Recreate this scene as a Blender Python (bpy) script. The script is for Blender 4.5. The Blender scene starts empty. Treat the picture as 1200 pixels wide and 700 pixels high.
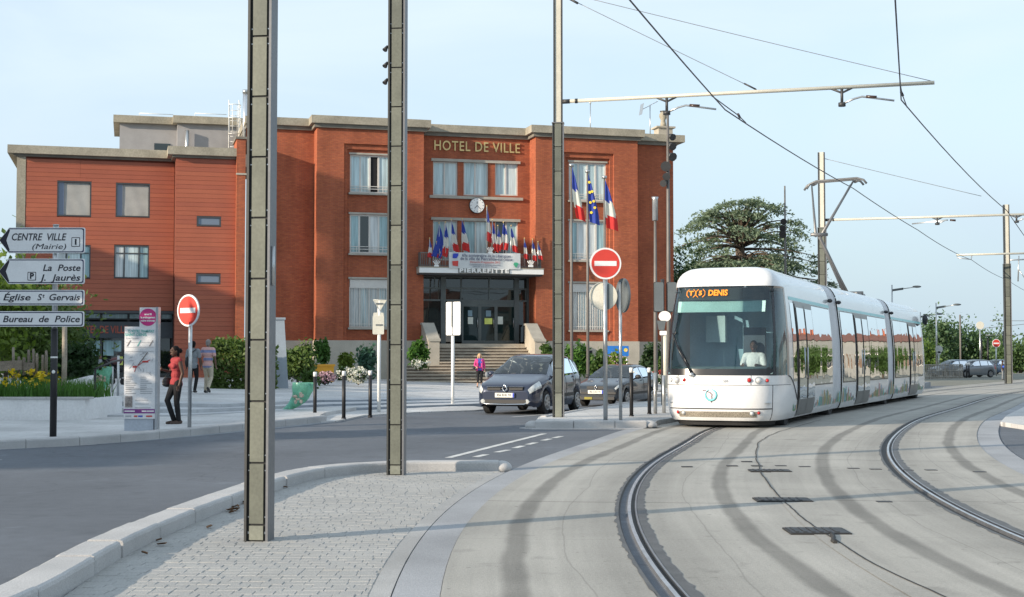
import bpy, bmesh, math, random
from mathutils import Vector, Matrix, noise
random.seed(7)
SC = bpy.context.scene
COL = SC.collection
R = math.radians
# ------------------------------------------------------------ camera
FPX, CU, CV, HOR, CAMZ = 1650.0, 600.0, 350.0, 421.0, 1.4
PITCH = math.atan((HOR - CV) / FPX)
cd = bpy.data.cameras.new('camera'); cam = bpy.data.objects.new('camera', cd); COL.objects.link(cam)
cd.sensor_width = 36; cd.lens = FPX / 1200 * 36; cd.clip_end = 5000; cd.clip_start = .1
cam.location = (0, 0, CAMZ); cam.rotation_euler = (R(90) + PITCH, 0, 0)
SC.camera = cam
# ------------------------------------------------------------ light
SUN_EL = R(16); SUN_AZ = Vector((-.848, -.53))          # direction towards the sun
W = bpy.data.worlds.new('World'); SC.world = W; W.use_nodes = True
wn = W.node_tree.nodes; wl = W.node_tree.links; wn.clear()
sky = wn.new('ShaderNodeTexSky'); sky.sky_type = 'NISHITA'; sky.sun_disc = False
sky.sun_elevation = SUN_EL; sky.sun_rotation = math.atan2(SUN_AZ.x, SUN_AZ.y)
sky.air_density = 1.0; sky.dust_density = .5; sky.ozone_density = 1.6
# thin high cloud over the whole dome
tc = wn.new('ShaderNodeTexCoord'); mp = wn.new('ShaderNodeMapping'); mp.inputs['Scale'].default_value = (1.0, 1.0, 3.2)
nz = wn.new('ShaderNodeTexNoise'); nz.inputs['Scale'].default_value = 2.2; nz.inputs['Detail'].default_value = 7; nz.inputs['Distortion'].default_value = .6
rp = wn.new('ShaderNodeMapRange'); rp.inputs['From Min'].default_value = .36; rp.inputs['From Max'].default_value = .70
rp.inputs['To Min'].default_value = .52; rp.inputs['To Max'].default_value = .95
mx = wn.new('ShaderNodeMix'); mx.data_type = 'RGBA'
mx.inputs['B'].default_value = (3.95, 4.65, 5.2, 1)
bg = wn.new('ShaderNodeBackground'); bg.inputs['Strength'].default_value = .15
ow = wn.new('ShaderNodeOutputWorld')
wl.new(tc.outputs['Generated'], mp.inputs['Vector']); wl.new(mp.outputs['Vector'], nz.inputs['Vector'])
wl.new(nz.outputs['Fac'], rp.inputs['Value']); wl.new(rp.outputs['Result'], mx.inputs['Factor'])
# milky air low down, thinning upwards
sz = wn.new('ShaderNodeSeparateXYZ'); wl.new(tc.outputs['Generated'], sz.inputs[0])
hz = wn.new('ShaderNodeMapRange'); hz.interpolation_type = 'SMOOTHSTEP'; hz.inputs['From Min'].default_value = -.02; hz.inputs['From Max'].default_value = .22; hz.inputs['To Min'].default_value = .94; hz.inputs['To Max'].default_value = 0
mh = wn.new('ShaderNodeMix'); mh.data_type = 'RGBA'; mh.inputs['B'].default_value = (2.55, 3.27, 3.85, 1)
wl.new(sz.outputs['Z'], hz.inputs['Value']); wl.new(hz.outputs['Result'], mh.inputs['Factor']); wl.new(mx.outputs['Result'], mh.inputs['A'])
wl.new(sky.outputs['Color'], mx.inputs['A']); wl.new(mh.outputs['Result'], bg.inputs['Color']); wl.new(bg.outputs['Background'], ow.inputs['Surface'])
sd = bpy.data.lights.new('sun', 'SUN'); sd.energy = 4.6; sd.angle = R(.55); sd.color = (1.0, .85, .67)
sun = bpy.data.objects.new('sun', sd); COL.objects.link(sun)
tosun = Vector((SUN_AZ.x * math.cos(SUN_EL), SUN_AZ.y * math.cos(SUN_EL), math.sin(SUN_EL))).normalized()
sun.rotation_euler = tosun.to_track_quat('Z', 'Y').to_euler(); sun.location = (-30, -20, 30)
SC.view_settings.view_transform = 'Standard'; SC.view_settings.look = 'None'
SC.view_settings.exposure = .48; SC.view_settings.gamma = 1

# ------------------------------------------------------------ pixel -> place (used to measure the site)
def ray(u, v):
    a, b = (u - CU) / FPX, (CV - v) / FPX
    f = Vector((0, math.cos(PITCH), math.sin(PITCH))); up = Vector((0, -math.sin(PITCH), math.cos(PITCH)))
    return f + Vector((1, 0, 0)) * a + up * b
def G(u, v, z=0.0):
    d = ray(u, v); t = (z - CAMZ) / d.z
    return Vector((d.x * t, d.y * t, z))
def AT(u, v, Y):
    d = ray(u, v); t = Y / d.y
    return Vector((d.x * t, Y, CAMZ + d.z * t))

# ------------------------------------------------------------ materials
def nd(t, ty, **k):
    n = t.nodes.new(ty)
    for a, b in k.items(): setattr(n, a, b)
    return n
MATS = {}
def M(name, col, rough=.6, metal=0.0, var=.12, vs=2.0, fine=.08, fs=40.0, bump=0.0, bs=60.0, spec=.5, emit=0, trans=0.0, coat=0.0, obj=False):
    if name in MATS: return MATS[name]
    m = bpy.data.materials.new(name); m.use_nodes = True; t = m.node_tree; L = t.links.new
    b = t.nodes['Principled BSDF']
    b.inputs['Roughness'].default_value = rough; b.inputs['Metallic'].default_value = metal
    b.inputs['Specular IOR Level'].default_value = spec; b.inputs['Coat Weight'].default_value = coat
    c = (col[0], col[1], col[2], 1)
    b.inputs['Base Color'].default_value = c
    if obj: src = nd(t, 'ShaderNodeTexCoord').outputs['Object']
    else: src = nd(t, 'ShaderNodeNewGeometry').outputs['Position']
    if var or fine:
        n1 = nd(t, 'ShaderNodeTexNoise'); n1.inputs['Scale'].default_value = vs; n1.inputs['Detail'].default_value = 4
        n2 = nd(t, 'ShaderNodeTexNoise'); n2.inputs['Scale'].default_value = fs; n2.inputs['Detail'].default_value = 2
        L(src, n1.inputs['Vector']); L(src, n2.inputs['Vector'])
        r1 = nd(t, 'ShaderNodeMapRange'); r1.inputs[1].default_value = .3; r1.inputs[2].default_value = .7; r1.inputs[3].default_value = 1 - var; r1.inputs[4].default_value = 1 + var
        r2 = nd(t, 'ShaderNodeMapRange'); r2.inputs[1].default_value = .3; r2.inputs[2].default_value = .7; r2.inputs[3].default_value = 1 - fine; r2.inputs[4].default_value = 1 + fine
        L(n1.outputs['Fac'], r1.inputs[0]); L(n2.outputs['Fac'], r2.inputs[0])
        mu = nd(t, 'ShaderNodeMath', operation='MULTIPLY'); L(r1.outputs[0], mu.inputs[0]); L(r2.outputs[0], mu.inputs[1])
        vm = nd(t, 'ShaderNodeVectorMath', operation='SCALE'); vm.inputs[0].default_value = col[:3]; L(mu.outputs[0], vm.inputs['Scale'])
        L(vm.outputs[0], b.inputs['Base Color'])
    if bump:
        n3 = nd(t, 'ShaderNodeTexNoise'); n3.inputs['Scale'].default_value = bs; n3.inputs['Detail'].default_value = 3; L(src, n3.inputs['Vector'])
        bp = nd(t, 'ShaderNodeBump'); bp.inputs['Strength'].default_value = bump; bp.inputs['Distance'].default_value = .02
        L(n3.outputs['Fac'], bp.inputs['Height']); L(bp.outputs[0], b.inputs['Normal'])
    if emit:
        b.inputs['Emission Color'].default_value = c; b.inputs['Emission Strength'].default_value = emit
    if trans:
        tr = nd(t, 'ShaderNodeBsdfTranslucent'); tr.inputs['Color'].default_value = (col[0] * 1.5, col[1] * 1.6, col[2] * .9, 1)
        ms = nd(t, 'ShaderNodeMixShader'); ms.inputs[0].default_value = trans
        L(b.outputs[0], ms.inputs[1]); L(tr.outputs[0], ms.inputs[2]); L(ms.outputs[0], t.nodes['Material Output'].inputs['Surface'])
    MATS[name] = m
    return m
def Mglass(name, col, ior=1.5, rough=.02, wav=0.0, ws=1.5, clear=0.0, folds=False):
    """window glass: dark or curtained body under a mirror coat; clear>0 lets light through"""
    if name in MATS: return MATS[name]
    m = bpy.data.materials.new(name); m.use_nodes = True; t = m.node_tree; L = t.links.new
    b = t.nodes['Principled BSDF']; b.inputs['Base Color'].default_value = (*col, 1); b.inputs['Roughness'].default_value = .5
    b.inputs['Specular IOR Level'].default_value = 0
    if folds:   # net curtain hanging behind the pane
        co = nd(t, 'ShaderNodeTexCoord').outputs['Object']; mpf = nd(t, 'ShaderNodeMapping'); mpf.inputs['Scale'].default_value = (9, 9, .5); L(co, mpf.inputs['Vector'])
        nf = nd(t, 'ShaderNodeTexNoise'); nf.inputs['Scale'].default_value = 1; nf.inputs['Detail'].default_value = 3; L(mpf.outputs[0], nf.inputs['Vector'])
        rf = nd(t, 'ShaderNodeMapRange'); L(nf.outputs['Fac'], rf.inputs[0])
        for i, v in enumerate((.3, .7, .62, 1.18)): rf.inputs[i + 1].default_value = v
        vf = nd(t, 'ShaderNodeVectorMath', operation='SCALE'); vf.inputs[0].default_value = col; L(rf.outputs[0], vf.inputs['Scale']); L(vf.outputs[0], b.inputs['Base Color'])
    gl = nd(t, 'ShaderNodeBsdfGlossy'); gl.inputs['Roughness'].default_value = rough; gl.inputs['Color'].default_value = (.95, .98, 1, 1)
    fr = nd(t, 'ShaderNodeFresnel'); fr.inputs['IOR'].default_value = ior
    body = b.outputs[0]
    if clear:
        tp = nd(t, 'ShaderNodeBsdfTransparent'); tp.inputs['Color'].default_value = (.80, .90, .92, 1)
        m1 = nd(t, 'ShaderNodeMixShader'); m1.inputs[0].default_value = clear; L(b.outputs[0], m1.inputs[1]); L(tp.outputs[0], m1.inputs[2]); body = m1.outputs[0]
    ms = nd(t, 'ShaderNodeMixShader'); L(fr.outputs[0], ms.inputs[0]); L(body, ms.inputs[1]); L(gl.outputs[0], ms.inputs[2])
    if wav:
        g = nd(t, 'ShaderNodeNewGeometry'); n3 = nd(t, 'ShaderNodeTexNoise'); n3.inputs['Scale'].default_value = ws; n3.inputs['Detail'].default_value = 1; L(g.outputs['Position'], n3.inputs['Vector'])
        bp = nd(t, 'ShaderNodeBump'); bp.inputs['Strength'].default_value = wav; bp.inputs['Distance'].default_value = .05
        L(n3.outputs['Fac'], bp.inputs['Height']); L(bp.outputs[0], gl.inputs['Normal'])
    L(ms.outputs[0], t.nodes['Material Output'].inputs['Surface'])
    MATS[name] = m
    return m

# ------------------------------------------------------------ mesh builder and object helpers
class MB:
    def __init__(s): s.v = []; s.f = []; s.m = []; s.s = []
    def add(s, vs, fs, m=0, sm=False):
        b = len(s.v); s.v += [tuple(v) for v in vs]
        for f in fs: s.f.append(tuple(i + b for i in f)); s.m.append(m); s.s.append(sm)
        return s
    def box(s, x0, x1, y0, y1, z0, z1, m=0):
        return s.add([(x0, y0, z0), (x1, y0, z0), (x1, y1, z0), (x0, y1, z0), (x0, y0, z1), (x1, y0, z1), (x1, y1, z1), (x0, y1, z1)],
                     [(0, 3, 2, 1), (4, 5, 6, 7), (0, 1, 5, 4), (1, 2, 6, 5), (2, 3, 7, 6), (3, 0, 4, 7)], m)
    def obox(s, c, d, e, w, m=0):
        """box with centre c and half-axes d, e, w (vectors)"""
        c, d, e, w = map(Vector, (c, d, e, w))
        P = [c + a * d + b * e + k * w for k in (-1, 1) for a, b in ((-1, -1), (1, -1), (1, 1), (-1, 1))]
        return s.add(P, [(0, 3, 2, 1), (4, 5, 6, 7), (0, 1, 5, 4), (1, 2, 6, 5), (2, 3, 7, 6), (3, 0, 4, 7)], m)
    def prism(s, poly, z0, z1, m=0, fz=None):
        n = len(poly); f0 = (lambda p: z0) if fz is None else (lambda p: fz(p) + z0); f1 = (lambda p: z1) if fz is None else (lambda p: fz(p) + z1)
        V = [(p[0], p[1], f0(p)) for p in poly] + [(p[0], p[1], f1(p)) for p in poly]
        return s.add(V, [tuple(range(n))[::-1], tuple(range(n, 2 * n))] + [(i, (i + 1) % n, n + (i + 1) % n, n + i) for i in range(n)], m)
    def plate(s, poly, y0, y1, m=0):
        """polygon in x-z pushed along y"""
        n = len(poly); V = [(p[0], y0, p[1]) for p in poly] + [(p[0], y1, p[1]) for p in poly]
        return s.add(V, [tuple(range(n)), tuple(range(n, 2 * n))[::-1]] + [(i, n + i, n + (i + 1) % n, (i + 1) % n) for i in range(n)], m)
    def tube(s, pts, r, seg=8, m=0, sm=True):
        pts = [Vector(p) for p in pts]; n = len(pts); rr = r if isinstance(r, (list, tuple)) else [r] * n
        prev = None; V = []
        for i, p in enumerate(pts):
            t = (pts[min(i + 1, n - 1)] - pts[max(i - 1, 0)]).normalized()
            if prev is None:
                a = Vector((0, 0, 1)) if abs(t.z) < .9 else Vector((1, 0, 0)); x = t.cross(a).normalized()
            else: x = (prev - t * prev.dot(t)).normalized()
            prev = x; y = t.cross(x)
            for k in range(seg):
                w = 2 * math.pi * k / seg; V.append(p + (x * math.cos(w) + y * math.sin(w)) * rr[i])
        F = [(i * seg + k, i * seg + (k + 1) % seg, (i + 1) * seg + (k + 1) % seg, (i + 1) * seg + k) for i in range(n - 1) for k in range(seg)]
        b = len(s.v); s.add(V, F, m, sm)
        s.f += [tuple(b + k for k in range(seg))[::-1], tuple(b + (n - 1) * seg + k for k in range(seg))]; s.m += [m, m]; s.s += [False, False]
        return s
    def cyl(s, x, y, z0, z1, r, seg=12, m=0, r2=None):
        return s.tube([(x, y, z0), (x, y, z1)], [r, r if r2 is None else r2], seg, m)
    def ell(s, c, r, seg=12, rings=8, m=0, rot=None):
        V = []; c = Vector(c)
        for i in range(rings + 1):
            th = math.pi * i / rings
            for k in range(seg):
                ph = 2 * math.pi * k / seg
                d = Vector((math.sin(th) * math.cos(ph) * r[0], math.sin(th) * math.sin(ph) * r[1], math.cos(th) * r[2]))
                V.append(c + (rot @ d if rot else d))
        return s.add(V, [(i * seg + k, (i + 1) * seg + k, (i + 1) * seg + (k + 1) % seg, i * seg + (k + 1) % seg) for i in range(rings) for k in range(seg)], m, True)
    def grid(s, rows, m=0, sm=True, flip=False):
        h = len(rows); w = len(rows[0]); V = [p for r in rows for p in r]
        F = [(i * w + j, i * w + j + 1, (i + 1) * w + j + 1, (i + 1) * w + j) for i in range(h - 1) for j in range(w - 1)]
        if flip: F = [f[::-1] for f in F]
        return s.add(V, F, m, sm)
    def disc(s, c, nrm, r, seg=28, th=.01, m=0, rx=None):
        n = Vector(nrm).normalized(); a = Vector((0, 0, 1)) if abs(n.z) < .9 else Vector((1, 0, 0)); x = a.cross(n).normalized(); y = n.cross(x); c = Vector(c)
        P = [x * math.cos(2 * math.pi * k / seg) * (rx or r) + y * math.sin(2 * math.pi * k / seg) * r for k in range(seg)]
        V = [c + p - n * th / 2 for p in P] + [c + p + n * th / 2 for p in P]
        return s.add(V, [tuple(range(seg))[::-1], tuple(range(seg, 2 * seg))] + [(k, (k + 1) % seg, seg + (k + 1) % seg, seg + k) for k in range(seg)], m)
    def mesh(s, name, mats):
        me = bpy.data.meshes.new(name); me.from_pydata(s.v, [], s.f)
        for m in (mats if isinstance(mats, (list, tuple)) else [mats]): me.materials.append(m)
        me.polygons.foreach_set('material_index', s.m); me.polygons.foreach_set('use_smooth', s.s); me.update()
        return me
    def build(s, name, mats, parent=None, world=False):
        return OB(name, s.mesh(name, mats), parent, world)
def WM(o):
    m = o.matrix_parent_inverse @ o.matrix_basis
    return WM(o.parent) @ m if o.parent else o.matrix_basis.copy()
def OB(name, me, parent=None, world=False):
    o = bpy.data.objects.new(name, me); COL.objects.link(o)
    if parent is not None:
        o.parent = parent
        if world: o.matrix_parent_inverse = WM(parent).inverted()
    return o
def tag(o, label=None, cat=None, group=None, kind=None):
    if label: o['label'] = label
    if cat: o['category'] = cat
    if group: o['group'] = group
    if kind: o['kind'] = kind
    return o
def T(name, label, cat, loc=(0, 0, 0), rz=0.0, group=None):
    o = bpy.data.objects.new(name, None); COL.objects.link(o); o.empty_display_size = .2
    o.location = loc; o.rotation_euler = (0, 0, rz)
    return tag(o, label, cat, group)
def kids(o): return [c for c in KID.get(o.name, [])]
def copy_tree(o, loc, rz=None, label=None, scale=None):
    c = o.copy(); COL.objects.link(c); c.location = loc
    if rz is not None: c.rotation_euler = (0, 0, rz)
    if scale: c.scale = (scale,) * 3
    if label: c['label'] = label
    for ch in list(o.children):
        d = ch.copy(); COL.objects.link(d); d.parent = c
        for g in list(ch.children):
            e = g.copy(); COL.objects.link(e); e.parent = d
    return c
def struct(name, mb, mats):
    o = mb.build(name, mats); o['kind'] = 'structure'; return o
def text(name, body, size, mat, parent, loc, rot=(math.pi / 2, 0, 0), shear=0.0, sx=1.0, ext=.002, align='CENTER', fit=None, bold=0.0, spacing=1.0):
    cu = bpy.data.curves.new(name, 'FONT'); cu.body = body; cu.size = size; cu.shear = shear; cu.extrude = ext; cu.align_x = align; cu.align_y = 'CENTER'
    cu.offset = bold; cu.resolution_u = 3; cu.space_character = spacing
    o = bpy.data.objects.new(name + '_tmp', cu); COL.objects.link(o)
    me = bpy.data.meshes.new_from_object(o.evaluated_get(bpy.context.evaluated_depsgraph_get()))
    bpy.data.objects.remove(o); bpy.data.curves.remove(cu)
    me.materials.clear(); me.materials.append(mat)
    k = sx
    if fit:
        xs = [v.co.x for v in me.vertices]; k = fit / max(1e-6, max(xs) - min(xs))
        c0 = (max(xs) + min(xs)) / 2
        for v in me.vertices: v.co.x -= c0
    n = OB(name, me, parent); n.location = loc; n.rotation_euler = rot; n.scale = (k, 1, 1)
    return n
def lerp(a, b, t): return a + (b - a) * t
def interp(tab, x):
    if x <= tab[0][0]: return tab[0][1]
    for (x0, y0), (x1, y1) in zip(tab, tab[1:]):
        if x <= x1: return y0 + (y1 - y0) * (x - x0) / (x1 - x0)
    return tab[-1][1]
def sinterp(tab, x):
    """smooth (Catmull-Rom) version of interp"""
    if x <= tab[0][0]: return tab[0][1]
    if x >= tab[-1][0]: return tab[-1][1]
    for i in range(len(tab) - 1):
        if x <= tab[i + 1][0]:
            x0, y0 = tab[i]; x1, y1 = tab[i + 1]; h = x1 - x0
            m0 = (y1 - tab[i - 1][1]) / (x1 - tab[i - 1][0]) if i > 0 else (y1 - y0) / h
            m1 = (tab[i + 2][1] - y0) / (tab[i + 2][0] - x0) if i + 2 < len(tab) else (y1 - y0) / h
            t = (x - x0) / h
            return (2*t**3 - 3*t*t + 1)*y0 + (t**3 - 2*t*t + t)*h*m0 + (-2*t**3 + 3*t*t)*y1 + (t**3 - t*t)*h*m1
# ============================================================ GROUND
def smooth_curve(pts, step=.35):
    pts = [Vector((p[0], p[1], 0)) for p in pts]; out = []
    for i in range(len(pts) - 1):
        p0 = pts[max(i - 1, 0)]; p1 = pts[i]; p2 = pts[i + 1]; p3 = pts[min(i + 2, len(pts) - 1)]
        n = max(2, int((p2 - p1).length / step))
        for k in range(n):
            t = k / n
            out.append(.5 * ((2 * p1) + (p2 - p0) * t + (2 * p0 - 5 * p1 + 4 * p2 - p3) * t * t + (3 * p1 - p0 - 3 * p2 + p3) * t ** 3))
    out.append(pts[-1])
    for _ in range(60):
        out = [out[0]] + [(out[i - 1] + out[i] * 2 + out[i + 1]) / 4 for i in range(1, len(out) - 1)] + [out[-1]]
    L = [0]
    for a, b in zip(out, out[1:]): L.append(L[-1] + (b - a).length)
    return out, L
def along(cv, d):
    P, L = cv; d = max(0, min(L[-1], d))
    lo, hi = 0, len(L) - 1
    while hi - lo > 1:
        mid = (lo + hi) // 2
        if L[mid] <= d: lo = mid
        else: hi = mid
    t = (d - L[lo]) / max(1e-9, L[hi] - L[lo])
    p = P[lo].lerp(P[hi], t); a = P[max(lo - 1, 0)]; b = P[min(hi + 1, len(P) - 1)]
    return p, (b - a).normalized()
def off(cv, d, o, z=0):
    p, t = along(cv, d); return Vector((p.x + t.y * o, p.y - t.x * o, z))
def nearest(cv, q):
    P, L = cv; i = min(range(len(P)), key=lambda k: (P[k].x - q[0]) ** 2 + (P[k].y - q[1]) ** 2); return L[i]
RAIL2 = smooth_curve([(5.3, -3), (4.35, 2), (3.98, 5.5), (3.82, 8.3), (3.84, 10.5), (3.98, 12.4), (4.22, 14.3), (4.66, 17), (5.29, 19.9), (6.2, 23.3), (7.92, 28.5), (9.8, 33.5), (12.3, 39.2), (18, 52.5), (22.7, 62), (34, 84), (52, 120), (72, 160)])
RAIL1 = smooth_curve([(2.6, -3), (1.5, 2), (1.08, 5.5), (.91, 8.28), (.88, 9.67), (.91, 11.4), (1.0, 12.7), (1.15, 14.3), (1.41, 16.3), (1.87, 18.9), (2.3, 20.8), (2.78, 22.6), (3.36, 25.4), (3.95, 28.1), (5.75, 32.8), (8.6, 39.3), (13.9, 51.6), (19.0, 62.6), (31.1, 85.4), (49.1, 121.4), (69, 161.4)])

def strip_obj(name, cv, offs, z, m, d0, d1, step=.6, jag=None, edge=True):
    """sheet swept along a curve; UV = (offset from the curve, metres along it)"""
    n = max(2, int((d1 - d0) / step)); V = []; F = []; UV = []
    K = len(offs)
    for i in range(n + 1):
        d = d0 + (d1 - d0) * i / n
        for j, o in enumerate(offs):
            oo = o + (jag(d, j) if jag else 0); p = off(cv, d, oo, z if not isinstance(z, (list, tuple)) else z[j])
            V.append(p); UV.append((oo, d))
    F = [(i * K + j, i * K + j + 1, (i + 1) * K + j + 1, (i + 1) * K + j) for i in range(n) for j in range(K - 1)]
    me = bpy.data.meshes.new(name); me.from_pydata([tuple(v) for v in V], [], F)
    uv = me.uv_layers.new(name='UVMap')
    for lp in me.loops: uv.data[lp.index].uv = UV[lp.vertex_index]
    me.materials.append(m); me.update()
    return OB(name, me)

def mat_ground(name, base, rough, kind):
    m = bpy.data.materials.new(name); m.use_nodes = True; t = m.node_tree; L = t.links.new; b = t.nodes['Principled BSDF']
    b.inputs['Roughness'].default_value = rough; b.inputs['Specular IOR Level'].default_value = .3
    g = nd(t, 'ShaderNodeNewGeometry').outputs['Position']
    def nse(sc, det=4, lo=.3, hi=.7, a=.8, bb=1.2, vec=g, dist=0):
        n = nd(t, 'ShaderNodeTexNoise'); n.inputs['Scale'].default_value = sc; n.inputs['Detail'].default_value = det; n.inputs['Distortion'].default_value = dist; L(vec, n.inputs['Vector'])
        r = nd(t, 'ShaderNodeMapRange'); L(n.outputs['Fac'], r.inputs[0])
        for i, v in enumerate((lo, hi, a, bb)): r.inputs[i + 1].default_value = v
        return r.outputs[0]
    def mul(a, c):
        q = nd(t, 'ShaderNodeMath', operation='MULTIPLY'); L(a, q.inputs[0])
        if isinstance(c, float): q.inputs[1].default_value = c
        else: L(c, q.inputs[1])
        return q.outputs[0]
    def mth(op, a, c=None, d=None):
        q = nd(t, 'ShaderNodeMath', operation=op)
        for i, x in enumerate((a, c, d)):
            if x is None: continue
            if isinstance(x, (int, float)): q.inputs[i].default_value = x
            else: L(x, q.inputs[i])
        return q.outputs[0]
    def rng(x, lo, hi, a, bb, st='SMOOTHSTEP'):
        r = nd(t, 'ShaderNodeMapRange', interpolation_type=st); L(x, r.inputs[0])
        for i, v in enumerate((lo, hi, a, bb)): r.inputs[i + 1].default_value = v
        return r.outputs[0]
    if kind == 'asphalt':
        f = mul(mul(nse(.35, 5, .3, .7, .84, 1.14), nse(6, 4, .3, .7, .93, 1.07)), nse(140, 2, .25, .75, .62, 1.38)); f = mul(f, nse(1.7, 6, .56, .72, 1.0, .84)); f = mul(f, nse(2.6, 5, .62, .75, 1.0, 1.28))
        v = nd(t, 'ShaderNodeTexVoronoi', feature='DISTANCE_TO_EDGE'); v.inputs['Scale'].default_value = .28
        n = nd(t, 'ShaderNodeTexNoise'); n.inputs['Scale'].default_value = 1.2; L(g, n.inputs['Vector'])
        va = nd(t, 'ShaderNodeVectorMath', operation='ADD'); L(g, va.inputs[0]); L(n.outputs['Color'], va.inputs[1]); L(va.outputs[0], v.inputs['Vector'])
        crack = rng(v.outputs['Distance'], .0, .006, .8, 1.0); f = mul(f, crack)
        bump = nse(220, 2, .2, .8, 0, 1)
    elif kind == 'conc':
        uv = nd(t, 'ShaderNodeUVMap'); sx = nd(t, 'ShaderNodeSeparateXYZ'); L(uv.outputs[0], sx.inputs[0])
        x, y = sx.outputs[0], sx.outputs[1]
        wob = nse(.8, 3, 0, 1, -.05, .05)
        ax = mth('ABSOLUTE', mth('ADD', x, wob))
        dd = mth('ABSOLUTE', mth('SUBTRACT', ax, .93))
        streak = nd(t, 'ShaderNodeCombineXYZ'); L(mul(x, 9.0), streak.inputs[0]); L(mul(y, .25), streak.inputs[1])
        sn = nse(1.4, 3, .3, .7, .94, 1.05, streak.outputs[0])
        tyre = rng(dd, .045, .125, .56, 1.0); tyre = mth('MINIMUM', mul(tyre, nse(1.1, 3, .3, .7, .92, 1.12)), 1.0)
        tyre2 = rng(dd, .22, .42, 1.09, 1.0)
        edge = rng(mth('ABSOLUTE', mth('SUBTRACT', ax, .22)), .0, .25, .86, 1.0)
        f = mul(mul(mul(tyre, tyre2), mul(sn, edge)), mul(nse(.45, 6, .3, .7, .86, 1.10, g, .5), nse(45, 4, .3, .7, .90, 1.10)))
        ph = mth('FRACT', mth('ADD', mul(y, 1 / 5.6), nse(.6, 2, 0, 1, -.012, .012)))
        j = rng(mth('ABSOLUTE', mth('SUBTRACT', ph, .5)), .4968, .4986, 1.0, .40); f = mul(f, j)
        pj = mth('FRACT', mth('ADD', mul(y, 1 / 2.8), nse(1.3, 3, 0, 1, -.03, .03))); f = mul(f, rng(mth('ABSOLUTE', mth('SUBTRACT', pj, .5)), .4975, .4993, 1.0, .72))
        f = mul(f, rng(mth('ABSOLUTE', mth('SUBTRACT', ax, nse(.07, 2, .3, .7, .25, .80))), .002, .010, .80, 1.0))
        f = mul(f, nse(14, 3, .68, .74, 1.0, .70))
        blot = nse(2.2, 5, .62, .70, 1.0, .82); f = mul(f, blot)
        bump = nse(90, 3, .2, .8, 0, 1)
    elif kind == 'pave':
        bt = nd(t, 'ShaderNodeTexBrick'); bt.offset = .5; L(g, bt.inputs['Vector']); bt.inputs['Scale'].default_value = 1
        bt.inputs['Brick Width'].default_value = .6; bt.inputs['Row Height'].default_value = .4; bt.inputs['Mortar Size'].default_value = .006
        bt.inputs['Color1'].default_value = (.94, .94, .94, 1); bt.inputs['Color2'].default_value = (1.06, 1.06, 1.06, 1); bt.inputs['Mortar'].default_value = (.6, .6, .6, 1)
        bw = nd(t, 'ShaderNodeRGBToBW'); L(bt.outputs['Color'], bw.inputs[0])
        f = mul(mul(bw.outputs[0], nse(.5, 5, .3, .7, .82, 1.15)), nse(90, 2, .3, .7, .88, 1.12)); bump = nse(120, 2, .2, .8, 0, 1)
    else:
        f = mul(nse(.8, 5, .3, .7, .82, 1.16), nse(80, 2, .3, .7, .86, 1.14)); bump = nse(120, 2, .2, .8, 0, 1)
    vm = nd(t, 'ShaderNodeVectorMath', operation='SCALE'); vm.inputs[0].default_value = base; L(f, vm.inputs['Scale']); L(vm.outputs[0], b.inputs['Base Color'])
    bp = nd(t, 'ShaderNodeBump'); bp.inputs['Strength'].default_value = .35; bp.inputs['Distance'].default_value = .006; L(bump, bp.inputs['Height']); L(bp.outputs[0], b.inputs['Normal'])
    return m
m_asph = mat_ground('asphalt', (.128, .142, .163), .85, 'asphalt')
m_conc = mat_ground('track_concrete', (.365, .352, .320), .8, 'conc')
m_pave = mat_ground('pavement_slabs', (.54, .54, .535), .8, 'pave')
m_bord = mat_ground('smooth_border', (.33, .338, .352), .75, 'plain')
m_far = mat_ground('far_ground', (.20, .20, .17), .9, 'plain')
m_gran = M('granite', (.46, .455, .45), .75, var=.1, vs=1.5, fine=.2, fs=120, bump=.25, bs=150)
m_grand = M('dark_granite', (.27, .29, .31), .8, var=.12, vs=1.5, fine=.15, fs=90, bump=.25, bs=120)
m_joint = M('joint_sand', (.31, .305, .29), .95)
m_white = M('road_paint', (.60, .60, .58), .7, var=.2, vs=3, fine=.15, fs=40)
m_seal = M('rail_sealant', (.085, .085, .085), .6, var=.25, vs=4, fine=.2, fs=60)
m_steel = M('rail_steel', (.50, .50, .51), .38, .9, var=.15, vs=6)
m_groove = M('rail_groove', (.02, .02, .02), .7)

struct('ground', MB().add([(-2500, -2500, -.03), (2500, -2500, -.03), (2500, 2500, -.03), (-2500, 2500, -.03)], [(0, 1, 2, 3)]), m_far)
struct('road', MB().prism([(-44, -14), (3.5, -14), (9, 12), (14, 40), (30, 74), (-44, 74)], -.02, 0), m_asph)
# track beds
tb = []
for cv, o0, o1, zz in ((RAIL1, -1.38, 2.3, .02), (RAIL2, -1.56, 1.40, .024)):
    D1 = cv[1][-1]
    for a, b in ((o0, -.12), (.12, o1)):
        n = 5; offs = [a + (b - a) * k / n for k in range(n + 1)]
        zs = [zz] * (n + 1)
        if a == o0 and cv is RAIL1 or b == o1 and cv is RAIL2:
            if a == o0: offs = [a - .001] + offs; zs = [-.02] + zs
            else: offs = offs + [b + .001]; zs = zs + [-.02]
        o = strip_obj('trackbed', cv, offs, zs, m_conc, 0, D1); o['kind'] = 'structure'; tb.append(o)
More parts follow.
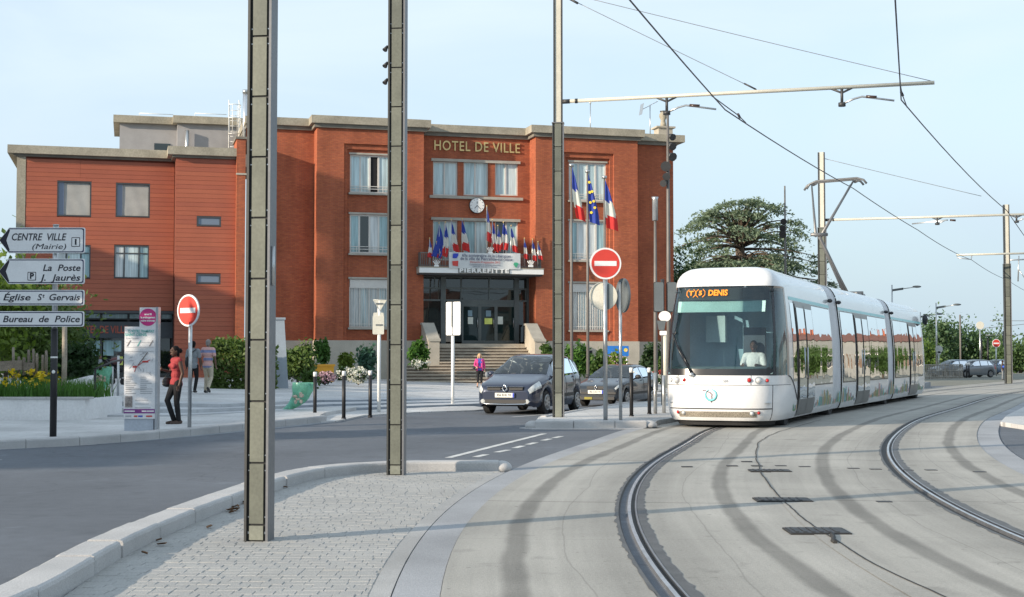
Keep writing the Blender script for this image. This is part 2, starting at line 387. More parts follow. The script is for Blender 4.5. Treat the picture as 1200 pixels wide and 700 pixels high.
# smooth border bands either side, paver edging band
o = strip_obj('trackbed_border', RAIL1, [-1.665, -1.664, -1.384], [-.02, .016, .016], m_bord, 0, nearest(RAIL1, (3.4, 28))); o['kind'] = 'structure'
o = strip_obj('trackbed_border', RAIL2, [1.405, 1.78, 1.781], [.016, .016, -.02], m_bord, 0, nearest(RAIL2, (26, 68))); o['kind'] = 'structure'
o = strip_obj('paving_edge_band', RAIL1, [-1.80, -1.799, -1.673, -1.672], [-.02, .0165, .0165, -.02], mat_ground('edge_setts', (.37, .368, .36), .8, 'plain'), 0, nearest(RAIL1, (1.3, 17.2))); o['kind'] = 'structure'
# guide rails: thing of its own per track
rnd = random.Random(3)
for cv, zz, lab in ((RAIL1, .02, 'curved grooved guide rail running under the tram'), (RAIL2, .024, 'curved grooved guide rail of the empty track beside the tram')):
    D1 = cv[1][-1]
    jg = {}
    def jag(d, j):
        if j in (1, 4): return 0
        k = (round(d / .12), j)
        if k not in jg: jg[k] = rnd.uniform(-.012, .02) * (1 if j in (0,) else -1)
        return jg[k] if j in (0, 5) else 0
    r = T('guide_rail', lab, 'rail', off(cv, 8, 0, 0))
    def ch(name, offs, z, m, d1=D1, step=.6, jag=None):
        o = strip_obj(name, cv, offs, z, m, 0, d1, step, jag); o.parent = r; o.matrix_parent_inverse = WM(r).inverted(); return o
    ch('sealant', [-.135, -.10, -.099], [zz + .003, zz + .003, zz - .03], m_seal, min(D1, 50), .12, lambda d, j: (jag(d, 0) if j == 0 else 0))
    ch('sealant', [.069, .07, .15], [zz - .03, zz + .003, zz + .003], m_seal, min(D1, 50), .12, lambda d, j: (jag(d, 5) if j == 2 else 0))
    ch('groove', [-.10, -.085, -.02, -.018], [zz - .005, zz - .022, zz - .022, zz - .004], m_groove)
    ch('railhead', [-.022, -.018, .012, .016], [zz - .022, zz + .006, zz + .006, zz - .022], m_steel)
    ch('groove', [.016, .05], [zz - .018, zz - .018], m_groove)
    ch('check_rail', [.048, .050, .066, .069], [zz - .022, zz + .005, zz + .005, zz - .02], M('check_steel', (.30, .29, .29), .4, 1.0))
# crack and drain covers between the two tracks
mid = smooth_curve([(1.9 + 1.0, 4), (2.55, 7.2), (2.42, 8.28), (2.40, 9.5), (2.42, 10.7), (2.48, 11.8), (2.66, 14.4), (2.84, 15.6), (3.04, 17.4), (3.45, 20.0), (4.2, 24.0), (5.2, 27.2), (7.0, 32)], .25)
cr = strip_obj('slab_joint', mid, [-.008, .008], .0275, M('joint_tar', (.03, .03, .03), .8), 0, mid[1][-1], .12, lambda d, j: .035 * noise.noise(Vector((d * .8, 0, 0))) + .008 * noise.noise(Vector((d * 5, 3, 0)))); cr['kind'] = 'structure'
m_cover = M('cast_iron', (.035, .035, .037), .55, .4, var=.2, vs=8, fine=.3, fs=60)
for (u, v, w, dp), lab in zip(((902, 551.5, .46, .30), (917, 585.5, .50, .32), (957, 622, .44, .36)),
        ('small dark iron drain cover in the slab joint, farthest from the pavement setts', 'dark iron drain cover in the slab joint, middle of the three', 'large dark iron drain cover in the slab joint with a tar drip beside it')):
    c = G(u, v, .03); t = along(RAIL2, nearest(RAIL2, c))[1]
    r = T('drain_cover', lab, 'drain cover', c, math.atan2(-t.x, t.y) * .25, 'drain covers between the two tracks')
    MB().box(-w / 2 - .02, w / 2 + .02, -dp / 2 - .02, dp / 2 + .02, -.01, .002).build('frame', m_groove, r)
    mb = MB().box(-w / 2, w / 2, -dp / 2, dp / 2, .0, .006)
    for k in range(6): mb.box(-w / 2 + .03 + k * (w - .06) / 6, -w / 2 + .055 + k * (w - .06) / 6, -dp / 2 + .03, dp / 2 - .03, .006, .011)
    mb.build('grate', m_cover, r)
st = MB().tube([G(975, 626, .031), G(977, 630, .031), G(976, 634, .031), G(979, 636, .031)], .018, 5); tag(st.build('tar_drip', M('joint_tar', (0, 0, 0))), 'short black tar drip beside the large drain cover', 'tar stain')
# tiny metal studs set in the concrete
sb = 0
for (u, v) in ((875, 541), (858, 546), (887, 546), (943, 547), (915, 546), (1000, 549), (1026, 550), (1063, 551), (1091, 551), (1148, 553), (1036, 588), (805, 547)):
    c = G(u, v, .026); o = MB().box(-.07, .07, -.05, .05, -.004, .004).build('track_stud', m_cover); o.location = c
    tag(o, 'small dark steel stud plate let into the concrete trackbed', 'stud', 'stud plates in the trackbed')

# ------------------------------------------------------------ foreground paved platform and its granite kerb
kerb_in = [(-3.05, 2), (-2.95, 5), (-2.62, 7.4), (-2.62, 8.28), (-2.70, 9.2), (-2.73, 9.9), (-2.72, 11), (-2.68, 12.1), (-2.58, 13.5), (-2.46, 15.2), (-2.32, 16.2), (-2.08, 17.05), (-1.7, 17.45), (-1.2, 17.58), (-.16, 17.55)]
KIN = smooth_curve(kerb_in, .2)
# fewer smoothing passes are wanted here, so rebuild from the points
def kx(y): return interp([(p[1], p[0]) for p in kerb_in[:12]], y)
def ex(y):
    d = nearest(RAIL1, (.9 if y < 12 else 1.2, y)); p = off(RAIL1, d, -1.80); return p.x
base = [(kx(y), y) for y in (3, 5, 7, 8.3, 9.9, 11, 12.1, 13.5, 15.2, 16.2, 17.0)] + [(-1.7, 17.4), (-.3, 17.5)]
edge_pts = [off(RAIL1, d, -1.80) for d in [nearest(RAIL1, (1, y)) for y in (3, 5, 7, 9, 11, 13, 15, 16.5, 17.4)]]
plat = struct('paved_platform', MB().prism(base + [(p.x, p.y) for p in edge_pts[::-1]], -.02, .0125), m_joint)
m_sett = [M('sett_%d' % i, c, .82, var=.08, vs=1.2, fine=.14, fs=70, bump=.3, bs=110) for i, c in enumerate(((.36, .358, .345), (.352, .35, .34), (.368, .365, .35)))]
rowh, bl = .118, .128
pav = []
y = 4.0; row = 0
rr = random.Random(11)
while y < 17.42:
    y1 = min(y + rowh - .004, 17.42)
    def lo(yy):
        if yy < 16.9: return kx(yy) + .003
        return max(kx(min(yy, 17.0)), -2.12 + (yy - 17.0) * 1.0)
    a0, a1 = lo(y), lo(y1); b0, b1 = ex(y) - .006, ex(y1) - .006
    x = a0 - rr.random() * bl
    while x < max(b0, b1):
        xe = x + bl * rr.uniform(.92, 1.06)
        q = [(max(x, a0), y), (min(xe - .0025, b0), y), (min(xe - .0025, b1), y1), (max(x, a1), y1)]
        if q[1][0] - q[0][0] > .02 and q[2][0] - q[3][0] > .02: pav.append((q, y, (q[0][0] + q[1][0]) / 2))
        x = xe
    y += rowh; row += 1
def vis(p):
    q, yy, xx = p
    return yy > 8.15 and -600 < xx / yy * FPX < 600
seen = [p for p in pav if vis(p)][:300]; sid = set(id(p) for p in seen)
restmb = MB()
def sett(mb, q, z0, z1, m=0):
    i = [(q[0][0] + .004, q[0][1] + .004), (q[1][0] - .004, q[1][1] + .004), (q[2][0] - .004, q[2][1] - .004), (q[3][0] + .004, q[3][1] - .004)]
    V = [(p[0], p[1], z0) for p in q] + [(p[0], p[1], z1 - .003) for p in q] + [(p[0], p[1], z1) for p in i]
    F = [(8, 9, 10, 11)] + [(k, (k + 1) % 4, 4 + (k + 1) % 4, 4 + k) for k in range(4)] + [(4 + k, 4 + (k + 1) % 4, 8 + (k + 1) % 4, 8 + k) for k in range(4)]
    mb.add(V, F, m)
for p in pav:
    z1 = .0165 + rr.uniform(-.002, .002); mi = rr.choice((0, 0, 0, 1, 2))
    if id(p) in sid:
        o = MB(); sett(o, p[0], .0, z1); ob = o.build('paver', m_sett[mi], plat)
    else: sett(restmb, p[0], .0, z1, mi)
o = restmb.build('paver_field', m_sett, plat); o['kind'] = 'stuff'
# kerbs: one stone after another along a polyline given by its lower inner edge
def kerb_run(name, pts, width, height, seglen, mat_, gaps=(), side=-1, z0=-.03, label=None, rnd_end=False, gap=.006, mats2=None):
    """pts: plan of the visible foot; the stone lies on side (-1 left of travel) of it"""
    cv = smooth_curve(pts, .12) if len(pts) > 2 else (([Vector((*pts[0], 0)), Vector((*pts[1], 0))]), [0, (Vector(pts[1]) - Vector(pts[0])).length])
    r = bpy.data.objects.new(name, None); COL.objects.link(r); r['kind'] = 'structure'
    d = 0; tot = cv[1][-1]; cuts = [0]
    while d < tot - seglen * .6:
        d += seglen * rr.uniform(.9, 1.1)
        for g_ in gaps:
            if cuts[-1] < g_ <= d + .3: d = g_
        cuts.append(min(d, tot))
    if cuts[-1] < tot: cuts[-1] = tot
    c = .028
    prof = [(0, 0), (0, height - c), (c * .3, height - c * .3), (c, height), (width - c, height), (width - c * .3, height - c * .3), (width, height - c), (width, 0)]
    for a, b in zip(cuts, cuts[1:]):
        big = any(abs(b - g_) < .02 for g_ in gaps); big0 = any(abs(a - g_) < .02 for g_ in gaps)
        aa = a + (.035 if big0 else gap); bb = b - (.035 if big else gap)
        n = max(3, int((bb - aa) / .12)); dz = rr.uniform(-.004, .004)
        rows = []
        ts = [0, .02 / max(.1, bb - aa)] + [k / n for k in range(1, n)] + [1 - .02 / max(.1, bb - aa), 1]
        for t_ in ts:
            dd = aa + (bb - aa) * t_; sh = .014 if t_ in (0, 1) else 0
            rows.append([off(cv, dd + .003 * noise.noise(Vector((dd * 9, w * 30, h_ * 30))), side * (-w if side > 0 else w) if False else side * lerp(w, width / 2, sh * 3), z0 + (h_ - z0 + dz + .004 * noise.noise(Vector((dd * 6.3, w * 14, a))) * (h_ > .05)) * (1 - (sh if h_ > 0 else 0))) for w, h_ in prof])
        mb = MB(); mb.grid(rows, 0, False, side > 0)
        k = len(rows) - 1; w_ = len(prof); nb = k * w_
        mb.f.append(tuple(range(w_)) if side < 0 else tuple(range(w_))[::-1]); mb.m.append(0); mb.s.append(False)
        mb.f.append(tuple(nb + i for i in range(w_))[::-1] if side < 0 else tuple(nb + i for i in range(w_))); mb.m.append(0); mb.s.append(False)
        mb.build('kerb_stone', mat_, r)
    return r
kl = [0]
def arc_of(pts, y):
    s = 0
    for a, b in zip(pts, pts[1:]):
        if a[1] <= y <= b[1]: return s + (Vector(b) - Vector(a)).length * (y - a[1]) / max(1e-6, b[1] - a[1])
        s += (Vector(b) - Vector(a)).length
    return s
kerb_run('platform_kerb', kerb_in, .27, .135, 1.15, m_gran, gaps=(arc_of(kerb_in, 9.88), arc_of(kerb_in, 15.3)))
MB().ell((-.13, 17.68, .045), (.13, .135, .088), 14, 10).build('kerb_stone', m_gran, bpy.data.objects['platform_kerb'])

# ------------------------------------------------------------ town side pavement, its kerb, the low steps and the forecourt
KP = [(-16, 16.6), (-11.5, 18.9), (-7.9, 21.8), (-6.5, 23.8), (-5.25, 27.5), (-4.1, 31.3)]
kerb_run('plaza_kerb', KP, .30, .15, 1.0, m_gran, side=-1)
kpc = smooth_curve(KP, .3); o = strip_obj('gutter', kpc, [.0, .14, .141], [.012, .006, -.01], m_grand, 0, kpc[1][-1]); o['kind'] = 'structure'
kin = [(p[0] - .3 * .8, p[1] + .3 * .6) for p in KP]
struct('plaza_pavement', MB().prism([(p[0], p[1]) for p in kin] + [(-4.5, 34), (-4.1, 38), (-12, 38), (-30, 32), (-30, 16.6)], -.02, .12), m_pave)
struct('crossing_pavement', MB().prism([(-5.3, 29.6), (-4.6, 30.6), (-3.9, 31.2), (-3.6, 34.5), (-2.4, 36.6), (-1.0, 37.8), (-.6, 39.0), (-1.1, 41), (-4.2, 40), (-5.6, 36)], -.015, .035), m_pave)
def fz(p): return max(.10, min(.42, .42 - (p[0] + 10.5) / 9.0 * .30))
def stepline(k):
    a = [(-30, 30.5), (-12, 30.6), (-7.6, 31.6), (-4.4, 37.2), (-1.2, 41.8), (0.4, 44.5), (1.6, 47.5)]
    n = [(0, 1), (-.1, 1), (.2, 1), (-.35, 1), (-.3, 1), (-.3, 1), (-.5, 1)]
    return [(p[0] + q[0] * k, p[1] + q[1] * k) for p, q in zip(a, n)]
fc = bpy.data.objects.new('forecourt_steps', None); COL.objects.link(fc); fc['kind'] = 'structure'
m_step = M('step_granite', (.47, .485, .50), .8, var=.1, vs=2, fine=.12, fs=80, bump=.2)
m_stepr = M('step_riser_shade', (.28, .31, .35), .8, var=.12, vs=2, fine=.12, fs=80)  # shade on the upright faces put into a darker, bluer stone colour
for k in range(3):
    A, B = stepline(k * 1.35), stepline(k * 1.35 + 1.38)
    fr = (k + 1) / 3
    for i in range(len(A) - 1):
        n = max(1, int((Vector(A[i + 1]) - Vector(A[i])).length / 1.8))
        for j in range(n):
            P = [Vector(A[i]).lerp(Vector(A[i + 1]), (j + .002) / n), Vector(A[i]).lerp(Vector(A[i + 1]), (j + .998) / n), Vector(B[i]).lerp(Vector(B[i + 1]), (j + .998) / n), Vector(B[i]).lerp(Vector(B[i + 1]), (j + .002) / n)]
            mb = MB(); V = [(p.x, p.y, -.02) for p in P] + [(p.x, p.y, .06 + (fz(p) - .06) * fr + rr.uniform(-.003, .003)) for p in P]
            mb.add(V, [(0, 3, 2, 1), (4, 5, 6, 7), (0, 1, 5, 4), (1, 2, 6, 5), (2, 3, 7, 6), (3, 0, 4, 7)])
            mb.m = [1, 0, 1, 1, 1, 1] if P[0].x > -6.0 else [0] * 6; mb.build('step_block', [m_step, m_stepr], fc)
ft = stepline(4.1)
rows = [[Vector((p[0], p[1] + (100 - p[1]) * t, fz(p))) for t in (0, .1, .25, .5, 1)] for p in ft[:-1]] + [[Vector((1.0, y_, fz((1.0,)))) for y_ in (50, 54, 62, 75, 100)], [Vector((1.02, y_, -.02)) for y_ in (50, 54, 62, 75, 100)]]
struct('forecourt', MB().grid(rows, 0, False, False), m_pave)
struct('garden_pavement', MB().prism([(1.03, 50), (9.5, 56), (9.5, 110), (1.03, 110)], -.02, .09), m_pave)

# ------------------------------------------------------------ traffic island
ISL = [(.45, 28.35), (1.3, 28.30), (2.3, 28.36), (2.72, 28.42)]
kerb_run('island_kerb', ISL, .30, .16, .8, m_gran, side=-1)
MB().ell((.42, 28.52, .06), (.16, .16, .10), 14, 10).build('kerb_stone', m_gran, bpy.data.objects['island_kerb'])
MB().ell((2.78, 28.6, .06), (.16, .16, .10), 14, 10).build('kerb_stone', m_gran, bpy.data.objects['island_kerb'])
struct('island_gutter', MB().prism([(.15, 28.5), (.4, 28.05), (2.9, 28.12), (3.05, 28.4), (2.7, 28.75), (.4, 28.75)], -.02, .02), m_gran)
def t1(d0, o): p = off(RAIL1, d0, o); return (p.x, p.y)
dl = [nearest(RAIL1, (4.4, yy)) for yy in (29.3, 33, 38, 43, 48, 54)]
struct('island_pavement', MB().prism([(.45, 28.62), (2.75, 28.68), (2.95, 29.0)] + [t1(d, -1.42) for d in dl] + [(9.5, 56), (5.6, 49.5), (3.6, 42.5), (1.75, 36), (1.0, 33), (.6, 31.5)], -.02, .115), m_pave)
kerb_run('island_side_kerb', [(.62, 31.4), (1.02, 33), (1.77, 36), (3.6, 42.5), (5.6, 49.5)], .15, .14, 1.0, m_gran, side=1)
# far side of the tracks
dr = [nearest(RAIL2, (9, yy)) for yy in (12, 16, 20, 24, 27)]
struct('side_road', MB().prism([(p.x, p.y) for p in [off(RAIL2, d, 1.80) for d in dr]] + [(40, 34), (40, 12)], -.02, .004), m_asph)
kerb_run('far_kerb', [(9.92, 26.0), (12, 27.0), (15, 28.2)], .4, .16, 1.2, m_gran, side=-1)
MB().ell((9.88, 26.25, .07), (.2, .2, .10), 14, 10).build('kerb_stone', m_gran, bpy.data.objects['far_kerb'])
struct('far_pavement', MB().prism([(10.1, 26.5), (15, 28.7), (60, 50), (60, 60)] + [(p.x, p.y) for p in [off(RAIL2, nearest(RAIL2, (9, yy)), 1.80) for yy in (62, 50, 40, 34, 30)]], -.02, .09), m_pave)
struct('tramstop_pavement', MB().prism([t1(nearest(RAIL1, (16, yy)), -1.42) for yy in (56, 62, 70)] + [(20.0, 71), (16.2, 63), (13.5, 57)], -.02, .30), m_grand)
# road paint
pm = MB()
def line(u0, v0, u1, v1, w):
    a, b = G(u0, v0), G(u1, v1); t = (b - a).normalized(); n = Vector((t.y, -t.x, 0)) * w / 2
    MB().add([(p.x, p.y, .004) for p in (a - n, a + n, b + n, b - n)], [(0, 1, 2, 3)]).build('road_marking', m_white)['kind'] = 'structure'
line(525, 537, 588, 521, .11); line(588.5, 520.9, 638, 508.5, .11)
for a in ((557, 536, 570, 533), (582, 530.4, 596, 527.6), (603, 525.4, 613, 522.8), (618, 521.4, 628, 519), (636, 516.6, 645, 514.6), (649, 513.6, 658, 511.6)): line(*a, .11)
line(0, 539, -40, 542, .1); line(600, 489, 640, 486, .1)
# ============================================================ TOWN HALL
BA = R(15.2); BO = Vector(((370 - 600) / FPX * 76, 76, 0)); cB, sB_ = math.cos(BA), math.sin(BA)
def F(u, v=421, y=0.0):
    """facade coordinates (s along, z up) of the point seen at a pixel on the plane y metres behind the front"""
    d = ray(u, v); o = -BO; o = Vector((-BO.x, -BO.y, CAMZ))
    yo = -o.x * sB_ + o.y * cB; yd = -d.x * sB_ + d.y * cB; t = (y - yo) / yd
    p = o + d * t
    return (p.x * cB + p.y * sB_, p.z)
def S(u, y=0.0): return F(u, 421, y)[0]
def Zf(u, v, y=0.0): return F(u, v, y)[1]
def FW(s, y, z=0): return Vector((BO.x + s * cB - y * sB_, BO.y + s * sB_ + y * cB, z))

def mat_brick():
    m = bpy.data.materials.new('brick'); m.use_nodes = True; t = m.node_tree; L = t.links.new; b = t.nodes['Principled BSDF']
    co = nd(t, 'ShaderNodeTexCoord').outputs['Object']; sx = nd(t, 'ShaderNodeSeparateXYZ'); L(co, sx.inputs[0])
    ad = nd(t, 'ShaderNodeMath', operation='ADD'); L(sx.outputs[0], ad.inputs[0]); L(sx.outputs[1], ad.inputs[1])
    cb = nd(t, 'ShaderNodeCombineXYZ'); L(ad.outputs[0], cb.inputs[0]); L(sx.outputs[2], cb.inputs[1])
    bt = nd(t, 'ShaderNodeTexBrick'); L(cb.outputs[0], bt.inputs['Vector']); bt.inputs['Scale'].default_value = 1
    bt.inputs['Brick Width'].default_value = .23; bt.inputs['Row Height'].default_value = .073; bt.inputs['Mortar Size'].default_value = .008
    bt.inputs['Color1'].default_value = (.355, .096, .049, 1); bt.inputs['Color2'].default_value = (.445, .128, .058, 1); bt.inputs['Mortar'].default_value = (.24, .10, .065, 1)
    n = nd(t, 'ShaderNodeTexNoise'); n.inputs['Scale'].default_value = .5; n.inputs['Detail'].default_value = 6; L(co, n.inputs['Vector'])
    r = nd(t, 'ShaderNodeMapRange'); L(n.outputs['Fac'], r.inputs[0])
    for i, v in enumerate((.3, .7, .85, 1.15)): r.inputs[i + 1].default_value = v
    mpn = nd(t, 'ShaderNodeMapping'); mpn.inputs['Scale'].default_value = (4, 4, 10); L(co, mpn.inputs['Vector'])
    n2 = nd(t, 'ShaderNodeTexNoise'); n2.inputs['Scale'].default_value = 1; n2.inputs['Detail'].default_value = 3; L(mpn.outputs[0], n2.inputs['Vector'])
    r2 = nd(t, 'ShaderNodeMapRange'); L(n2.outputs['Fac'], r2.inputs[0])
    for i, v in enumerate((.3, .7, .90, 1.10)): r2.inputs[i + 1].default_value = v
    mu = nd(t, 'ShaderNodeMath', operation='MULTIPLY'); L(r.outputs[0], mu.inputs[0]); L(r2.outputs[0], mu.inputs[1])
    vm = nd(t, 'ShaderNodeVectorMath', operation='SCALE'); L(bt.outputs['Color'], vm.inputs[0]); L(mu.outputs[0], vm.inputs['Scale'])
    mps = nd(t, 'ShaderNodeMapping'); mps.inputs['Scale'].default_value = (1.6, 1.6, .10); L(co, mps.inputs['Vector'])
    ns = nd(t, 'ShaderNodeTexNoise'); ns.inputs['Scale'].default_value = 1; ns.inputs['Detail'].default_value = 5; L(mps.outputs[0], ns.inputs['Vector'])
    rs = nd(t, 'ShaderNodeMapRange'); L(ns.outputs['Fac'], rs.inputs[0])
    for i, v in enumerate((.35, .72, 1.06, .80)): rs.inputs[i + 1].default_value = v
    vs_ = nd(t, 'ShaderNodeVectorMath', operation='SCALE'); L(vm.outputs[0], vs_.inputs[0]); L(rs.outputs[0], vs_.inputs['Scale'])
    L(vs_.outputs[0], b.inputs['Base Color']); b.inputs['Roughness'].default_value = .85; b.inputs['Specular IOR Level'].default_value = .25
    bp = nd(t, 'ShaderNodeBump'); bp.inputs['Strength'].default_value = .4; bp.inputs['Distance'].default_value = .01; L(bt.outputs['Fac'], bp.inputs['Height']); bp.invert = True; L(bp.outputs[0], b.inputs['Normal'])
    return m
m_brick = mat_brick()
m_stone = M('pale_stone', (.42, .385, .32), .8, var=.12, vs=1.2, fine=.1, fs=30, bump=.1)
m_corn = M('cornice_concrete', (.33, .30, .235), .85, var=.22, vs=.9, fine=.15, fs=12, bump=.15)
m_corn2 = M('cornice_dark_band', (.20, .185, .155), .85, var=.15)  # darker concrete for the lower cornice band, caps and flat roofs
m_sill = M('sill_stone', (.38, .36, .31), .8, var=.12)
m_frw = M('window_frame_white', (.60, .58, .54), .5, var=.06)
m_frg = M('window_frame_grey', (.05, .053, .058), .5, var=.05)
m_gl = [Mglass('curtained_glass_%d' % i, c, 1.6, .03, .25, 1.4, folds=True) for i, c in enumerate(((.46, .60, .63), (.56, .67, .68), (.33, .50, .53), (.60, .64, .64)))]
m_gld = Mglass('dark_glass', (.012, .018, .017), 1.75, .02, .10, .8)
m_glo = M('open_window_dark', (.01, .01, .012), .9, fine=0)
m_blind = M('roller_blind', (.36, .355, .335), .7, var=.10, vs=1.6)
m_clad = [M('terracotta_%d' % i, c, .55, var=.06, vs=1.0, fine=.05, fs=20) for i, c in enumerate(((.36, .098, .050), (.385, .108, .055), (.345, .093, .050), (.37, .101, .052)))]
m_cladb = M('cladding_gap', (.16, .042, .024), .9)
m_cream = M('render_grey', (.34, .335, .34), .85, var=.07)
m_wh = M('white_enamel', (.78, .78, .76), .4, var=.04)
m_gal = M('galvanised', (.52, .53, .53), .35, .85, var=.1, vs=6)
m_dk = M('dark_metal', (.05, .052, .055), .5, .3)
m_gold = M('gold_letters', (.62, .45, .20), .35, .6, fine=0)

hall = T('town_hall', 'red brick town hall with two projecting wings, stone cornice and central stair', 'building', BO, BA)
def hb(mb, name, m): return mb.build(name, m, hall)
def wall(mb, s0, s1, z0, z1, holes, y, depth, m=0):
    """front wall sheet with openings, reveals run back by depth"""
    xs = sorted({s0, s1} | {h[0] for h in holes} | {h[1] for h in holes}); zs = sorted({z0, z1} | {h[2] for h in holes} | {h[3] for h in holes})
    for a, b in zip(xs, xs[1:]):
        for c, d in zip(zs, zs[1:]):
            if any(h[0] - 1e-6 <= a and b <= h[1] + 1e-6 and h[2] - 1e-6 <= c and d <= h[3] + 1e-6 for h in holes): continue
            mb.add([(a, y, c), (b, y, c), (b, y, d), (a, y, d)], [(0, 1, 2, 3)], m)
    for a, b, c, d in holes:
        e = y + depth
        mb.add([(a, y, c), (a, y, d), (a, e, d), (a, e, c)], [(0, 1, 2, 3)], m); mb.add([(b, y, c), (b, y, d), (b, e, d), (b, e, c)], [(3, 2, 1, 0)], m)
        mb.add([(a, y, d), (b, y, d), (b, e, d), (a, e, d)], [(0, 1, 2, 3)], m); mb.add([(a, y, c), (b, y, c), (b, e, c), (a, e, c)], [(3, 2, 1, 0)], m)
def window(s0, s1, z0, z1, y, cols, fm, gms, parent=None, rails=(), fw=.07, sill=True, sillm=None, pdepth=.05):
    """frame = the part, panes and sill = its sub-parts"""
    parent = parent or hall
    mb = MB(); mb.box(s0, s1, y, y + .08, z1 - fw, z1).box(s0, s1, y, y + .08, z0, z0 + fw)
    mb.box(s0, s0 + fw, y + .001, y + .08, z0 + fw, z1 - fw).box(s1 - fw, s1, y + .001, y + .08, z0 + fw, z1 - fw)
    cs = [s0 + fw + (s1 - s0 - 2 * fw) * c for c in cols]
    for c in cs[1:-1]: mb.box(c - fw * .55, c + fw * .55, y + .003, y + .078, z0 + fw, z1 - fw)
    for r_ in rails:
        zz = lerp(z0, z1, r_)
        for a, b in zip(cs, cs[1:]): mb.box(a + fw * .5, b - fw * .5, y + .006, y + .07, zz - fw * .4, zz + fw * .4)
    fo = mb.build('window', fm, parent)
    for i, (a, b) in enumerate(zip(cs, cs[1:])):
        zz = [z0 + fw * .5] + [lerp(z0, z1, r_) for r_ in rails] + [z1 - fw * .5]
        for c, d in zip(zz, zz[1:]):
            g = gms[i % len(gms)]; t_ = random.uniform(-.004, .004); t2 = random.uniform(-.004, .004)
            MB().add([(a, y + pdepth + t_, c), (b, y + pdepth - t_, c + .0), (b, y + pdepth - t_ + t2, d), (a, y + pdepth + t_ + t2, d)], [(0, 1, 2, 3)]).build('pane', g, fo)
    if sill:
        MB().box(s0 - .08, s1 + .08, y - .32, y + .02, z0 - .10, z0 - .002).build('sill', sillm or m_sill, fo)
    return fo
ZT = Zf(364, 134, -.45)                     # top of the cornice
ZB = ZT - .62                               # top of the brickwork
ZP = Zf(390, 399)                           # top of the stone plinth
YC = 1.25
sL0, sL1 = S(370), S(496); sR0, sR1 = S(628), S(748)
zr = {}
def pylon(a, b, u0, u1, fu0, fu1, ztop, rows, lab):
    mb = MB()
    f0, f1 = S(fu0), S(fu1); g0, g1 = f0 + .20, f1 - .20; zt = Zf(fu0, ztop)
    wall(mb, a, b, ZP, ZB, [(f0, f1, ZP + .02, zt)], 0, .14)
    wall(mb, f0, f1, ZP + .02, zt, [(g0, g1, ZP + .02, zt - .28)], .14, .14)
    wins = [(S(u0, .28), S(u1, .28), Zf(u0, r1, .28), Zf(u0, r0, .28)) for r0, r1 in rows]
    wall(mb, g0, g1, ZP + .02, zt - .28, wins, .28, .16)
    mb.add([(a, 0, ZP), (a, YC + 10, ZP), (a, YC + 10, ZB), (a, 0, ZB)], [(3, 2, 1, 0)]); mb.add([(b, 0, ZP), (b, YC + 10, ZP), (b, YC + 10, ZB), (b, 0, ZB)], [(0, 1, 2, 3)])
    hb(mb, 'wing_wall', m_brick)
    mb = MB().box(a - .05, b + .05, -.06, YC + 5, -.3, ZP - .002); hb(mb, 'plinth', m_stone)
    return wins
wl_ = pylon(sL0, sL1, 409, 456, 402, 463, 168, ((181, 226), (251, 297), (327, 384)), 'left')
wr_ = pylon(sR0, sR1, 667, 711, 660, 720, 178, ((190, 235), (259, 305), (332, 387)), 'right')
m_gr_open = [m_gl[0], m_gl[1], m_glo, m_gl[0]]
for wins, open_ in ((wl_, True), (wr_, False)):
    for i, (a, b, c, d) in enumerate(wins):
        if i == 0: w = window(a, b, c, d, .36, (0, .24, .5, .74, 1), m_frw, m_gr_open if open_ else [m_gl[0], m_gl[1], m_gl[0], m_gl[1]], fw=.09)
        elif i == 1: w = window(a, b, c, d, .36, (0, .22, .5, .75, 1), m_frw, [m_gl[2], m_gld if open_ else m_gl[3], m_gl[3], m_gl[2]], fw=.09)
        else: w = window(a, b, c, d, .40, (0, .25, .5, .75, 1), m_frw, [m_gl[3], m_gl[1]], rails=(), fw=.09)
        # lintel and guard rail
        MB().box(a - .06, b + .06, .22, .33, d + .004, d + .10).build('lintel', m_sill, w)
        mb = MB()
        for zz in (.22, .36) if i < 2 else (.18,): mb.box(a, b, .27, .295, c + zz, c + zz + .035)
        if i == 2:
            mb.box(a, b, .27, .295, d - .5, d - .46)
            n = 16
            for k in range(n + 1): mb.box(lerp(a, b - .03, k / n), lerp(a, b - .03, k / n) + .028, .272, .293, c + .03, d - .5)
            MB().box(a + .03, b - .03, .31, .36, d - .46, d - .02).build('shutter_box', m_frw, w)
        else:
            for k in range(3): mb.box(lerp(a, b - .03, (k + .5) / 3), lerp(a, b - .03, (k + .5) / 3) + .03, .272, .293, c + .02, c + .39)
        mb.build('guard_rail', m_frw, w)
# basement grilles in the plinth
for (u0, u1) in ((421, 440), (676, 694)):
    a, b = S(u0, -.06), S(u1, -.06); c, d = Zf(u0, 424, -.06), Zf(u0, 411, -.06)
    g = MB().box(a, b, -.075, -.064, c, d).build('basement_window', m_glo, hall)
    mb = MB()
    for k in range(6): mb.box(lerp(a, b - .04, k / 5), lerp(a, b - .04, k / 5) + .035, -.10, -.08, c, d)
    mb.build('grille', m_dk, g)
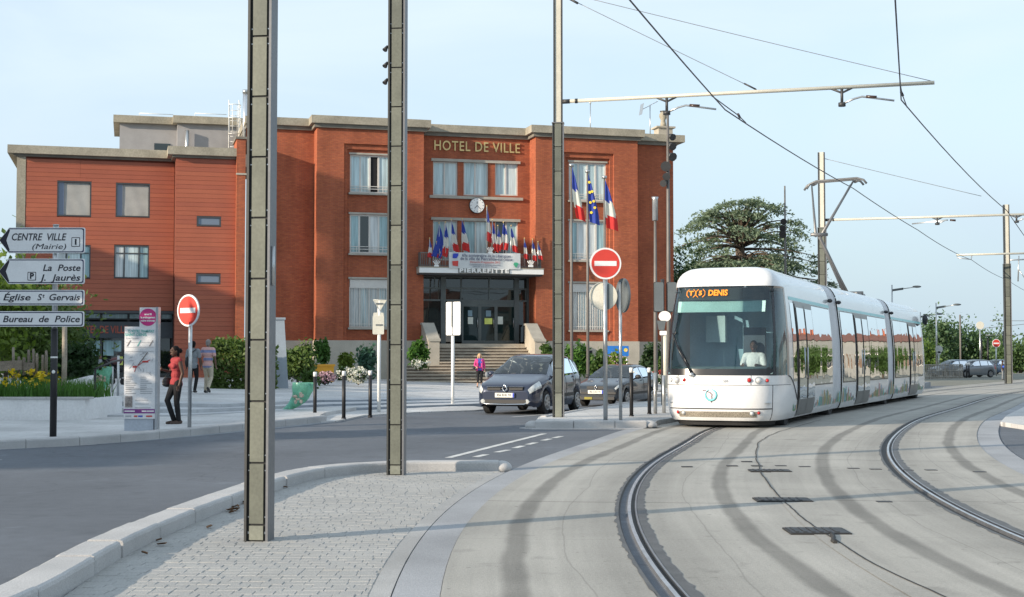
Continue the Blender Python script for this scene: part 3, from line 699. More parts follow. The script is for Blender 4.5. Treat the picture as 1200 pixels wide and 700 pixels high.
# set-back walls left and right, central bay
mb = MB(); sl = S(287, YC)
wall(mb, sl, sL0, ZP, ZB, [], YC, .1); hb(mb, 'side_wall', m_brick); mb = MB()
sE = S(790, YC)
wall(mb, sR1, sE, ZP, ZB, [], YC, .1); mb.add([(sE, YC, ZP), (sE, YC + 12, ZP), (sE, YC + 12, ZB), (sE, YC, ZB)], [(0, 1, 2, 3)])
hb(mb, 'side_wall', m_brick)
hb(MB().box(sl, sL0 - .05, YC - .05, YC + 5, -.3, ZP - .001), 'plinth', m_stone)
mb = MB().box(sR1 + .05, sE + .05, YC - .05, YC + 12, -.3, ZP - .001); hb(mb, 'plinth', m_stone)
cw = [(S(a, YC), S(b, YC), Zf(a, 229, YC), Zf(a, 189, YC)) for a, b in ((507, 536), (543, 572), (580, 607))]
cw2 = [(S(a, YC), S(b, YC), Zf(a, 305, YC), Zf(a, 258, YC)) for a, b in ((507, 536), (543, 572), (580, 607))]
ZFL = 2.25                                   # entrance floor level
ent = (S(497, YC), S(629, YC), ZFL, Zf(515, 323, YC))
mb = MB(); wall(mb, sL1, sR0, 0, ZB, cw + cw2 + [(sL1 + .02, sR0 - .02, ZFL, ent[3])], YC, .22); hb(mb, 'central_wall', m_brick)
for k, (a, b, c, d) in enumerate(cw): window(a, b, c, d, YC + .10, (0, .47, 1), m_frw, [m_gl[0], m_gl[1]], fw=.08, sill=False)
for k, (a, b, c, d) in enumerate(cw2): window(a, b, c, d, YC + .10, (0, .5, 1), m_frw, [m_gl[2], m_gl[1]] if k < 2 else [m_gld, m_gl[2]], fw=.08, sill=False)
mb = MB()
for rowi, (zt_, zb_) in enumerate(((cw[0][3], cw[0][2]), (cw2[0][3], cw2[0][2]))):
    a, b = cw[0][0] - .12, cw[2][1] + .12
    mb.box(a, b, YC - .10, YC + .04, zt_ + .005, zt_ + .16)
    if rowi == 0: mb.box(a - .1, b + .15, YC - .14, YC + .04, zb_ - .16, zb_ - .004)
hb(mb, 'stone_band', m_sill)
# cornice pieces (butted end to end)
mb = MB()
def corn(a, b, y, y1, dz=0):
    mb.box(a, b, y, y1, ZB + .20, ZT + dz)
mc2 = MB()
def corn_in(a, b, y, y1): mc2.box(a, b, y, y1, ZB - .002, ZB + .20)
o_ = .34
corn(sL0 - o_, sL1 + o_, -o_, 13); corn(sR0 - o_, sR1 + o_, -o_, 13)
corn(sl - .1, sL0 - o_ - .002, YC - o_, 13, -.003); corn(sL1 + o_ + .002, sR0 - o_ - .002, YC - o_, 13, -.003); corn(sR1 + o_ + .002, sE + .62, YC - o_, 13.5, -.003)
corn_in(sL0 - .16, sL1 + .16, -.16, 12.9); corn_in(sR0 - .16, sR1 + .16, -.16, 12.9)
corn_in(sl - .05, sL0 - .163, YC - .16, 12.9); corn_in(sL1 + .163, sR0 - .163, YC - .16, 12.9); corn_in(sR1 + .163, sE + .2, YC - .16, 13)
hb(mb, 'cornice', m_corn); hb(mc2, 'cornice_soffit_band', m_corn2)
# letters and clock
zl = Zf(558, 173, YC); a, b = S(508, YC), S(609, YC)
text('lettering', 'HOTEL DE VILLE', .78, m_gold, hall, ((a + b) / 2, YC - .06, zl), ext=.03, fit=(b - a), bold=.008, spacing=1.12)
cs_, cz_ = F(559, 241, YC - .2)
cr_ = 9.2 / 1650 * 79.5
ck = T('wall_clock', 'round white wall clock under the upper windows of the town hall', 'clock', FW(cs_, YC, cz_), BA)
MB().disc((0, -.16, 0), (0, 1, 0), cr_, 32, .12).build('case', m_frg, ck)
MB().disc((0, -.225, 0), (0, 1, 0), cr_ * .94, 32, .012).build('face', m_wh, ck)
mb = MB()
for k in range(12):
    w = 2 * math.pi * k / 12; c, s = math.cos(w), math.sin(w)
    mb.obox((s * cr_ * .80, -.234, c * cr_ * .80), (c * .012, 0, -s * .012), (0, .003, 0), (s * .035, 0, c * .035))
mb.build('hour_marks', m_dk, ck)
mb = MB()
for w, l_ in ((R(135), .70), (R(220), .5)):
    s, c = math.sin(w), math.cos(w); mb.obox((s * cr_ * l_ / 2, -.240, c * cr_ * l_ / 2), (c * .014, 0, -s * .014), (0, .003, 0), (s * cr_ * l_ / 2, 0, c * cr_ * l_ / 2))
mb.build('hands', m_dk, ck); MB().box(-.02, .02, -.24, -.236, .10, .22).build('emblem', m_dk, ck)

# entrance glazing
yE = YC + .15
sa, sb = sL1 + .03, sR0 - .03; zt_e = ent[3]
def se(u): return S(u, yE)
def ze(v): return Zf(560, v, yE)
mb = MB(); posts = [sa + .06, se(519), se(605), sb - .06]
fw = .10
for p in posts: mb.box(p - fw * (1.4 if p in posts[1:3] else .6), p + fw * (1.4 if p in posts[1:3] else .6), yE - .10, yE + .06, ZFL, zt_e)
gfr = mb.build('entrance_frame', m_frg, hall)
m_frm = M('entrance_metal', (.10, .115, .115), .4, .4)
gfr.data.materials[0] = m_frm
mb = MB(); rails = [zt_e - .05, ze(338.5), ze(352.5)]
for z in rails: mb.box(sa, sb, yE - .05, yE + .05, z - .05, z + .05)
for u in (540, 573): mb.box(se(u) - .035, se(u) + .035, yE - .045, yE + .045, ze(352.5) + .05, zt_e - .1)
mb.box(se(509) - .03, se(509) + .03, yE - .045, yE + .045, ze(338), zt_e - .1); mb.box(se(616) - .03, se(616) + .03, yE - .045, yE + .045, ze(352), ze(339))
mb.build('transom', m_frm, gfr)
def pane(u0, u1, v0, v1, g, y=0):
    a, b = (u0 if isinstance(u0, str) else 0), 0
    s0 = sa if u0 is None else se(u0); s1 = sb if u1 is None else se(u1); t_ = random.uniform(-.012, .012)
    MB().add([(s0, yE + y + t_, ze(v1)), (s1, yE + y - t_, ze(v1)), (s1, yE + y - t_, ze(v0)), (s0, yE + y + t_, ze(v0))], [(0, 1, 2, 3)]).build('pane', g, gfr)
for v0, v1 in ((323, 338.5), (338.5, 352.5), (352.5, 401)):
    pane(None, 519, v0, v1, m_gld); pane(605, None, v0, v1, m_gld)
    if v1 < 360:
        for u0, u1 in ((519, 540), (540, 573), (573, 605)): pane(u0, u1, v0, v1, m_gld)
pane(519, 541, 352.5, 401, m_gld)
# doors with notices
def notice(u0, u1, v0, v1, m, par):
    a, b = se(u0), se(u1); MB().box(a, b, yE - .065, yE - .055, ze(v1), ze(v0)).build('notice', m, par)
m_pap = M('paper', (.62, .66, .60), .8, fine=0); m_yel = M('paper_yellow', (.65, .72, .18), .8, fine=0); m_blu = M('paper_blue', (.20, .30, .36), .8, fine=0)
zd = ze(357)
m_gldoor = Mglass('door_glass', (.008, .02, .02), 1.5, .02, .05, .8)
for u0, u1 in ((541, 562), (562, 581), (581, 604)):
    a, b = se(u0), se(u1); mb = MB()
    mb.box(a, a + .09, yE - .05, yE + .04, ZFL + .01, zd).box(b - .09, b, yE - .05, yE + .04, ZFL + .01, zd).box(a + .09, b - .09, yE - .049, yE + .04, zd - .12, zd - .001).box(a + .09, b - .09, yE - .049, yE + .04, ZFL + .01, ZFL + .2)
    d_ = mb.build('entrance_door', m_frm, hall)
    MB().add([(a, yE, ZFL), (b, yE + .01, ZFL), (b, yE + .01, zd), (a, yE, zd)], [(0, 1, 2, 3)]).build('pane', m_gldoor, d_)
    MB().tube([(b - .14, yE - .09, ZFL + .95), (b - .14, yE - .09, ZFL + 1.5)], .02, 6).build('handle', m_gal, d_)
    if u0 == 541: notice(548, 554, 372, 380, m_pap, d_); notice(548, 553, 364, 371, m_blu, d_)
    if u0 == 562: notice(567.5, 576.5, 373, 380, m_yel, d_); notice(569, 575, 364, 371, m_blu, d_)
    if u0 == 581: notice(583, 589, 371, 380, m_pap, d_)
mb = MB(); m_lob = M('lobby_wall', (.16, .17, .165), .8)
hb(MB().box(sa - .2, sb + .2, yE + 4.5, yE + 4.7, 0, zt_e + .3), 'lobby_wall', m_lob); hb(MB().box(sa - .2, sb + .2, yE + .1, yE + 4.5, ZFL - .2, ZFL - .01), 'lobby_floor', m_lob); hb(MB().box(sa - .2, sb + .2, yE + .1, yE + 4.5, zt_e + .05, zt_e + .25), 'lobby_ceiling', m_lob)
for s_ in (sa - .35, sb + .21): hb(MB().box(s_, s_ + .14, yE + .1, yE + 4.5, 0, zt_e + .05), 'lobby_wall', m_lob)
MB().box(se(541), se(604), yE - .046, yE + .04, zd + .003, ze(352.5) - .052).build('head_panel', m_frm, gfr)
MB().cyl(se(596), yE + 1.2, ZFL, ZFL + 1.0, .16, 12).build('lobby_bin', m_gal, hall)
# canopy with the town's name, balcony rail, banner
yc0 = -.75
ca, cb_ = S(491, yc0), S(637, yc0); cz1, cz0 = Zf(560, 313.5, yc0), Zf(560, 321.5, yc0)
mb = MB().box(ca, cb_, yc0, YC, cz0 + .03, cz1 - .05); cn = mb.build('canopy', m_stone, hall)
MB().box(ca - .03, cb_ + .03, yc0 - .05, YC - .3, cz1 - .052, cz1).build('coping', m_corn, cn)
MB().box(ca + .02, cb_ - .02, yc0 + .1, YC, cz0 - .05, cz0 + .028).build('soffit', m_frg, cn)
MB().box(ca, S(536.5, yc0), yc0 - .03, yc0 - .002, cz0 + .04, cz1 - .06).build('fascia_panel', m_wh, cn)
MB().box(S(597.5, yc0), cb_, yc0 - .03, yc0 - .002, cz0 + .04, cz1 - .06).build('fascia_panel', m_wh, cn)
MB().box(S(536.7, yc0), S(597.3, yc0), yc0 - .028, yc0 - .002, cz0 + .04, cz1 - .06).build('fascia_panel', M('fascia_shadow', (.24, .25, .24), .6), cn)
text('fascia_lettering', 'PIERREFITTE', .30, m_wh, hall, ((S(538, yc0) + S(596, yc0)) / 2, yc0 - .06, (cz0 + cz1) / 2 - .01), ext=.03, fit=S(596, yc0) - S(538, yc0), bold=.012, spacing=1.2)
m_balu = M('balcony_metal', (.16, .15, .14), .6, .2)
mb = MB(); bz = Zf(512, 297, yc0 + .15)
for k in range(64):
    s = lerp(ca + .12, cb_ - .12, k / 63); mb.box(s - .018, s + .018, yc0 + .13, yc0 + .165, cz1, bz)
mb.box(ca + .08, cb_ - .08, yc0 + .12, yc0 + .18, bz, bz + .05).box(ca + .08, cb_ - .08, yc0 + .125, yc0 + .175, cz1 + .06, cz1 + .10)
for s in (ca + .1, cb_ - .1):
    for k in range(12): y = lerp(yc0 + .22, -.06, k / 11); mb.box(s - .018, s + .018, y - .018, y + .018, cz1, bz)
    mb.box(s - .03, s + .03, yc0 + .2, -.02, bz, bz + .05)
mb.build('balcony_rail', m_balu, hall)
# white fan shaped flag holders on the canopy edge
for u in (511.5, 622, 574.5):
    y_ = yc0 - .02; s, z = F(u, 312.5 if u != 574.5 else 297, y_)
    fh = T('flag_holder', {511.5: 'white fan shaped flag holder on the left end of the balcony', 622: 'white fan shaped flag holder on the right end of the balcony', 574.5: 'white fan shaped flag holder rising behind the banner'}[u], 'flag holder', FW(s, y_, z), BA)
    mb = MB()
    for k in range(5): w = (k - 2) * .30; mb.tube([(math.sin(w) * .06, 0, .05), (math.sin(w) * .34, -.03, .05 + math.cos(w) * .30)], .022, 6)
    mb.build('sockets', m_wh, fh); MB().box(-.13, .13, -.03, .05, -.03, .08).build('bracket', m_wh, fh)
# banner
ba, bb = S(525.5, yc0), S(609.5, yc0); bz0, bz1 = Zf(560, 315, yc0 - .1), Zf(560, 296, yc0 - .1)
bn = T('banner', 'white printed anniversary banner tied across the balcony rail', 'banner', FW((ba + bb) / 2, yc0 - .09, bz0), BA)
w_, h_ = (bb - ba) / 2, bz1 - bz0
rows = [[(lerp(-w_, w_, i / 24), .012 * math.sin(i * 1.1) + .02 * (j / 4), h_ * j / 4 - .03 * math.sin(math.pi * i / 24) * (j / 4)) for i in range(25)] for j in range(5)]
MB().grid(rows, 0, True).build('cloth', M('banner_cloth', (.58, .60, .60), .7, var=.05), bn)
m_navy = M('print_navy', (.03, .04, .12), .7, fine=0); m_redp = M('print_red', (.55, .06, .05), .7, fine=0); m_grp = M('print_green', (.05, .35, .20), .7, fine=0); m_bluep = M('print_blue', (.03, .06, .45), .7, fine=0)
hp = (math.pi / 2, 0, 0)
text('print', '69e anniversaire de la Libération', .24, m_navy, bn, (.08, -.03, h_ * .80), fit=2.75)
text('print', 'de la ville de Pierrefitte-sur-Seine', .24, m_navy, bn, (.08, -.03, h_ * .60), fit=2.95)
text('print', 'Dimanche 8 septembre 2013', .16, m_redp, bn, (.0, -.03, h_ * .40), fit=1.7)
text('print', 'Commémoration au monument aux morts', .11, m_navy, bn, (.0, -.03, h_ * .24), fit=1.75)
text('print', 'Cérémonie suivie d’un vin d’honneur', .09, m_navy, bn, (.0, -.03, h_ * .12), fit=1.4)
MB().plate([(-w_ + .2, h_ * .62), (-w_ + .42, h_ * .62), (-w_ + .52, h_ * .78), (-w_ + .52, h_ * .92), (-w_ + .22, h_ * .90)], -.032, -.03).build('print_mark', m_bluep, bn)
MB().plate([(-w_ + .2, h_ * .16), (-w_ + .5, h_ * .12), (-w_ + .52, h_ * .46), (-w_ + .18, h_ * .44)], -.032, -.03).build('print_mark', m_redp, bn)
MB().plate([(w_ - .42, h_ * .30), (w_ - .26, h_ * .08), (w_ - .12, h_ * .34), (w_ - .2, h_ * .42), (w_ - .36, h_ * .42)], -.032, -.03).build('print_mark', m_grp, bn)

# entrance stair: steps and sloping cheek walls
st = T('entrance_stair', 'broad pale stone stair rising to the town hall doors between sloping walls', 'staircase', FW((sL1 + sR0) / 2, -2, 0), BA)
def stb(mb, name, m):
    o = mb.build(name, m, st); o.matrix_parent_inverse = WM(st).inverted() @ hall.matrix_basis; return o
nst = 13; tread = .33; y_top = -.2
a0, b0 = S(516, -2.3), S(627, -2.3)
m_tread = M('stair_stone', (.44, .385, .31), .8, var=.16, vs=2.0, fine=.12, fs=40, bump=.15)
m_riser = M('stair_riser_shade', (.20, .165, .13), .85, var=.3, vs=2.5, fine=.2, fs=30)  # darker colour stands for the shade lines under the nosings
y = YC
stb(MB().box(sL1 + .06, sR0 - .06, -.2, YC + .10, ZFL - .17, ZFL), 'landing', m_tread)
for k in range(nst):
    z1 = ZFL - (k + 1) * ZFL / (nst + .6); yf = -.2 - (k + 1) * tread
    wide = k >= 6
    a, b = (S(479, -4.0) - (k - 6) * .06, S(652, -4.0) + (k - 6) * .06) if wide else (a0, b0)
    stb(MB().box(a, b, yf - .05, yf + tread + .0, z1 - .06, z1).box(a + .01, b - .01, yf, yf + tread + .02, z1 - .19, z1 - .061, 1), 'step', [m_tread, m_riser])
zb_l = .15
for s0, s1 in ((a0 - .60, a0 - .02), (b0 + .02, b0 + .60)):
    mb = MB(); P = [(-.15, ZFL + 1.02), (-.5, ZFL + 1.02), (-1.95, 2.42), (-2.19, 2.36), (-2.19, 0), (-.15, 0)]
    V = [(s0, p[0], p[1]) for p in P] + [(s1, p[0], p[1]) for p in P]; n = 6
    mb.add(V, [tuple(range(n))[::-1], tuple(range(n, 2 * n))] + [(i, (i + 1) % n, n + (i + 1) % n, n + i) for i in range(n)]); stb(mb, 'cheek_wall', m_stone)
    mb = MB(); Q = [(-.10, ZFL + 1.02), (-.51, ZFL + 1.02), (-1.96, 2.425), (-2.25, 2.35)]
    V = [(s0 - .05, p[0], p[1] + .002) for p in Q] + [(s1 + .05, p[0], p[1] + .002) for p in Q] + [(s0 - .05, p[0], p[1] + .12) for p in Q] + [(s1 + .05, p[0], p[1] + .12) for p in Q]
    for i in range(3):
        j = i + 1; mb.add([V[i], V[j], V[4 + j], V[4 + i], V[8 + i], V[8 + j], V[12 + j], V[12 + i]], [(0, 1, 2, 3), (4, 7, 6, 5), (0, 4, 5, 1), (1, 5, 6, 2), (2, 6, 7, 3), (3, 7, 4, 0)])
    stb(mb, 'coping', m_sill)

# ------------------------------------------------------------ clad wing to the left
yb = .3; zwt = Zf(200, 171.4, yb - .35); ya = yb + 1.7
wing = T('clad_wing', 'terracotta clad wing with flat concrete roof edge beside the brick town hall', 'building', FW(S(120, ya), ya, 0), BA)
def wb(mb, name, m, parent=None):
    o = mb.build(name, m, parent or wing); o.matrix_parent_inverse = (WM(parent).inverted() if parent else WM(wing).inverted()) @ hall.matrix_basis; return o
wa0, wa1 = S(27, ya), S(205, ya); wb0, wb1 = S(204, yb), S(276, yb)
zwb = zwt - .55; zbot = Zf(110, 364, ya)
holesA = [(S(a, ya), S(b, ya), Zf(a, d, ya), Zf(a, c, ya)) for a, b, c, d in ((65, 104, 212.5, 252.5), (134, 173, 215, 253.5), (65, 104, 287.5, 325), (133, 172.5, 288, 325.5))]
holesB = [(S(a, yb), S(b, yb), Zf(a, d, yb), Zf(a, c, yb)) for a, b, c, d in ((229.5, 257, 254, 264.5), (229.5, 257, 321.5, 332))]
zgr = -.2
mb = MB(); wall(mb, wa0, wb0, zbot, zwb, holesA, ya, .3)
wall(mb, wb0, wb1, zgr, zwb, holesB, yb, .3); mb.add([(wb0, yb, zgr), (wb0, ya + 2, zgr), (wb0, ya + 2, zwb), (wb0, yb, zwb)], [(0, 1, 2, 3)])
mb.add([(wb1, yb, zgr), (wb1, ya + 2, zgr), (wb1, ya + 2, zwb), (wb1, yb, zwb)], [(3, 2, 1, 0)])
mb.box(wa0 - .45, wa0 - .001, ya - .05, ya + 12, -.2, zwb, 1)
mb.box(wa0, wb1, ya + 3, ya + 12, -.2, zwb, 1)
wb(mb, 'wall_core', [m_cladb, m_corn])
pr = random.Random(5); nsl = 0; shared = {}
def slat(a, b, z, h, y):
    global nsl
    key = (round(b - a, 2), pr.randrange(4), round(h, 2))
    L_ = key[0]
    if key not in shared:
        shared[key] = MB().add([(0, 0, 0), (L_, 0, 0), (L_, 0, h - .012), (0, 0, h - .012), (0, .035, -.002), (L_, .035, -.002), (L_, .03, h - .008), (0, .03, h - .008)], [(0, 1, 2, 3), (0, 4, 5, 1), (3, 2, 6, 7), (0, 3, 7, 4), (1, 5, 6, 2)]).mesh('cladding_slat', m_clad[key[1]])
    o = OB('cladding_slat', shared[key], wing); o.matrix_parent_inverse = WM(wing).inverted() @ hall.matrix_basis; o.location = (a, y - .034 + pr.uniform(-.003, .003), z); nsl += 1
ph = .235
for sec, (s0, s1, z0, holes, y) in enumerate(((wa0 + .02, wb0 - .03, zbot + .02, holesA, ya), (wb0 + .0, wb1 - .02, .1, holesB, yb))):
    z = z0; ri = 0
    while z + ph < zwb + .01:
        cuts = [s0 + .001, s1]
        blocks = [(h[0] - .03, h[1] + .03) for h in holes if h[2] - .06 < z + ph and h[3] + .06 > z]
        segs = [(s0, s1)]
        for h in blocks: segs = [q for p in segs for q in ((p[0], min(p[1], h[0])), (max(p[0], h[1]), p[1])) if q[1] - q[0] > .05]
        for h in holes:
            if z < h[2] - .06 < z + ph and h[2] - .045 - z > .04: slat(h[0] - .03, h[1] + .03, z, h[2] - .045 - z, y)
            if z < h[3] + .06 < z + ph and z + ph - h[3] - .045 > .04: slat(h[0] - .03, h[1] + .03, h[3] + .045, z + ph - h[3] - .045, y)
        for a, b in segs:
            if b - a > 4.2:
                c = lerp(a, b, .36 if sec == 0 else .45); slat(a, c - .008, z, ph, y); slat(c, b, z, ph, y)
            else: slat(a, b, z, ph, y)
        z += ph; ri += 1
for i, h in enumerate(holesA):
    w = window(h[0] - .03, h[1] + .03, h[2] - .03, h[3] + .03, ya - .03, (0, 1) if i < 2 else (0, .27, .73, 1), m_frg, [m_blind] if i < 2 else [m_gl[3], m_gl[1], m_gl[2]], parent=wing, rails=() if i < 2 else (.76,), fw=.065, sill=False, pdepth=.17 if i < 2 else .06)
    fix = [w]
    for o in fix: o.matrix_parent_inverse = WM(wing).inverted() @ hall.matrix_basis
    if i < 2:   # hanging blind with creases
        mbb = MB(); a, b, c, d = h
        rows = [[(lerp(a + .05, b - .05, k / 30), ya + .09 + .007 * math.sin(k * .5 + j * .9) * (1 - j / 8) , lerp(c + .05, d - .04, j / 6)) for k in range(31)] for j in range(7)]
        q = mbb.grid(rows).build('blind', m_blind, w)
        MB().add([(a, ya + .05, c), (a + .32, ya + .05, c), (a + .32, ya + .05, d), (a, ya + .05, d)], [(0, 1, 2, 3)]).build('side_pane', Mglass('side_light', (.16, .19, .26), 1.5), w)
for h in holesB:
    w = window(h[0] - .03, h[1] + .03, h[2] - .03, h[3] + .03, yb - .03, (0, 1), m_frg, [Mglass('strip_glass', (.16, .20, .26), 1.5)], parent=wing, fw=.09, sill=False)
    w.matrix_parent_inverse = WM(wing).inverted() @ hall.matrix_basis
mb = MB().box(wa0 - .9, wb0 - .44, ya - .45, ya + 12, zwb + .12, zwt).box(wb0 - .438, wb1, yb - .45, ya + 12, zwb + .12, zwt + .003)
wb(mb, 'cornice', m_corn)
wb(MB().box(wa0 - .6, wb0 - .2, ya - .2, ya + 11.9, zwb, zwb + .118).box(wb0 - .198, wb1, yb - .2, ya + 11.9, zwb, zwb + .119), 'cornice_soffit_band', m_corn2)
# ground floor glazing under the overhang
yg = ya + 1.0
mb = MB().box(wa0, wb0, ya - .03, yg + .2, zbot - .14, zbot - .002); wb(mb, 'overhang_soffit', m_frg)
ga, gb = S(14, yg), S(202, yg); zg = .1
gmb = MB(); us = (14, 50, 84, 118, 150, 187, 202)
def zg_(v): return Zf(110, v, yg)
for u in us: s = S(u, yg); gmb.box(s - .06, s + .06, yg - .05, yg + .05, zg, zbot - .14)
for v in (374, 380): gmb.box(ga, gb, yg - .045, yg + .045, zg_(v) - .04, zg_(v) + .04)
gf = wb(gmb, 'shopfront_frame', m_frg)
for i in range(len(us) - 1):
    s0, s1 = S(us[i], yg), S(us[i + 1], yg)
    for v0, v1, g in ((365, 374, m_gl[2]), (380, 450, m_gld)):
        wb(MB().add([(s0, yg, zg_(v1)), (s1, yg + .01, zg_(v1)), (s1, yg + .01, zg_(v0)), (s0, yg, zg_(v0))], [(0, 1, 2, 3)]), 'pane', g, gf)
for u0, u1, v0, v1 in ((107, 117, 399, 417), (121, 133, 399, 417), (134, 142, 399, 412), (94, 101, 401, 415)):
    s0, s1 = S(u0, yg - .06), S(u1, yg - .06); wb(MB().box(s0, s1, yg - .075, yg - .066, Zf(110, v1, yg - .06), Zf(110, v0, yg - .06)), 'pale_pane', m_gl[2], gf)  # pale panes set in front of the dark glass
wb(MB().box(S(139, yg), S(144, yg), yg - .09, yg - .08, zg_(428), zg_(418)), 'notice', m_yel, gf)
ys = yg - .5; s0, s1 = S(84, ys), S(152, ys)
fb = wb(MB().box(S(62, ys), S(202, ys), ys, ys + .45, Zf(110, 396, ys), Zf(110, 377, ys)), 'sign_band', M('sign_band_dark', (.035, .045, .055), .4))
m_red_l = M('red_letters', (.34, .07, .04), .5, fine=0)
t_ = text('lettering', 'HOTEL DE VILLE', .55, m_red_l, fb, ((S(87, ys) + S(149, ys)) / 2, ys - .03, (Zf(110, 391.5, ys) + Zf(110, 382, ys)) / 2), ext=.02, fit=S(149, ys) - S(87, ys), bold=.012)
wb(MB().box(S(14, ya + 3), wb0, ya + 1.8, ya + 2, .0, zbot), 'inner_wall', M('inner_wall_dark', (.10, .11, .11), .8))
# brick pilaster between wing and hall, penthouse, roof kit
hb(MB().box(S(275.5, -.2), S(286, -.2), -.2, 2.0, 0, Zf(280, 163, -.2)), 'pilaster', m_brick)
hb(MB().box(S(275, -.2) - .05, S(286, -.2) + .06, -.27, 2.05, Zf(280, 163, -.2) + .001, Zf(280, 163, -.2) + .12), 'pilaster_cap', m_corn2)
hb(MB().box(S(276.3, -.2) - .06, S(286, -.2) + .05, -.24, -.1, Zf(280, 205, -.2), Zf(280, 203, -.2)), 'stone_band', m_stone)
yp = 7.0; p0, p1, p2 = S(137, yp), S(205, yp - .7), S(300, yp - .7); zp = Zf(137, 137, yp - .3)
ph_ = T('roof_storey', 'grey rendered roof storey set back above the clad wing', 'roof storey', FW(p0, yp, zwt), BA)
def pb(mb, name, m):
    o = mb.build(name, m, ph_); o.matrix_parent_inverse = WM(ph_).inverted() @ hall.matrix_basis; return o
zpb = zwt - .1
pb(MB().box(p0, p1, yp, yp + 5, zpb, zp - .3).box(p1 + .001, p2, yp - .7, yp + 5, zpb, zp - .3), 'wall', m_cream)
pb(MB().box(p0 - .35, p1 - .25, yp - .3, yp + 5.2, zp - .298, zp + .12).box(p1 - .248, p2, yp - 1.0, yp + 5.2, zp - .298, zp + .123), 'roof_edge', m_corn)
w0, w1 = S(178, yp), S(197, yp); pb(MB().box(w0, w1, yp - .04, yp - .005, Zf(178, 177, yp), Zf(178, 168, yp)), 'window', m_gld)
pb(MB().tube([FWl for FWl in [(S(160, yp), yp - .1, zp + .30), (S(200, yp), yp - .1, zp + .30)]], .02, 6).tube([(S(225, yp), yp - .8, zp + .32), (S(262, yp), yp - .8, zp + .32)], .02, 6).tube([(S(160, yp), yp - .1, zp + .1), (S(160, yp), yp - .1, zp + .3)], .02, 6).tube([(S(225, yp), yp - .8, zp + .1), (S(225, yp), yp - .8, zp + .32)], .02, 6), 'edge_rail', m_wh)
pb(MB().cyl(S(216.5, yp - .95), yp - .95, zwt, Zf(216, 153, yp - .95), .12, 10).tube([(S(210, yp - 2), yp - 2, zwt + .05), (S(213, yp - 2), yp - 2, zwt + .3)], .03, 6).tube([(S(238, yp - 2), yp - 2, zwt + .05), (S(241, yp - 2), yp - 2, zwt + .3)], .03, 6), 'vent_pipe', m_gal)
# caged ladder
yl = yp - 1.6; la, lb = S(266, yl), S(278, yl)
zl0, zl1 = zwt, Zf(270, 117, yl)
ld = T('roof_ladder', 'white caged access ladder standing on the flat roof', 'ladder', FW(la, yl, zwt), BA)
def ldb(mb, name): 
    o = mb.build(name, m_wh, ld); o.matrix_parent_inverse = WM(ld).inverted() @ hall.matrix_basis; return o
zc = Zf(270, 158, yl)
mb = MB()
for s in (la, lb): mb.tube([(s, yl, zl0), (s, yl, zl1 - .25), (s, yl + .2, zl1), (s, yl + .6, zl1)], .035, 6)
ldb(mb, 'rail'); mb = MB(); k = zl0 + .3
while k < zl1 - .4: mb.tube([(la, yl, k), (lb, yl, k)], .018, 6); k += .3
ldb(mb, 'rung'); mb = MB()
for zz in (zc, (zc + zl1) / 2 - .1, zl1 - .35):
    mb.tube([(la, yl, zz), (la - .05, yl - .4, zz), ((la + lb) / 2, yl - .65, zz), (lb + .05, yl - .4, zz), (lb, yl, zz)], .022, 6)
for s, y in ((la - .05, yl - .4), (la + .15, yl - .58), (lb - .15, yl - .58), (lb + .05, yl - .4)): mb.tube([(s, y, zc), (s, y, zl1 - .35)], .018, 6)
ldb(mb, 'cage')
yq = 2.2; fl = T('flue_pipe', 'shiny metal flue pipe on the brick pilaster beside the roof ladder', 'flue', FW(S(285.3, yq), yq, Zf(284, 163, -.2)), BA)
z0, z1 = 0, Zf(285, 106, yq) - Zf(284, 163, -.2)
MB().cyl(0, 0, -.5, z1, .155, 16).build('pipe', M('bright_steel', (.7, .71, .72), .25, .9), fl); MB().cyl(0, 0, z1 * .47, z1 * .49, .17, 16).cyl(0, 0, z1 * .95, z1 + .02, .17, 16).build('collar', m_gal, fl)
# roof: aerial, chimney, mast
ya_ = 4.0; ar = T('roof_aerial', 'rake shaped television aerial on the roof edge above the right wing', 'aerial', FW(S(763, ya_), ya_, ZT), BA)
zh = Zf(763, 126, ya_) - ZT
mb = MB().cyl(0, 0, -.1, zh + .15, .03, 6); mb.build('mast', m_gal, ar)
mb = MB().tube([(-.55, -.1, zh - .18), (.55, .1, zh + .42)], .022, 6)
for k in range(6):
    t_ = k / 5; c = Vector((-.45 + t_ * .95, -.08 + .17 * t_, zh - .13 + t_ * .53)); mb.tube([c + Vector((0, -.22 + .1 * t_, 0)), c + Vector((0, .22 - .1 * t_, 0))], .012, 5)
mb.add([(-.62, -.3, zh - .5), (-.62, .3, zh - .5), (-.5, .3, zh + .2), (-.5, -.3, zh + .2)], [(0, 1, 2, 3)])
mb.build('antenna', m_gal, ar)
ya_ = 3.0; cy = T('roof_chimney', 'short round chimney pot on a stone base at the right roof edge', 'chimney', FW(S(778.5, ya_), ya_, ZT - .02), BA)
z_ = Zf(778, 151, ya_) - ZT; zt_ = Zf(778, 131, ya_) - ZT
MB().box(-.45, .45, -.4, .4, -.05, z_ - .0).box(-.6, .6, -.5, .5, z_, z_ + .1).build('base', m_stone, cy)
MB().tube([(0, 0, z_ + .1), (0, 0, z_ + .35), (0, 0, lerp(z_, zt_, .5)), (0, 0, lerp(z_, zt_, .7)), (0, 0, lerp(z_, zt_, .85)), (0, 0, zt_)], [.2, .17, .14, .24, .24, .15], 12).build('pot', m_corn, cy)
MB().disc((0, 0, zt_ + .03), (0, 0, 1), .2, 12, .05).build('cap', m_dk, cy)
ya_ = 3.5; rp_ = T('roof_mast', 'thin white capped mast on the roof near the right wing', 'mast', FW(S(692.5, ya_), ya_, ZT - .02), BA)
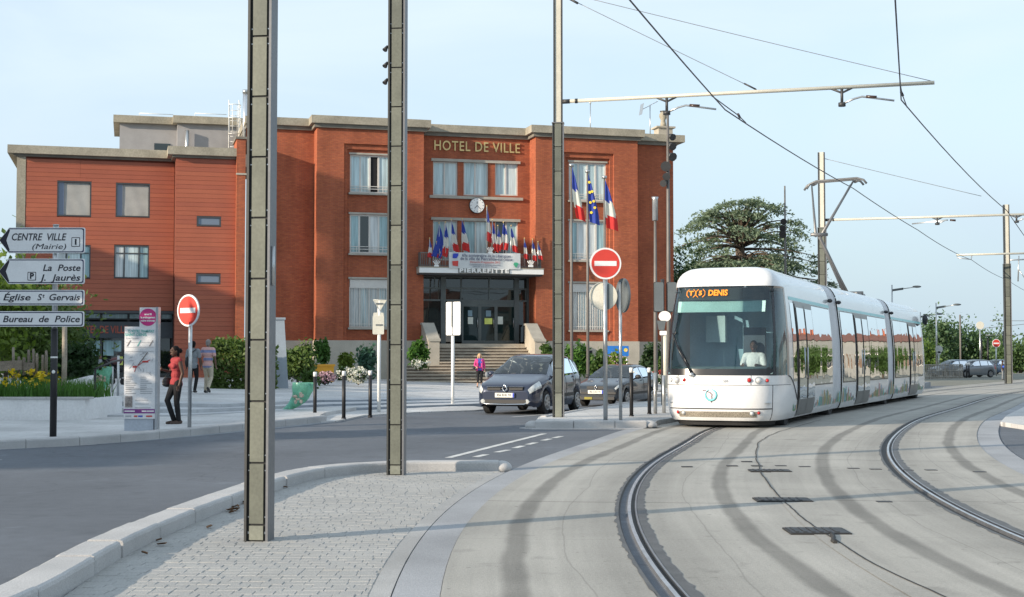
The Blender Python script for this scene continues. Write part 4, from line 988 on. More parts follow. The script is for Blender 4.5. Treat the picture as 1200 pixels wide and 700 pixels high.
MB().cyl(0, 0, -.05, Zf(692, 121, ya_) - ZT, .028, 6).build('pole', m_gal, rp_); MB().cyl(0, 0, Zf(692, 121, ya_) - ZT, Zf(692, 119, ya_) - ZT + .1, .06, 8).build('cap', m_wh, rp_)
# flat roofs so that nothing is open from above
hb(MB().box(sl, sE, YC + .4, 12.8, ZB + .1, ZT - .1), 'roof', m_corn2)
wb(MB().box(wa0, wb1, ya + .3, ya + 11.8, zwb + .1, zwt - .05), 'roof', m_corn2)
# ============================================================ CATENARY POLES
m_pan = [M('pole_panel_%d' % i, c, .45, .25, var=.20, vs=2.2, fine=.10, fs=40) for i, c in enumerate(((.148, .155, .126), (.165, .172, .140), (.134, .142, .118), (.22, .23, .19)))]
m_flan = M('pole_flange', (.17, .175, .185), .5, .3, var=.08, vs=2)
m_pdark = M('pole_recess', (.012, .013, .014), .6)
m_plight = M('pole_bare', (.58, .56, .48), .55, .2, var=.08)
def clad_pole(lab, base, w, hclad, htot, pitch, rz, first=0.0, nparts=True, d=None, group='catenary poles clad in grey green panels'):
    r = T('catenary_pole', lab, 'pole', base, rz, group)
    d = d or w * .86; fl = w * .10
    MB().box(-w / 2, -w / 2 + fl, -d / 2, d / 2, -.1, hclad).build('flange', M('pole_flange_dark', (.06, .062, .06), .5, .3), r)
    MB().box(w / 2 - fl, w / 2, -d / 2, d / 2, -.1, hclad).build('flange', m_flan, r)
    MB().box(-w / 2 + fl + .001, w / 2 - fl - .001, -d * .36, d * .36, -.1, hclad - .002).build('web', m_pdark, r)
    if htot > hclad:
        MB().box(-w * .26, w * .26, -d * .30, d * .42, hclad - .3, htot).build('bare_column', m_plight, r)
        MB().box(w * .262, w * .40, -d * .40, d * .46, hclad + .001, htot - .01).box(-w * .40, -w * .262, -d * .40, d * .46, hclad + .001, htot - .01).build('column_edge', m_dk, r)
        MB().box(-w / 2 - .01, w / 2 + .01, -d / 2 - .01, d / 2 + .01, hclad, hclad + .02).build('cap_plate', m_flan, r)
    pr_ = random.Random(int(base[1] * 100)); z = first - pitch if first else 0
    pw = w * .29; k = 0
    studs = MB()
    while z < hclad - .02:
        a, b = max(z, .012), min(z + pitch - .016, hclad - .01)
        if b > a + .03:
            for sgn in ((-1, 1) if nparts else (-1,)):
                y0 = sgn * d * .40
                mb = MB().obox((0, y0, (a + b) / 2), (pw, 0, 0), (0, d * .055, 0), (0, 0, (b - a) / 2)); mb.build('panel', m_pan[pr_.choice((0, 0, 1, 2, 1)) if a > .1 else 3], r)
                for zz in (a + .05, b - .05):
                    for sx in (-1, 1): studs.tube([(sx * w * .345, sgn * (d * .36), zz), (sx * w * .345, sgn * (d * .385), zz)], .006, 5)
        z += pitch; k += 1
    o = studs.build('fixing_studs', m_gal, r); o['kind'] = 'stuff'
    return r
p1 = G(303.5, 633.5, .016); p2 = G(464.5, 556.5, .016); p3 = AT(654.5, 494, 31.3)
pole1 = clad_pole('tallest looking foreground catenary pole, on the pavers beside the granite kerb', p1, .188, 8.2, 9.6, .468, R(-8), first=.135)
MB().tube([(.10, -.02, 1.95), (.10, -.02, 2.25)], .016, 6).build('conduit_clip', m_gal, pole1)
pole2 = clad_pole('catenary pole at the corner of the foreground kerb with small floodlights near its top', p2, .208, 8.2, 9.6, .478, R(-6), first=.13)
mb = MB()
for v in (57, 76, 95.5):
    c = AT(454, v, p2.y); z = c.z; MB().tube([(-.10, 0, z - p2.z), (-.14, -.03, z - p2.z + .02)], .012, 6).tube([(-.125, -.02, z - p2.z + .03), (-.15, -.06, z - p2.z - .03)], [.012, .032], 8).build('floodlight', m_dk, pole2)
pole3 = clad_pole('catenary pole on the traffic island with a long bracket arm over the tracks', (p3.x, p3.y, .11), .255, 6.55, 10.5, .548, R(-4))
p4 = AT(964.5, 400, 59); p5 = AT(1182, 449, 80)
pole4 = clad_pole('catenary pole standing behind the tram roof with a white upper half', (p4.x, p4.y, 0), .36, 6.9, 10.1, .55, R(-15), nparts=False)
pole5 = clad_pole('distant catenary pole right of the tram, dark below and white above', (p5.x, p5.y, 0), .40, 6.8, 10.2, .55, R(-10), nparts=False)
# bracket arms (parts of the pole that carries them) with registration arms
def arm(pole, a, b, drops, r_=.042, tip=True):
    a, b = Vector(a), Vector(b)
    MB().tube([a, b], r_, 10).build('bracket_arm', m_plight, pole, True)
    MB().tube([a.lerp(b, .0), a.lerp(b, .02)], r_ * 1.2, 8).tube([a.lerp(b, .035), a.lerp(b, .042)], r_ * 1.3, 8).build('arm_joint', m_dk, pole, True)
    for t, ln, st_ in drops:
        c = a.lerp(b, t); dn = Vector((0, 0, -1)); ax = (b - a).normalized()
        s_ = MB().tube([c, c + dn * ln], r_ * .75, 8).tube([c + dn * (ln - .03), c + dn * (ln + .05)], r_ * 1.9, 8).tube([c - ax * .22 + dn * .02, c + dn * .12, c + ax * .22 + dn * .02], r_ * .6, 6).build('drop_stub', m_dk, pole, True)
        e = c + dn * ln
        MB().tube([e, e + ax * .25 + Vector((0, 0, .10)), e + ax * .42 + Vector((0, 0, .14)), e + ax * st_ + Vector((0, 0, .02))], r_ * .55, 6).build('registration_arm', m_gal, s_, True)
        MB().tube([e + ax * .50 + Vector((0, 0, .135)), e + ax * .72 + Vector((0, 0, .11))], r_ * .8, 8).build('insulator', M('insulator_brown', (.05, .03, .025), .3), s_, True)
    if drops: return [a.lerp(b, t) + Vector((0, 0, -ln + .02)) + (b - a).normalized() * st_ for t, ln, st_ in drops]
a3 = AT(659.5, 119.3, 31.25); b3 = AT(1095, 97, 29.4)
W3 = arm(pole3, a3, b3, ((.292, .36, 1.08), (.762, .36, 1.08)))
a4 = AT(967, 258, 59); b4 = AT(1230, 250.5, 55.4)
W4 = arm(pole4, a4, b4, ((.515, .28, -1.0), (.86, .28, .9)), .05)
a5 = AT(1121, 299, 78.5); b5 = AT(1240, 296, 79)
MB().tube([a5, b5], .055, 8).build('bracket_arm', m_plight, pole5, True)
mb = MB()
mb.tube([AT(1121, 299, 78.5), AT(1123, 302.5, 78.4), AT(1136, 304, 78.0)], .03, 6).tube([AT(1139, 299.5, 78.6), AT(1138, 304, 78)], .03, 6)
mb.build('registration_arm', m_gal, pole5, True)
# the guy wires and the overhead lines
m_wire = M('wire', (.045, .04, .05), .5, .5, fine=0, var=0)
m_thin = M('guy_wire', (.22, .24, .26), .5, .3, fine=0, var=0)
def cable(name, lab, cat, pts, r_, m=m_wire, group=None):
    P = []
    for a, b in zip(pts, pts[1:]):
        a, b = Vector(a), Vector(b); n = 8; sag = (b - a).length ** 2 * .00022
        for k in range(n): t = k / n; q = a.lerp(b, t); q.z -= sag * 4 * t * (1 - t); P.append(q)
    P.append(Vector(pts[-1]))
    o = MB().tube(P, r_, 5).build(name, m); return tag(o, lab, cat, group)
zc = W3[0].z
A0 = AT(738, 0, 21.8); A1 = AT(850, 129, 30.6); 
cable('contact_wire', 'dark overhead wire above the tram, crossing the arm and the pantograph', 'overhead wire', [AT(700, -44, 18.6), A0, A1, AT(1000, 221, 45.8), AT(1076, 270, 57.5), AT(1139, 305, 78), AT(1180, 328, 98), AT(1235, 352, 130)], .015)
cable('contact_wire', 'dark overhead wire over the empty track, running to the right edge', 'overhead wire', [AT(1046, -44, 18.6), AT(1049, 0, 21.8), AT(1056, 117, 29.8), AT(1180, 247, 53), AT(1200, 276, 58), AT(1260, 330, 80)], .015)
for lab, q in (('short dropper at the arm above the tram wire', ((832, 111), (866, 136), (874, 144))), ('short dropper at the arm end above the right wire', ((1055, 99), (1057, 110), (1063, 126)))):
    Y = 30.5 if q[0][0] < 900 else 29.6
    o = MB().tube([AT(q[0][0], q[0][1], Y), AT(q[1][0], q[1][1], Y + .6), AT(q[2][0], q[2][1], Y + 1.6)], .012, 5).tube([AT(q[1][0] - 1, q[1][1] - 2, Y + .5), AT(q[1][0] + 1, q[1][1] + 2, Y + .7)], .03, 6).build('dropper', m_wire); tag(o, lab, 'dropper')
cable('guy_wire', 'thin grey stay wire running down to the middle of the long arm', 'stay wire', [AT(672, 1, 31.2), AT(887, 105.5, 30.3)], .008, m_thin)
cable('guy_wire', 'thin grey stay wire running down to the tip of the long arm', 'stay wire', [AT(664, -8, 31.2), AT(1095, 96, 29.4)], .008, m_thin)
o = MB().tube([AT(872, 98, 30.36), AT(886, 105, 30.3)], .02, 6).tube([AT(668, -1, 31.2), AT(677, 4, 31.1)], .03, 6).build('wire_clamp', m_dk); tag(o, 'dark clamp on the stay wire that meets the middle of the long arm', 'clamp')
cable('guy_wire', 'faint stay wire from the pole behind the tram towards the right pole', 'stay wire', [AT(966, 186, 59), AT(1150, 230, 57)], .012, m_thin)
for i, (v0, v1) in enumerate(((385, 377), (393, 392), (376, 376))):
    cable('contact_wire', ('upper', 'middle', 'lower')[(1, 2, 0)[i]] + ' of the faint far wires right of the distant pole', 'overhead wire', [AT(1150 + 5 * i, v0, 150), AT(1230, v1, 150)], .03, m_thin)
o = MB().tube([AT(1182, 305, 92), AT(1205, 304, 92)], .05, 6).tube([AT(1194, 300, 92), AT(1193, 330, 92)], .04, 6).tube([AT(1194, 316, 92), AT(1204, 331, 92)], .03, 5).build('far_bracket', m_gal, pole5, True)

# ============================================================ TRAM
m_tw = M('tram_white', (.74, .745, .75), .22, var=.05, vs=.9, fine=.03, fs=20, coat=.5, spec=.5)
m_tg = M('tram_grey', (.34, .35, .37), .35, var=.06, coat=.3)
m_tb = M('tram_black', (.018, .02, .024), .25, var=.1)
m_ts = M('tram_turquoise', (.22, .58, .60), .3, var=.05)
m_tm = M('tram_side_glass', (.02, .025, .028), .05, fine=0)
m_tgl = Mglass('tram_window', (.016, .022, .024), 1.8, .02, .16, 1.2)
m_tws = Mglass('tram_windscreen', (.03, .07, .10), 1.62, .01, .05, .7, clear=.92)
m_tdoor = M('tram_door_grey', (.15, .15, .145), .3, .5, var=.1)
m_under = M('tram_underside', (.03, .03, .032), .8)
S0 = nearest(RAIL1, (4.12, 28.25))            # where the nose is, along the guide rail
WT = [(.08, 1.02), (.16, 1.09), (.30, 1.15), (.6, 1.175), (1.1, 1.18), (1.8, 1.165), (2.4, 1.11), (2.68, 1.075), (2.86, 1.05), (3.0, .985), (3.1, .90), (3.17, .78), (3.2, .60), (3.2, 0)]
def wz(z): return sinterp(WT[:-2], z) if z < 3.17 else interp([(3.17, .78), (3.2, .60)], z)
def chord(d0, d1):
    a, _ = along(RAIL1, S0 + d0); b, _ = along(RAIL1, S0 + d1)
    return a, (b - a).normalized()
tram = T('tram', 'white low floor tram with dark glass coming round the curve towards the crossing', 'tram', along(RAIL1, S0)[0])
CH = {}
def module_frame(d0, d1): CH['a'], CH['t'] = chord(d0, d1); CH['d0'] = d0
def X(xi, eta, z):
    """xi metres behind the nose, eta to the camera's right of the travel axis"""
    a, t = CH['a'], CH['t']; p = a + t * (xi - CH['d0']); eta *= 1.05; return Vector((p.x + t.y * eta, p.y - t.x * eta, z * 1.03 + .01))
def tp(mb, name, mats, parent=None): return mb.build(name, mats, parent or tram, True)
ZL = [.15, .24, .34, .5, .75, 1.0, 1.4, 1.8, 2.2, 2.5, 2.68, 2.8, 2.9, 3.0, 3.08, 3.14, 3.18]
def skin(x0, x1, nx=8, z0=.15):
    """body shell from one skirt over the roof to the other"""
    zs = [z for z in ZL if z >= z0]
    prof = [(wz(z), z) for z in zs] + [(0, 3.2)] + [(-wz(z), z) for z in zs[::-1]]
    return [[X(lerp(x0, x1, i / nx), e, z) for e, z in prof] for i in range(nx + 1)]
def side_patch(x0, x1, z0, z1, sgn=1, out=.006, nx=4, nz=6):
    return [[X(lerp(x0, x1, i / nx), sgn * (wz(lerp(z0, z1, j / nz)) + out), lerp(z0, z1, j / nz)) for j in range(nz + 1)] for i in range(nx + 1)]
# --- nose
YF = [(.08, .20), (.2, .10), (.40, .03), (.62, .0), (1.0, .03), (1.5, .12), (2.0, .26), (2.5, .45), (2.78, .58), (2.9, .65), (3.0, .73), (3.1, .83), (3.17, .94), (3.2, 1.08)]
def yf(z): return sinterp(YF, z)
XN = 1.75
def nose(z, q):
    """q in -1..1 across the front, flat middle and rounded corners, reaching back to XN"""
    w = wz(z); s = abs(q); d = max(.3, XN - yf(z)); sg = 1 if q >= 0 else -1
    # front centre -> corner -> side by a superellipse angle
    th = s * math.pi / 2; n = 3.7 + 2.3 * max(0, min(1, (z - 2.75) / .3))
    ce, se_ = max(0, math.cos(th)) ** (2 / n), max(0, math.sin(th)) ** (2 / n)
    eta = w * se_; xi = yf(z) + d * (1 - ce)
    return X(xi, sg * eta, z)
module_frame(0, 7.3)
ZN = [.10, .16, .24, .30, .40, .52, .62, .75, .9, .985, 1.06, 1.2, 1.5, 1.8, 2.1, 2.4, 2.6, 2.74, 2.80, 2.88, 2.95, 3.02, 3.08, 3.13, 3.17, 3.195]
QN = [-1 + k / 24 for k in range(49)]
def qrange(z0, z1, q0, q1, out=0.0, nq=24, zs=None):
    zs = zs or [z0] + [z for z in ZN if z0 < z < z1] + [z1]
    rows = []
    for z in zs:
        row = []
        for k in range(nq + 1):
            q = lerp(q0, q1, k / nq); p = nose(z, q)
            if out:
                a = nose(z, q + .01) - nose(z, q - .01); b = nose(z + .01, q) - nose(z - .01, q); n = a.cross(b)
                if n.length > 1e-9: p = p + n.normalized() * out
            row.append(p)
        rows.append(row)
    return rows
QW = .94                                       # half width of the windscreen in q
lower = tp(MB().grid(qrange(.15, 1.03, -1, 1, 0, 60), 0, True), 'front_panel', m_tw)
mb = MB(); mb.grid(qrange(2.80, 3.195, -1, 1, 0, 60), 0, True)
tp(mb, 'roof_brow', m_tw)
for q0_, q1_ in ((QW, 1.0), (-1.0, -QW)): tp(MB().grid(qrange(1.03, 2.80, q0_, q1_, 0, 8), 0, True), 'corner_post', m_tw)
ws = tp(MB().grid(qrange(1.16, 2.80, -.57, .55, 0, 40), 0, True), 'windscreen', m_tws)
tp(MB().grid(qrange(1.03, 1.16, -.62, .62, 0, 40), 0, True), 'windscreen_cowl', m_tb)
for q0_, q1_ in ((.55, .605), (-.62, -.57)): tp(MB().grid(qrange(1.03, 2.80, q0_, q1_, .003, 5), 0, True), 'pillar', m_tb)
for q0_, q1_ in ((.605, .89), (-.89, -.62)): tp(MB().grid(qrange(1.03, 2.76, q0_, q1_, 0, 8), 0, True), 'cab_side_window', m_tws)
for q0_, q1_, q2_, q3_ in ((.89, QW, .605, .89), (-QW, -.89, -.89, -.62)): tp(MB().grid(qrange(1.03, 2.80, q0_, q1_, .002, 4), 0, True).grid(qrange(2.76, 2.80, q2_, q3_, .002, 4)), 'window_edge', M('pale_bronze', (.36, .31, .27), .3, .3))
# seams and trim
def seam(pts, r_=.007): return MB().tube(pts, r_, 5)
q_ = [lerp(-.80, .80, k / 30) for k in range(31)]
mb = MB()
for z in (.845,): mb.tube([nose(z, q) for q in [lerp(-.97, .97, k / 40) for k in range(41)]], .006, 5)
for q in (-.30, .22): mb.tube([nose(lerp(.845, 1.03, k / 4), q) for k in range(5)], .006, 5)
mb.tube([nose(lerp(.16, .845, k / 6), .55) for k in range(7)], .008, 5)
tp(mb, 'panel_seam', m_tb)
tp(MB().grid(qrange(.375, .395, -.54, .54, .004, 40), 0, True), 'bumper_gap', m_tb)
tp(MB().grid(qrange(.22, .33, -.32, .30, .004, 24), 0, True), 'grille', M('grille_mesh', (.30, .27, .22), .6, .3, fine=.5, fs=60))
tp(MB().grid(qrange(.06, .16, -.80, .80, -.05, 30), 0, True), 'front_skirt', m_under)
# lights
def lamp(q, z, r_, m, name, parent=None):
    a = nose(z, q + .01) - nose(z, q - .01); b = nose(z + .01, q) - nose(z - .01, q); n = a.cross(b).normalized(); c = nose(z, q)
    ring = tp(MB().disc(c + n * .004, n, r_ * 1.15, 20, .012), name, m_gal)
    tp(MB().ell(c + n * .008, (r_ * .9,) * 3, 12, 6), 'lens', m, ring)
m_lens = M('clear_lens', (.65, .66, .66), .1, .3, fine=0); m_redl = M('red_lens', (.42, .02, .02), .15, fine=0)
def qe(eta, z): return math.asin(min(1, (abs(eta) / wz(z)) ** 1.85)) * 2 / math.pi * (1 if eta >= 0 else -1)
for s in (-1, 1):
    lamp(qe(.79, .935) * s, .935, .066, m_lens, 'headlight'); lamp(qe(.63, .94) * s, .94, .05, m_redl, 'tail_light'); lamp(qe(.93, .935) * s, .935, .04, m_redl if s > 0 else m_lens, 'indicator_light')
    lamp(qe(.66, .30) * s, .30, .045, m_lens, 'fog_light'); lamp(qe(.78, .31) * s, .31, .036, m_redl, 'tail_light')
# emblem: ring and profile line (flat print on the panel)
def onf(q, z, o=.006):
    a = nose(z, q + .01) - nose(z, q - .01); b = nose(z + .01, q) - nose(z - .01, q); return nose(z, q) + a.cross(b).normalized() * o
ec, ez, er = -.075, .655, .105
qk = .40                                            # metres of eta per unit q near the middle
def em(dx, dz): 
    # find q with wanted eta offset by scanning the superellipse
    want = dx + EM0; lo_, hi_ = -.9, .9
    for _ in range(24):
        m_ = (lo_ + hi_) / 2; w = wz(ez); th = abs(m_) * math.pi / 2; e = w * math.sin(th) ** (2 / 3.7) * (1 if m_ >= 0 else -1)
        if e < want: lo_ = m_
        else: hi_ = m_
    return onf((lo_ + hi_) / 2, ez + dz)
EM0 = -.10
mb = MB(); P = [em(math.cos(w) * er, math.sin(w) * er) for w in [R(80 - k * 11) for k in range(31)]]; mb.tube(P, [.010 + .014 * math.sin(math.pi * min(1, k / 26)) for k in range(31)], 5)
tp(mb, 'emblem_ring', M('emblem_turquoise', (.20, .66, .68), .4, fine=0))
tp(MB().tube([em(-.16, .085), em(-.10, .08), em(-.055, .055), em(-.02, .05), em(.01, .015), em(.025, .01), em(.015, -.03), em(.02, -.06), em(.01, -.11), em(.012, -.15)], .008, 5), 'emblem_line', M('emblem_maroon', (.14, .03, .07), .4, fine=0))
t = CH['t']; rzt = math.atan2(-t.x, t.y)
tx = text('fleet_number', '509', .075, M('fleet_grey', (.25, .27, .30), .5, fine=0), tram, (0, 0, 0), ext=.002)
c = onf(.02, .915, .008); tx.location = c - tram.location; tx.rotation_euler = (R(90), 0, rzt)
# wipers
mb = MB(); mb.tube([onf(-.12, 1.06, .05), onf(-.30, 1.55, .05), onf(-.41, 1.83, .05)], .016, 6).tube([onf(-.36, 1.86, .035), onf(-.44, 1.85, .035)], .02, 6)
mb.tube([onf(-.42, 1.32, .03), onf(-.40, 1.84, .03), onf(-.38, 2.22, .03)], .012, 5).tube([onf(-.11, 1.05, .05), onf(-.31, 1.62, .05)], .012, 5)
tp(mb, 'wiper', m_tb); tp(MB().ell(onf(-.12, 1.04, .03), (.06, .06, .05)), 'wiper_hub', m_gal)
# cab inside
dark_in = M('cab_interior', (.18, .25, .29), .7); 
tp(MB().grid([[X(x, e, z) for e in (-1.02, 1.02)] for x, z in ((.32, 1.06), (.55, 1.16), (.95, 1.20), (1.05, 1.0), (1.05, .4))], 0, False), 'dashboard', M('dash_teal', (.16, .24, .25), .6))
tp(MB().grid([[X(2.3, e, z) for e in (-1.05, 1.05)] for z in (.4, 2.7)], 0, False), 'cab_partition', M('cab_partition_blue', (.26, .44, .53), .6))
tp(MB().grid([[X(x, e, 2.70) for e in (-1.0, 1.0)] for x in (.75, 2.3)], 0, False).grid([[X(x, e, .5) for e in (-1.0, 1.0)] for x in (.2, 2.3)], 0, False), 'cab_lining', dark_in)
bl = MB().grid([[X(yf(z) + .12, e, z) for e in (-.86, .86)] for z in (2.28, 2.50)], 0, False); tp(bl, 'sun_blind', M('blind_green', (.32, .52, .50), .8))
seatm = M('seat_grey', (.42, .55, .56), .7)
def cab_box(name, x0, x1, e0, e1, z0, z1, m, par=None):
    P = [X(x, e, z) for z in (z0, z1) for x, e in ((x0, e0), (x1, e0), (x1, e1), (x0, e1))]
    return tp(MB().add(P, [(0, 3, 2, 1), (4, 5, 6, 7), (0, 1, 5, 4), (1, 2, 6, 5), (2, 3, 7, 6), (3, 0, 4, 7)]), name, m, par)
cab_box('partition_seat', 1.9, 2.1, -.62, -.22, 1.7, 2.25, seatm)
cab_box('driver_seat', 1.75, 1.9, .18, .62, .9, 2.0, M('seat_dark', (.05, .07, .09), .8))
# destination display
qs0, qs1 = -.50, .45
tp(MB().grid([[p for p in r_] for r_ in qrange(2.53, 2.77, -.54, .53, -.03, 20)], 0, True), 'display_box', M('display_black', (.012, .02, .02), .5))
m_amb = bpy.data.materials.new('amber_led'); m_amb.use_nodes = True; bb_ = m_amb.node_tree.nodes['Principled BSDF']; bb_.inputs['Base Color'].default_value = (.3, .1, 0, 1); bb_.inputs['Emission Color'].default_value = (1, .30, .02, 1); bb_.inputs['Emission Strength'].default_value = 1.0
tilt = math.atan2(yf(2.75) - yf(2.55), .2)
def disp(body, q, size, fit=None):
    o = text('display_lettering', body, size, m_amb, tram, (0, 0, 0), ext=.001, fit=fit, bold=.006)
    c = onf(q, 2.655, .012); o.location = c - tram.location; o.rotation_euler = (R(90) - tilt, 0, rzt); return o
disp('T', qe(-.60, 2.65), .14); disp('5', qe(-.41, 2.65), .14); disp('DENIS', qe(-.06, 2.65), .18, .40)
for e0 in (-.60, -.41):
    mb = MB()
    for s in (-1, 1):
        mb.tube([onf(qe(e0 + s * k_, z_), z_, .013) for k_, z_ in ((.045, 2.735), (.09, 2.69), (.09, 2.62), (.045, 2.575))], .008, 4)
    tp(mb, 'display_bracket', m_amb)
# --- body modules
def body(d0, d1, x0, x1, z0=.15):
    module_frame(d0, d1); b = tp(MB().grid(skin(x0, x1, 10, z0), 0, True), 'body_shell', m_tw)
    tp(MB().add([X(x0, -1.0, z0 + .02), X(x0, 1.0, z0 + .02), X(x1, 1.0, z0 + .02), X(x1, -1.0, z0 + .02)], [(0, 1, 2, 3)]), 'underframe', m_under)
    for s in (1, -1): tp(MB().grid(side_patch(x0, x1, 2.56, 2.63, s, .004, 6, 2), 0, True), 'turquoise_band', m_ts)
    for s in (1, -1): tp(MB().tube([X(x0 + .25, s * .80, 3.06), X(x1 - .25, s * .80, 3.06)], .03, 6), 'roof_rail', m_tg)
    return b
def side_win(x0, x1, z0=.80, z1=2.52):
    for s in (1, -1):
        tp(MB().grid(side_patch(x0 - .03, x1 + .03, z0 - .03, z1 + .03, s, .004, 4, 8), 0, True), 'window_seal', m_tb)
        n = max(1, round((x1 - x0) / 1.9))
        for k in range(n):
            a, b = lerp(x0, x1, k / n), lerp(x0, x1, (k + 1) / n)
            tp(MB().grid(side_patch(a + .008, b - .008, z0, z1, s, .010, 4, 10), 0, True), 'side_window', m_tgl)
def door(x0, x1):
    for s in (1, -1):
        tp(MB().grid(side_patch(x0, x1, .18, 2.55, s, .012, 4, 10), 0, True), 'door_surround', m_tdoor)
        m_ = (x0 + x1) / 2
        for a, b in ((x0 + .04, m_ - .02), (m_ + .02, x1 - .04)):
            l_ = tp(MB().grid(side_patch(a, b, .22, 2.50, s, .022, 2, 10), 0, True), 'door', m_tdoor)
            tp(MB().grid(side_patch(a + .07, b - .07, .52, 2.42, s, .032, 2, 12), 0, True), 'pane', m_tgl, l_)
        tp(MB().tube([X(m_ - .09, s * (wz(1.2) + .06), .95), X(m_ - .09, s * (wz(1.5) + .06), 1.6)], .015, 6), 'door_handle', m_gal)
tr_ = random.Random(9)
dcols = [M('print_teal', (.08, .42, .40), .5, fine=0), M('print_olive', (.22, .34, .10), .5, fine=0), M('print_sand', (.55, .36, .16), .5, fine=0), M('print_slate', (.22, .30, .36), .5, fine=0), M('print_pink', (.55, .30, .30), .5, fine=0)]
def decal(x0, x1):
    for s in (1, -1):
        mb = MB(); x = x0
        while x < x1:
            w = tr_.uniform(.03, .09); h = tr_.uniform(.12, .30) * (1 + .6 * math.sin(x * 2.3)); z0 = .30 + tr_.uniform(-.02, .03)
            mb.grid(side_patch(x, x + w, z0, z0 + max(.05, h), s, .004, 1, 2), tr_.randrange(5), False); x += w + tr_.uniform(0, .05)
        o = tp(mb, 'skyline_print', dcols); o['kind'] = 'stuff'
def wheel(x):
    tp(MB().tube([X(x, -1.0, .30), X(x, 1.0, .30)], .32, 18).tube([X(x - .9, 0, .06), X(x + .9, 0, .06)], .05, 6), 'wheel_set', m_under)
body(0, 7.3, XN, 7.3); 
for s in (1, -1): tp(MB().grid(side_patch(XN + .02, 2.2, .9, 2.50, s, .006, 2, 8), 0, True), 'side_window', m_tgl)
door(2.25, 4.45); side_win(4.5, 7.15); decal(4.6, 7.1); decal(1.75, 2.2); wheel(1.9)
# wheel arch line behind the cab
for s in (1, -1):
    tp(MB().tube([X(XN - .25 + k * .07 if False else lerp(1.2, 2.2, k / 8), s * (wz(lerp(1.02, .52, (k / 8) ** 1.8)) + .004), lerp(1.02, .52, (k / 8) ** 1.8)) for k in range(9)], .012, 5), 'panel_seam', m_tb)
body(8.5, 16.2, 8.5, 16.2); side_win(8.65, 10.5); door(10.6, 12.7); side_win(12.8, 16.05); decal(8.6, 10.5); decal(12.8, 16.1)
body(17.4, 25.4, 17.4, 24.6); side_win(17.6, 20.8); door(20.9, 22.9); side_win(23.0, 24.2); decal(17.5, 20.8); decal(23.0, 24.4); wheel(24.0)
# rear cab: closing end
CH['d0'] = 17.4
rows = [[X(lerp(24.6, 25.5, t) - .0 if z < 1.2 else lerp(24.6, 25.5 - .25 * (z - 1.2), t), e * (1 - .12 * t * t), z) for e, z in [(wz(z), z) for z in ZL] + [(0, 3.2)] + [(-wz(z), z) for z in ZL[::-1]]] for t in (0, .4, .75, 1)]
tp(MB().grid(rows, 0, True), 'rear_cab', m_tw)
tp(MB().add([p for p in rows[-1]], [tuple(range(len(rows[-1])))]), 'rear_screen', m_tb)
tp(MB().ell(X(24.6, wz(2.75) + .16, 2.72), (.10, .13, .2), 10, 8), 'mirror', m_tb); 
for d0, d1 in ((7.3, 8.5), (16.2, 17.4)):
    module_frame(d0, d1); zs = [z for z in ZL]
    nx = 9; rows = []
    for i in range(nx + 1):
        k = .975 if i % 2 else .955
        prof = [(wz(z) * k, z) for z in zs] + [(0, 3.17)] + [(-wz(z) * k, z) for z in zs[::-1]]
        rows.append([X(lerp(d0, d1, i / nx), e, z) for e, z in prof])
    tp(MB().grid(rows, 0, True), 'gangway_bellows', M('bellows_white', (.58, .59, .61), .5, var=.1, vs=1.5))
    for x in (d0 + .04, d1 - .04):
        for s in (1, -1): tp(MB().ell(X(x, s * (wz(2.72) + .05), 2.74), (.07, .07, .05), 8, 6), 'gangway_clip', m_dk)
    wheel((d0 + d1) / 2); decal(d0 + .1, d1 - .1)
# pantograph
module_frame(8.5, 16.2)
pbx = 16.1; m_pg = M('pantograph_grey', (.20, .20, .20), .45, .6)
base = tp(MB().tube([X(pbx - 1.0, -.45, 3.26), X(pbx + .5, -.45, 3.26)], .04, 6).tube([X(pbx - 1.0, .45, 3.26), X(pbx + .5, .45, 3.26)], .04, 6).tube([X(pbx, -.5, 3.30), X(pbx, .5, 3.30)], .06, 8), 'pantograph_base', m_pg)
kn = AT(960, 277, 41.6); hd = Vector(X(pbx - .2, 0, 0)); 
Yh = 43.4; hl, hr = AT(940, 216.5, Yh + .3), AT(1010, 211.5, Yh - .3)
tp(MB().tube([X(pbx, .0, 3.30), kn], [.085, .05], 8).tube([X(pbx - .25, .12, 3.30), kn + Vector((.03, 0, -.1))], .025, 6), 'lower_arm', m_pg)
mb = MB().tube([kn + Vector((-.10, 0, 0)), hl + (hr - hl) * .16], [.045, .025], 7).tube([kn + Vector((.05, 0, 0)), hl + (hr - hl) * .86], [.05, .03], 7).tube([kn + Vector((.1, .05, .05)), hl + (hr - hl) * .82 + Vector((0, .1, -.1))], .018, 6)
mb.tube([kn + Vector((-.25, 0, .05)), kn + Vector((.25, 0, .05))], .05, 8); tp(mb, 'upper_arm', m_pg)
def headbar(dy):
    a, b = hl + Vector((.1, dy, 0)), hr + Vector((.1, dy, 0)); ax = b - a
    return [a + Vector((0, 0, -.16)), a + ax * .05 + Vector((0, 0, -.02)), a + ax * .16 + Vector((0, 0, .06)), a + ax * .84 + Vector((0, 0, .07)), a + ax * .95 + Vector((0, 0, .0)), b + Vector((0, 0, -.12))]
tp(MB().tube(headbar(-.18), .035, 7).tube(headbar(.18), .035, 7).tube([hl + (hr - hl) * .16 + Vector((.1, -.2, 0)), hl + (hr - hl) * .16 + Vector((.1, .2, 0))], .05, 7).tube([hl + (hr - hl) * .86 + Vector((.1, -.2, 0)), hl + (hr - hl) * .86 + Vector((.1, .2, 0))], .05, 7), 'collector_head', m_pg)
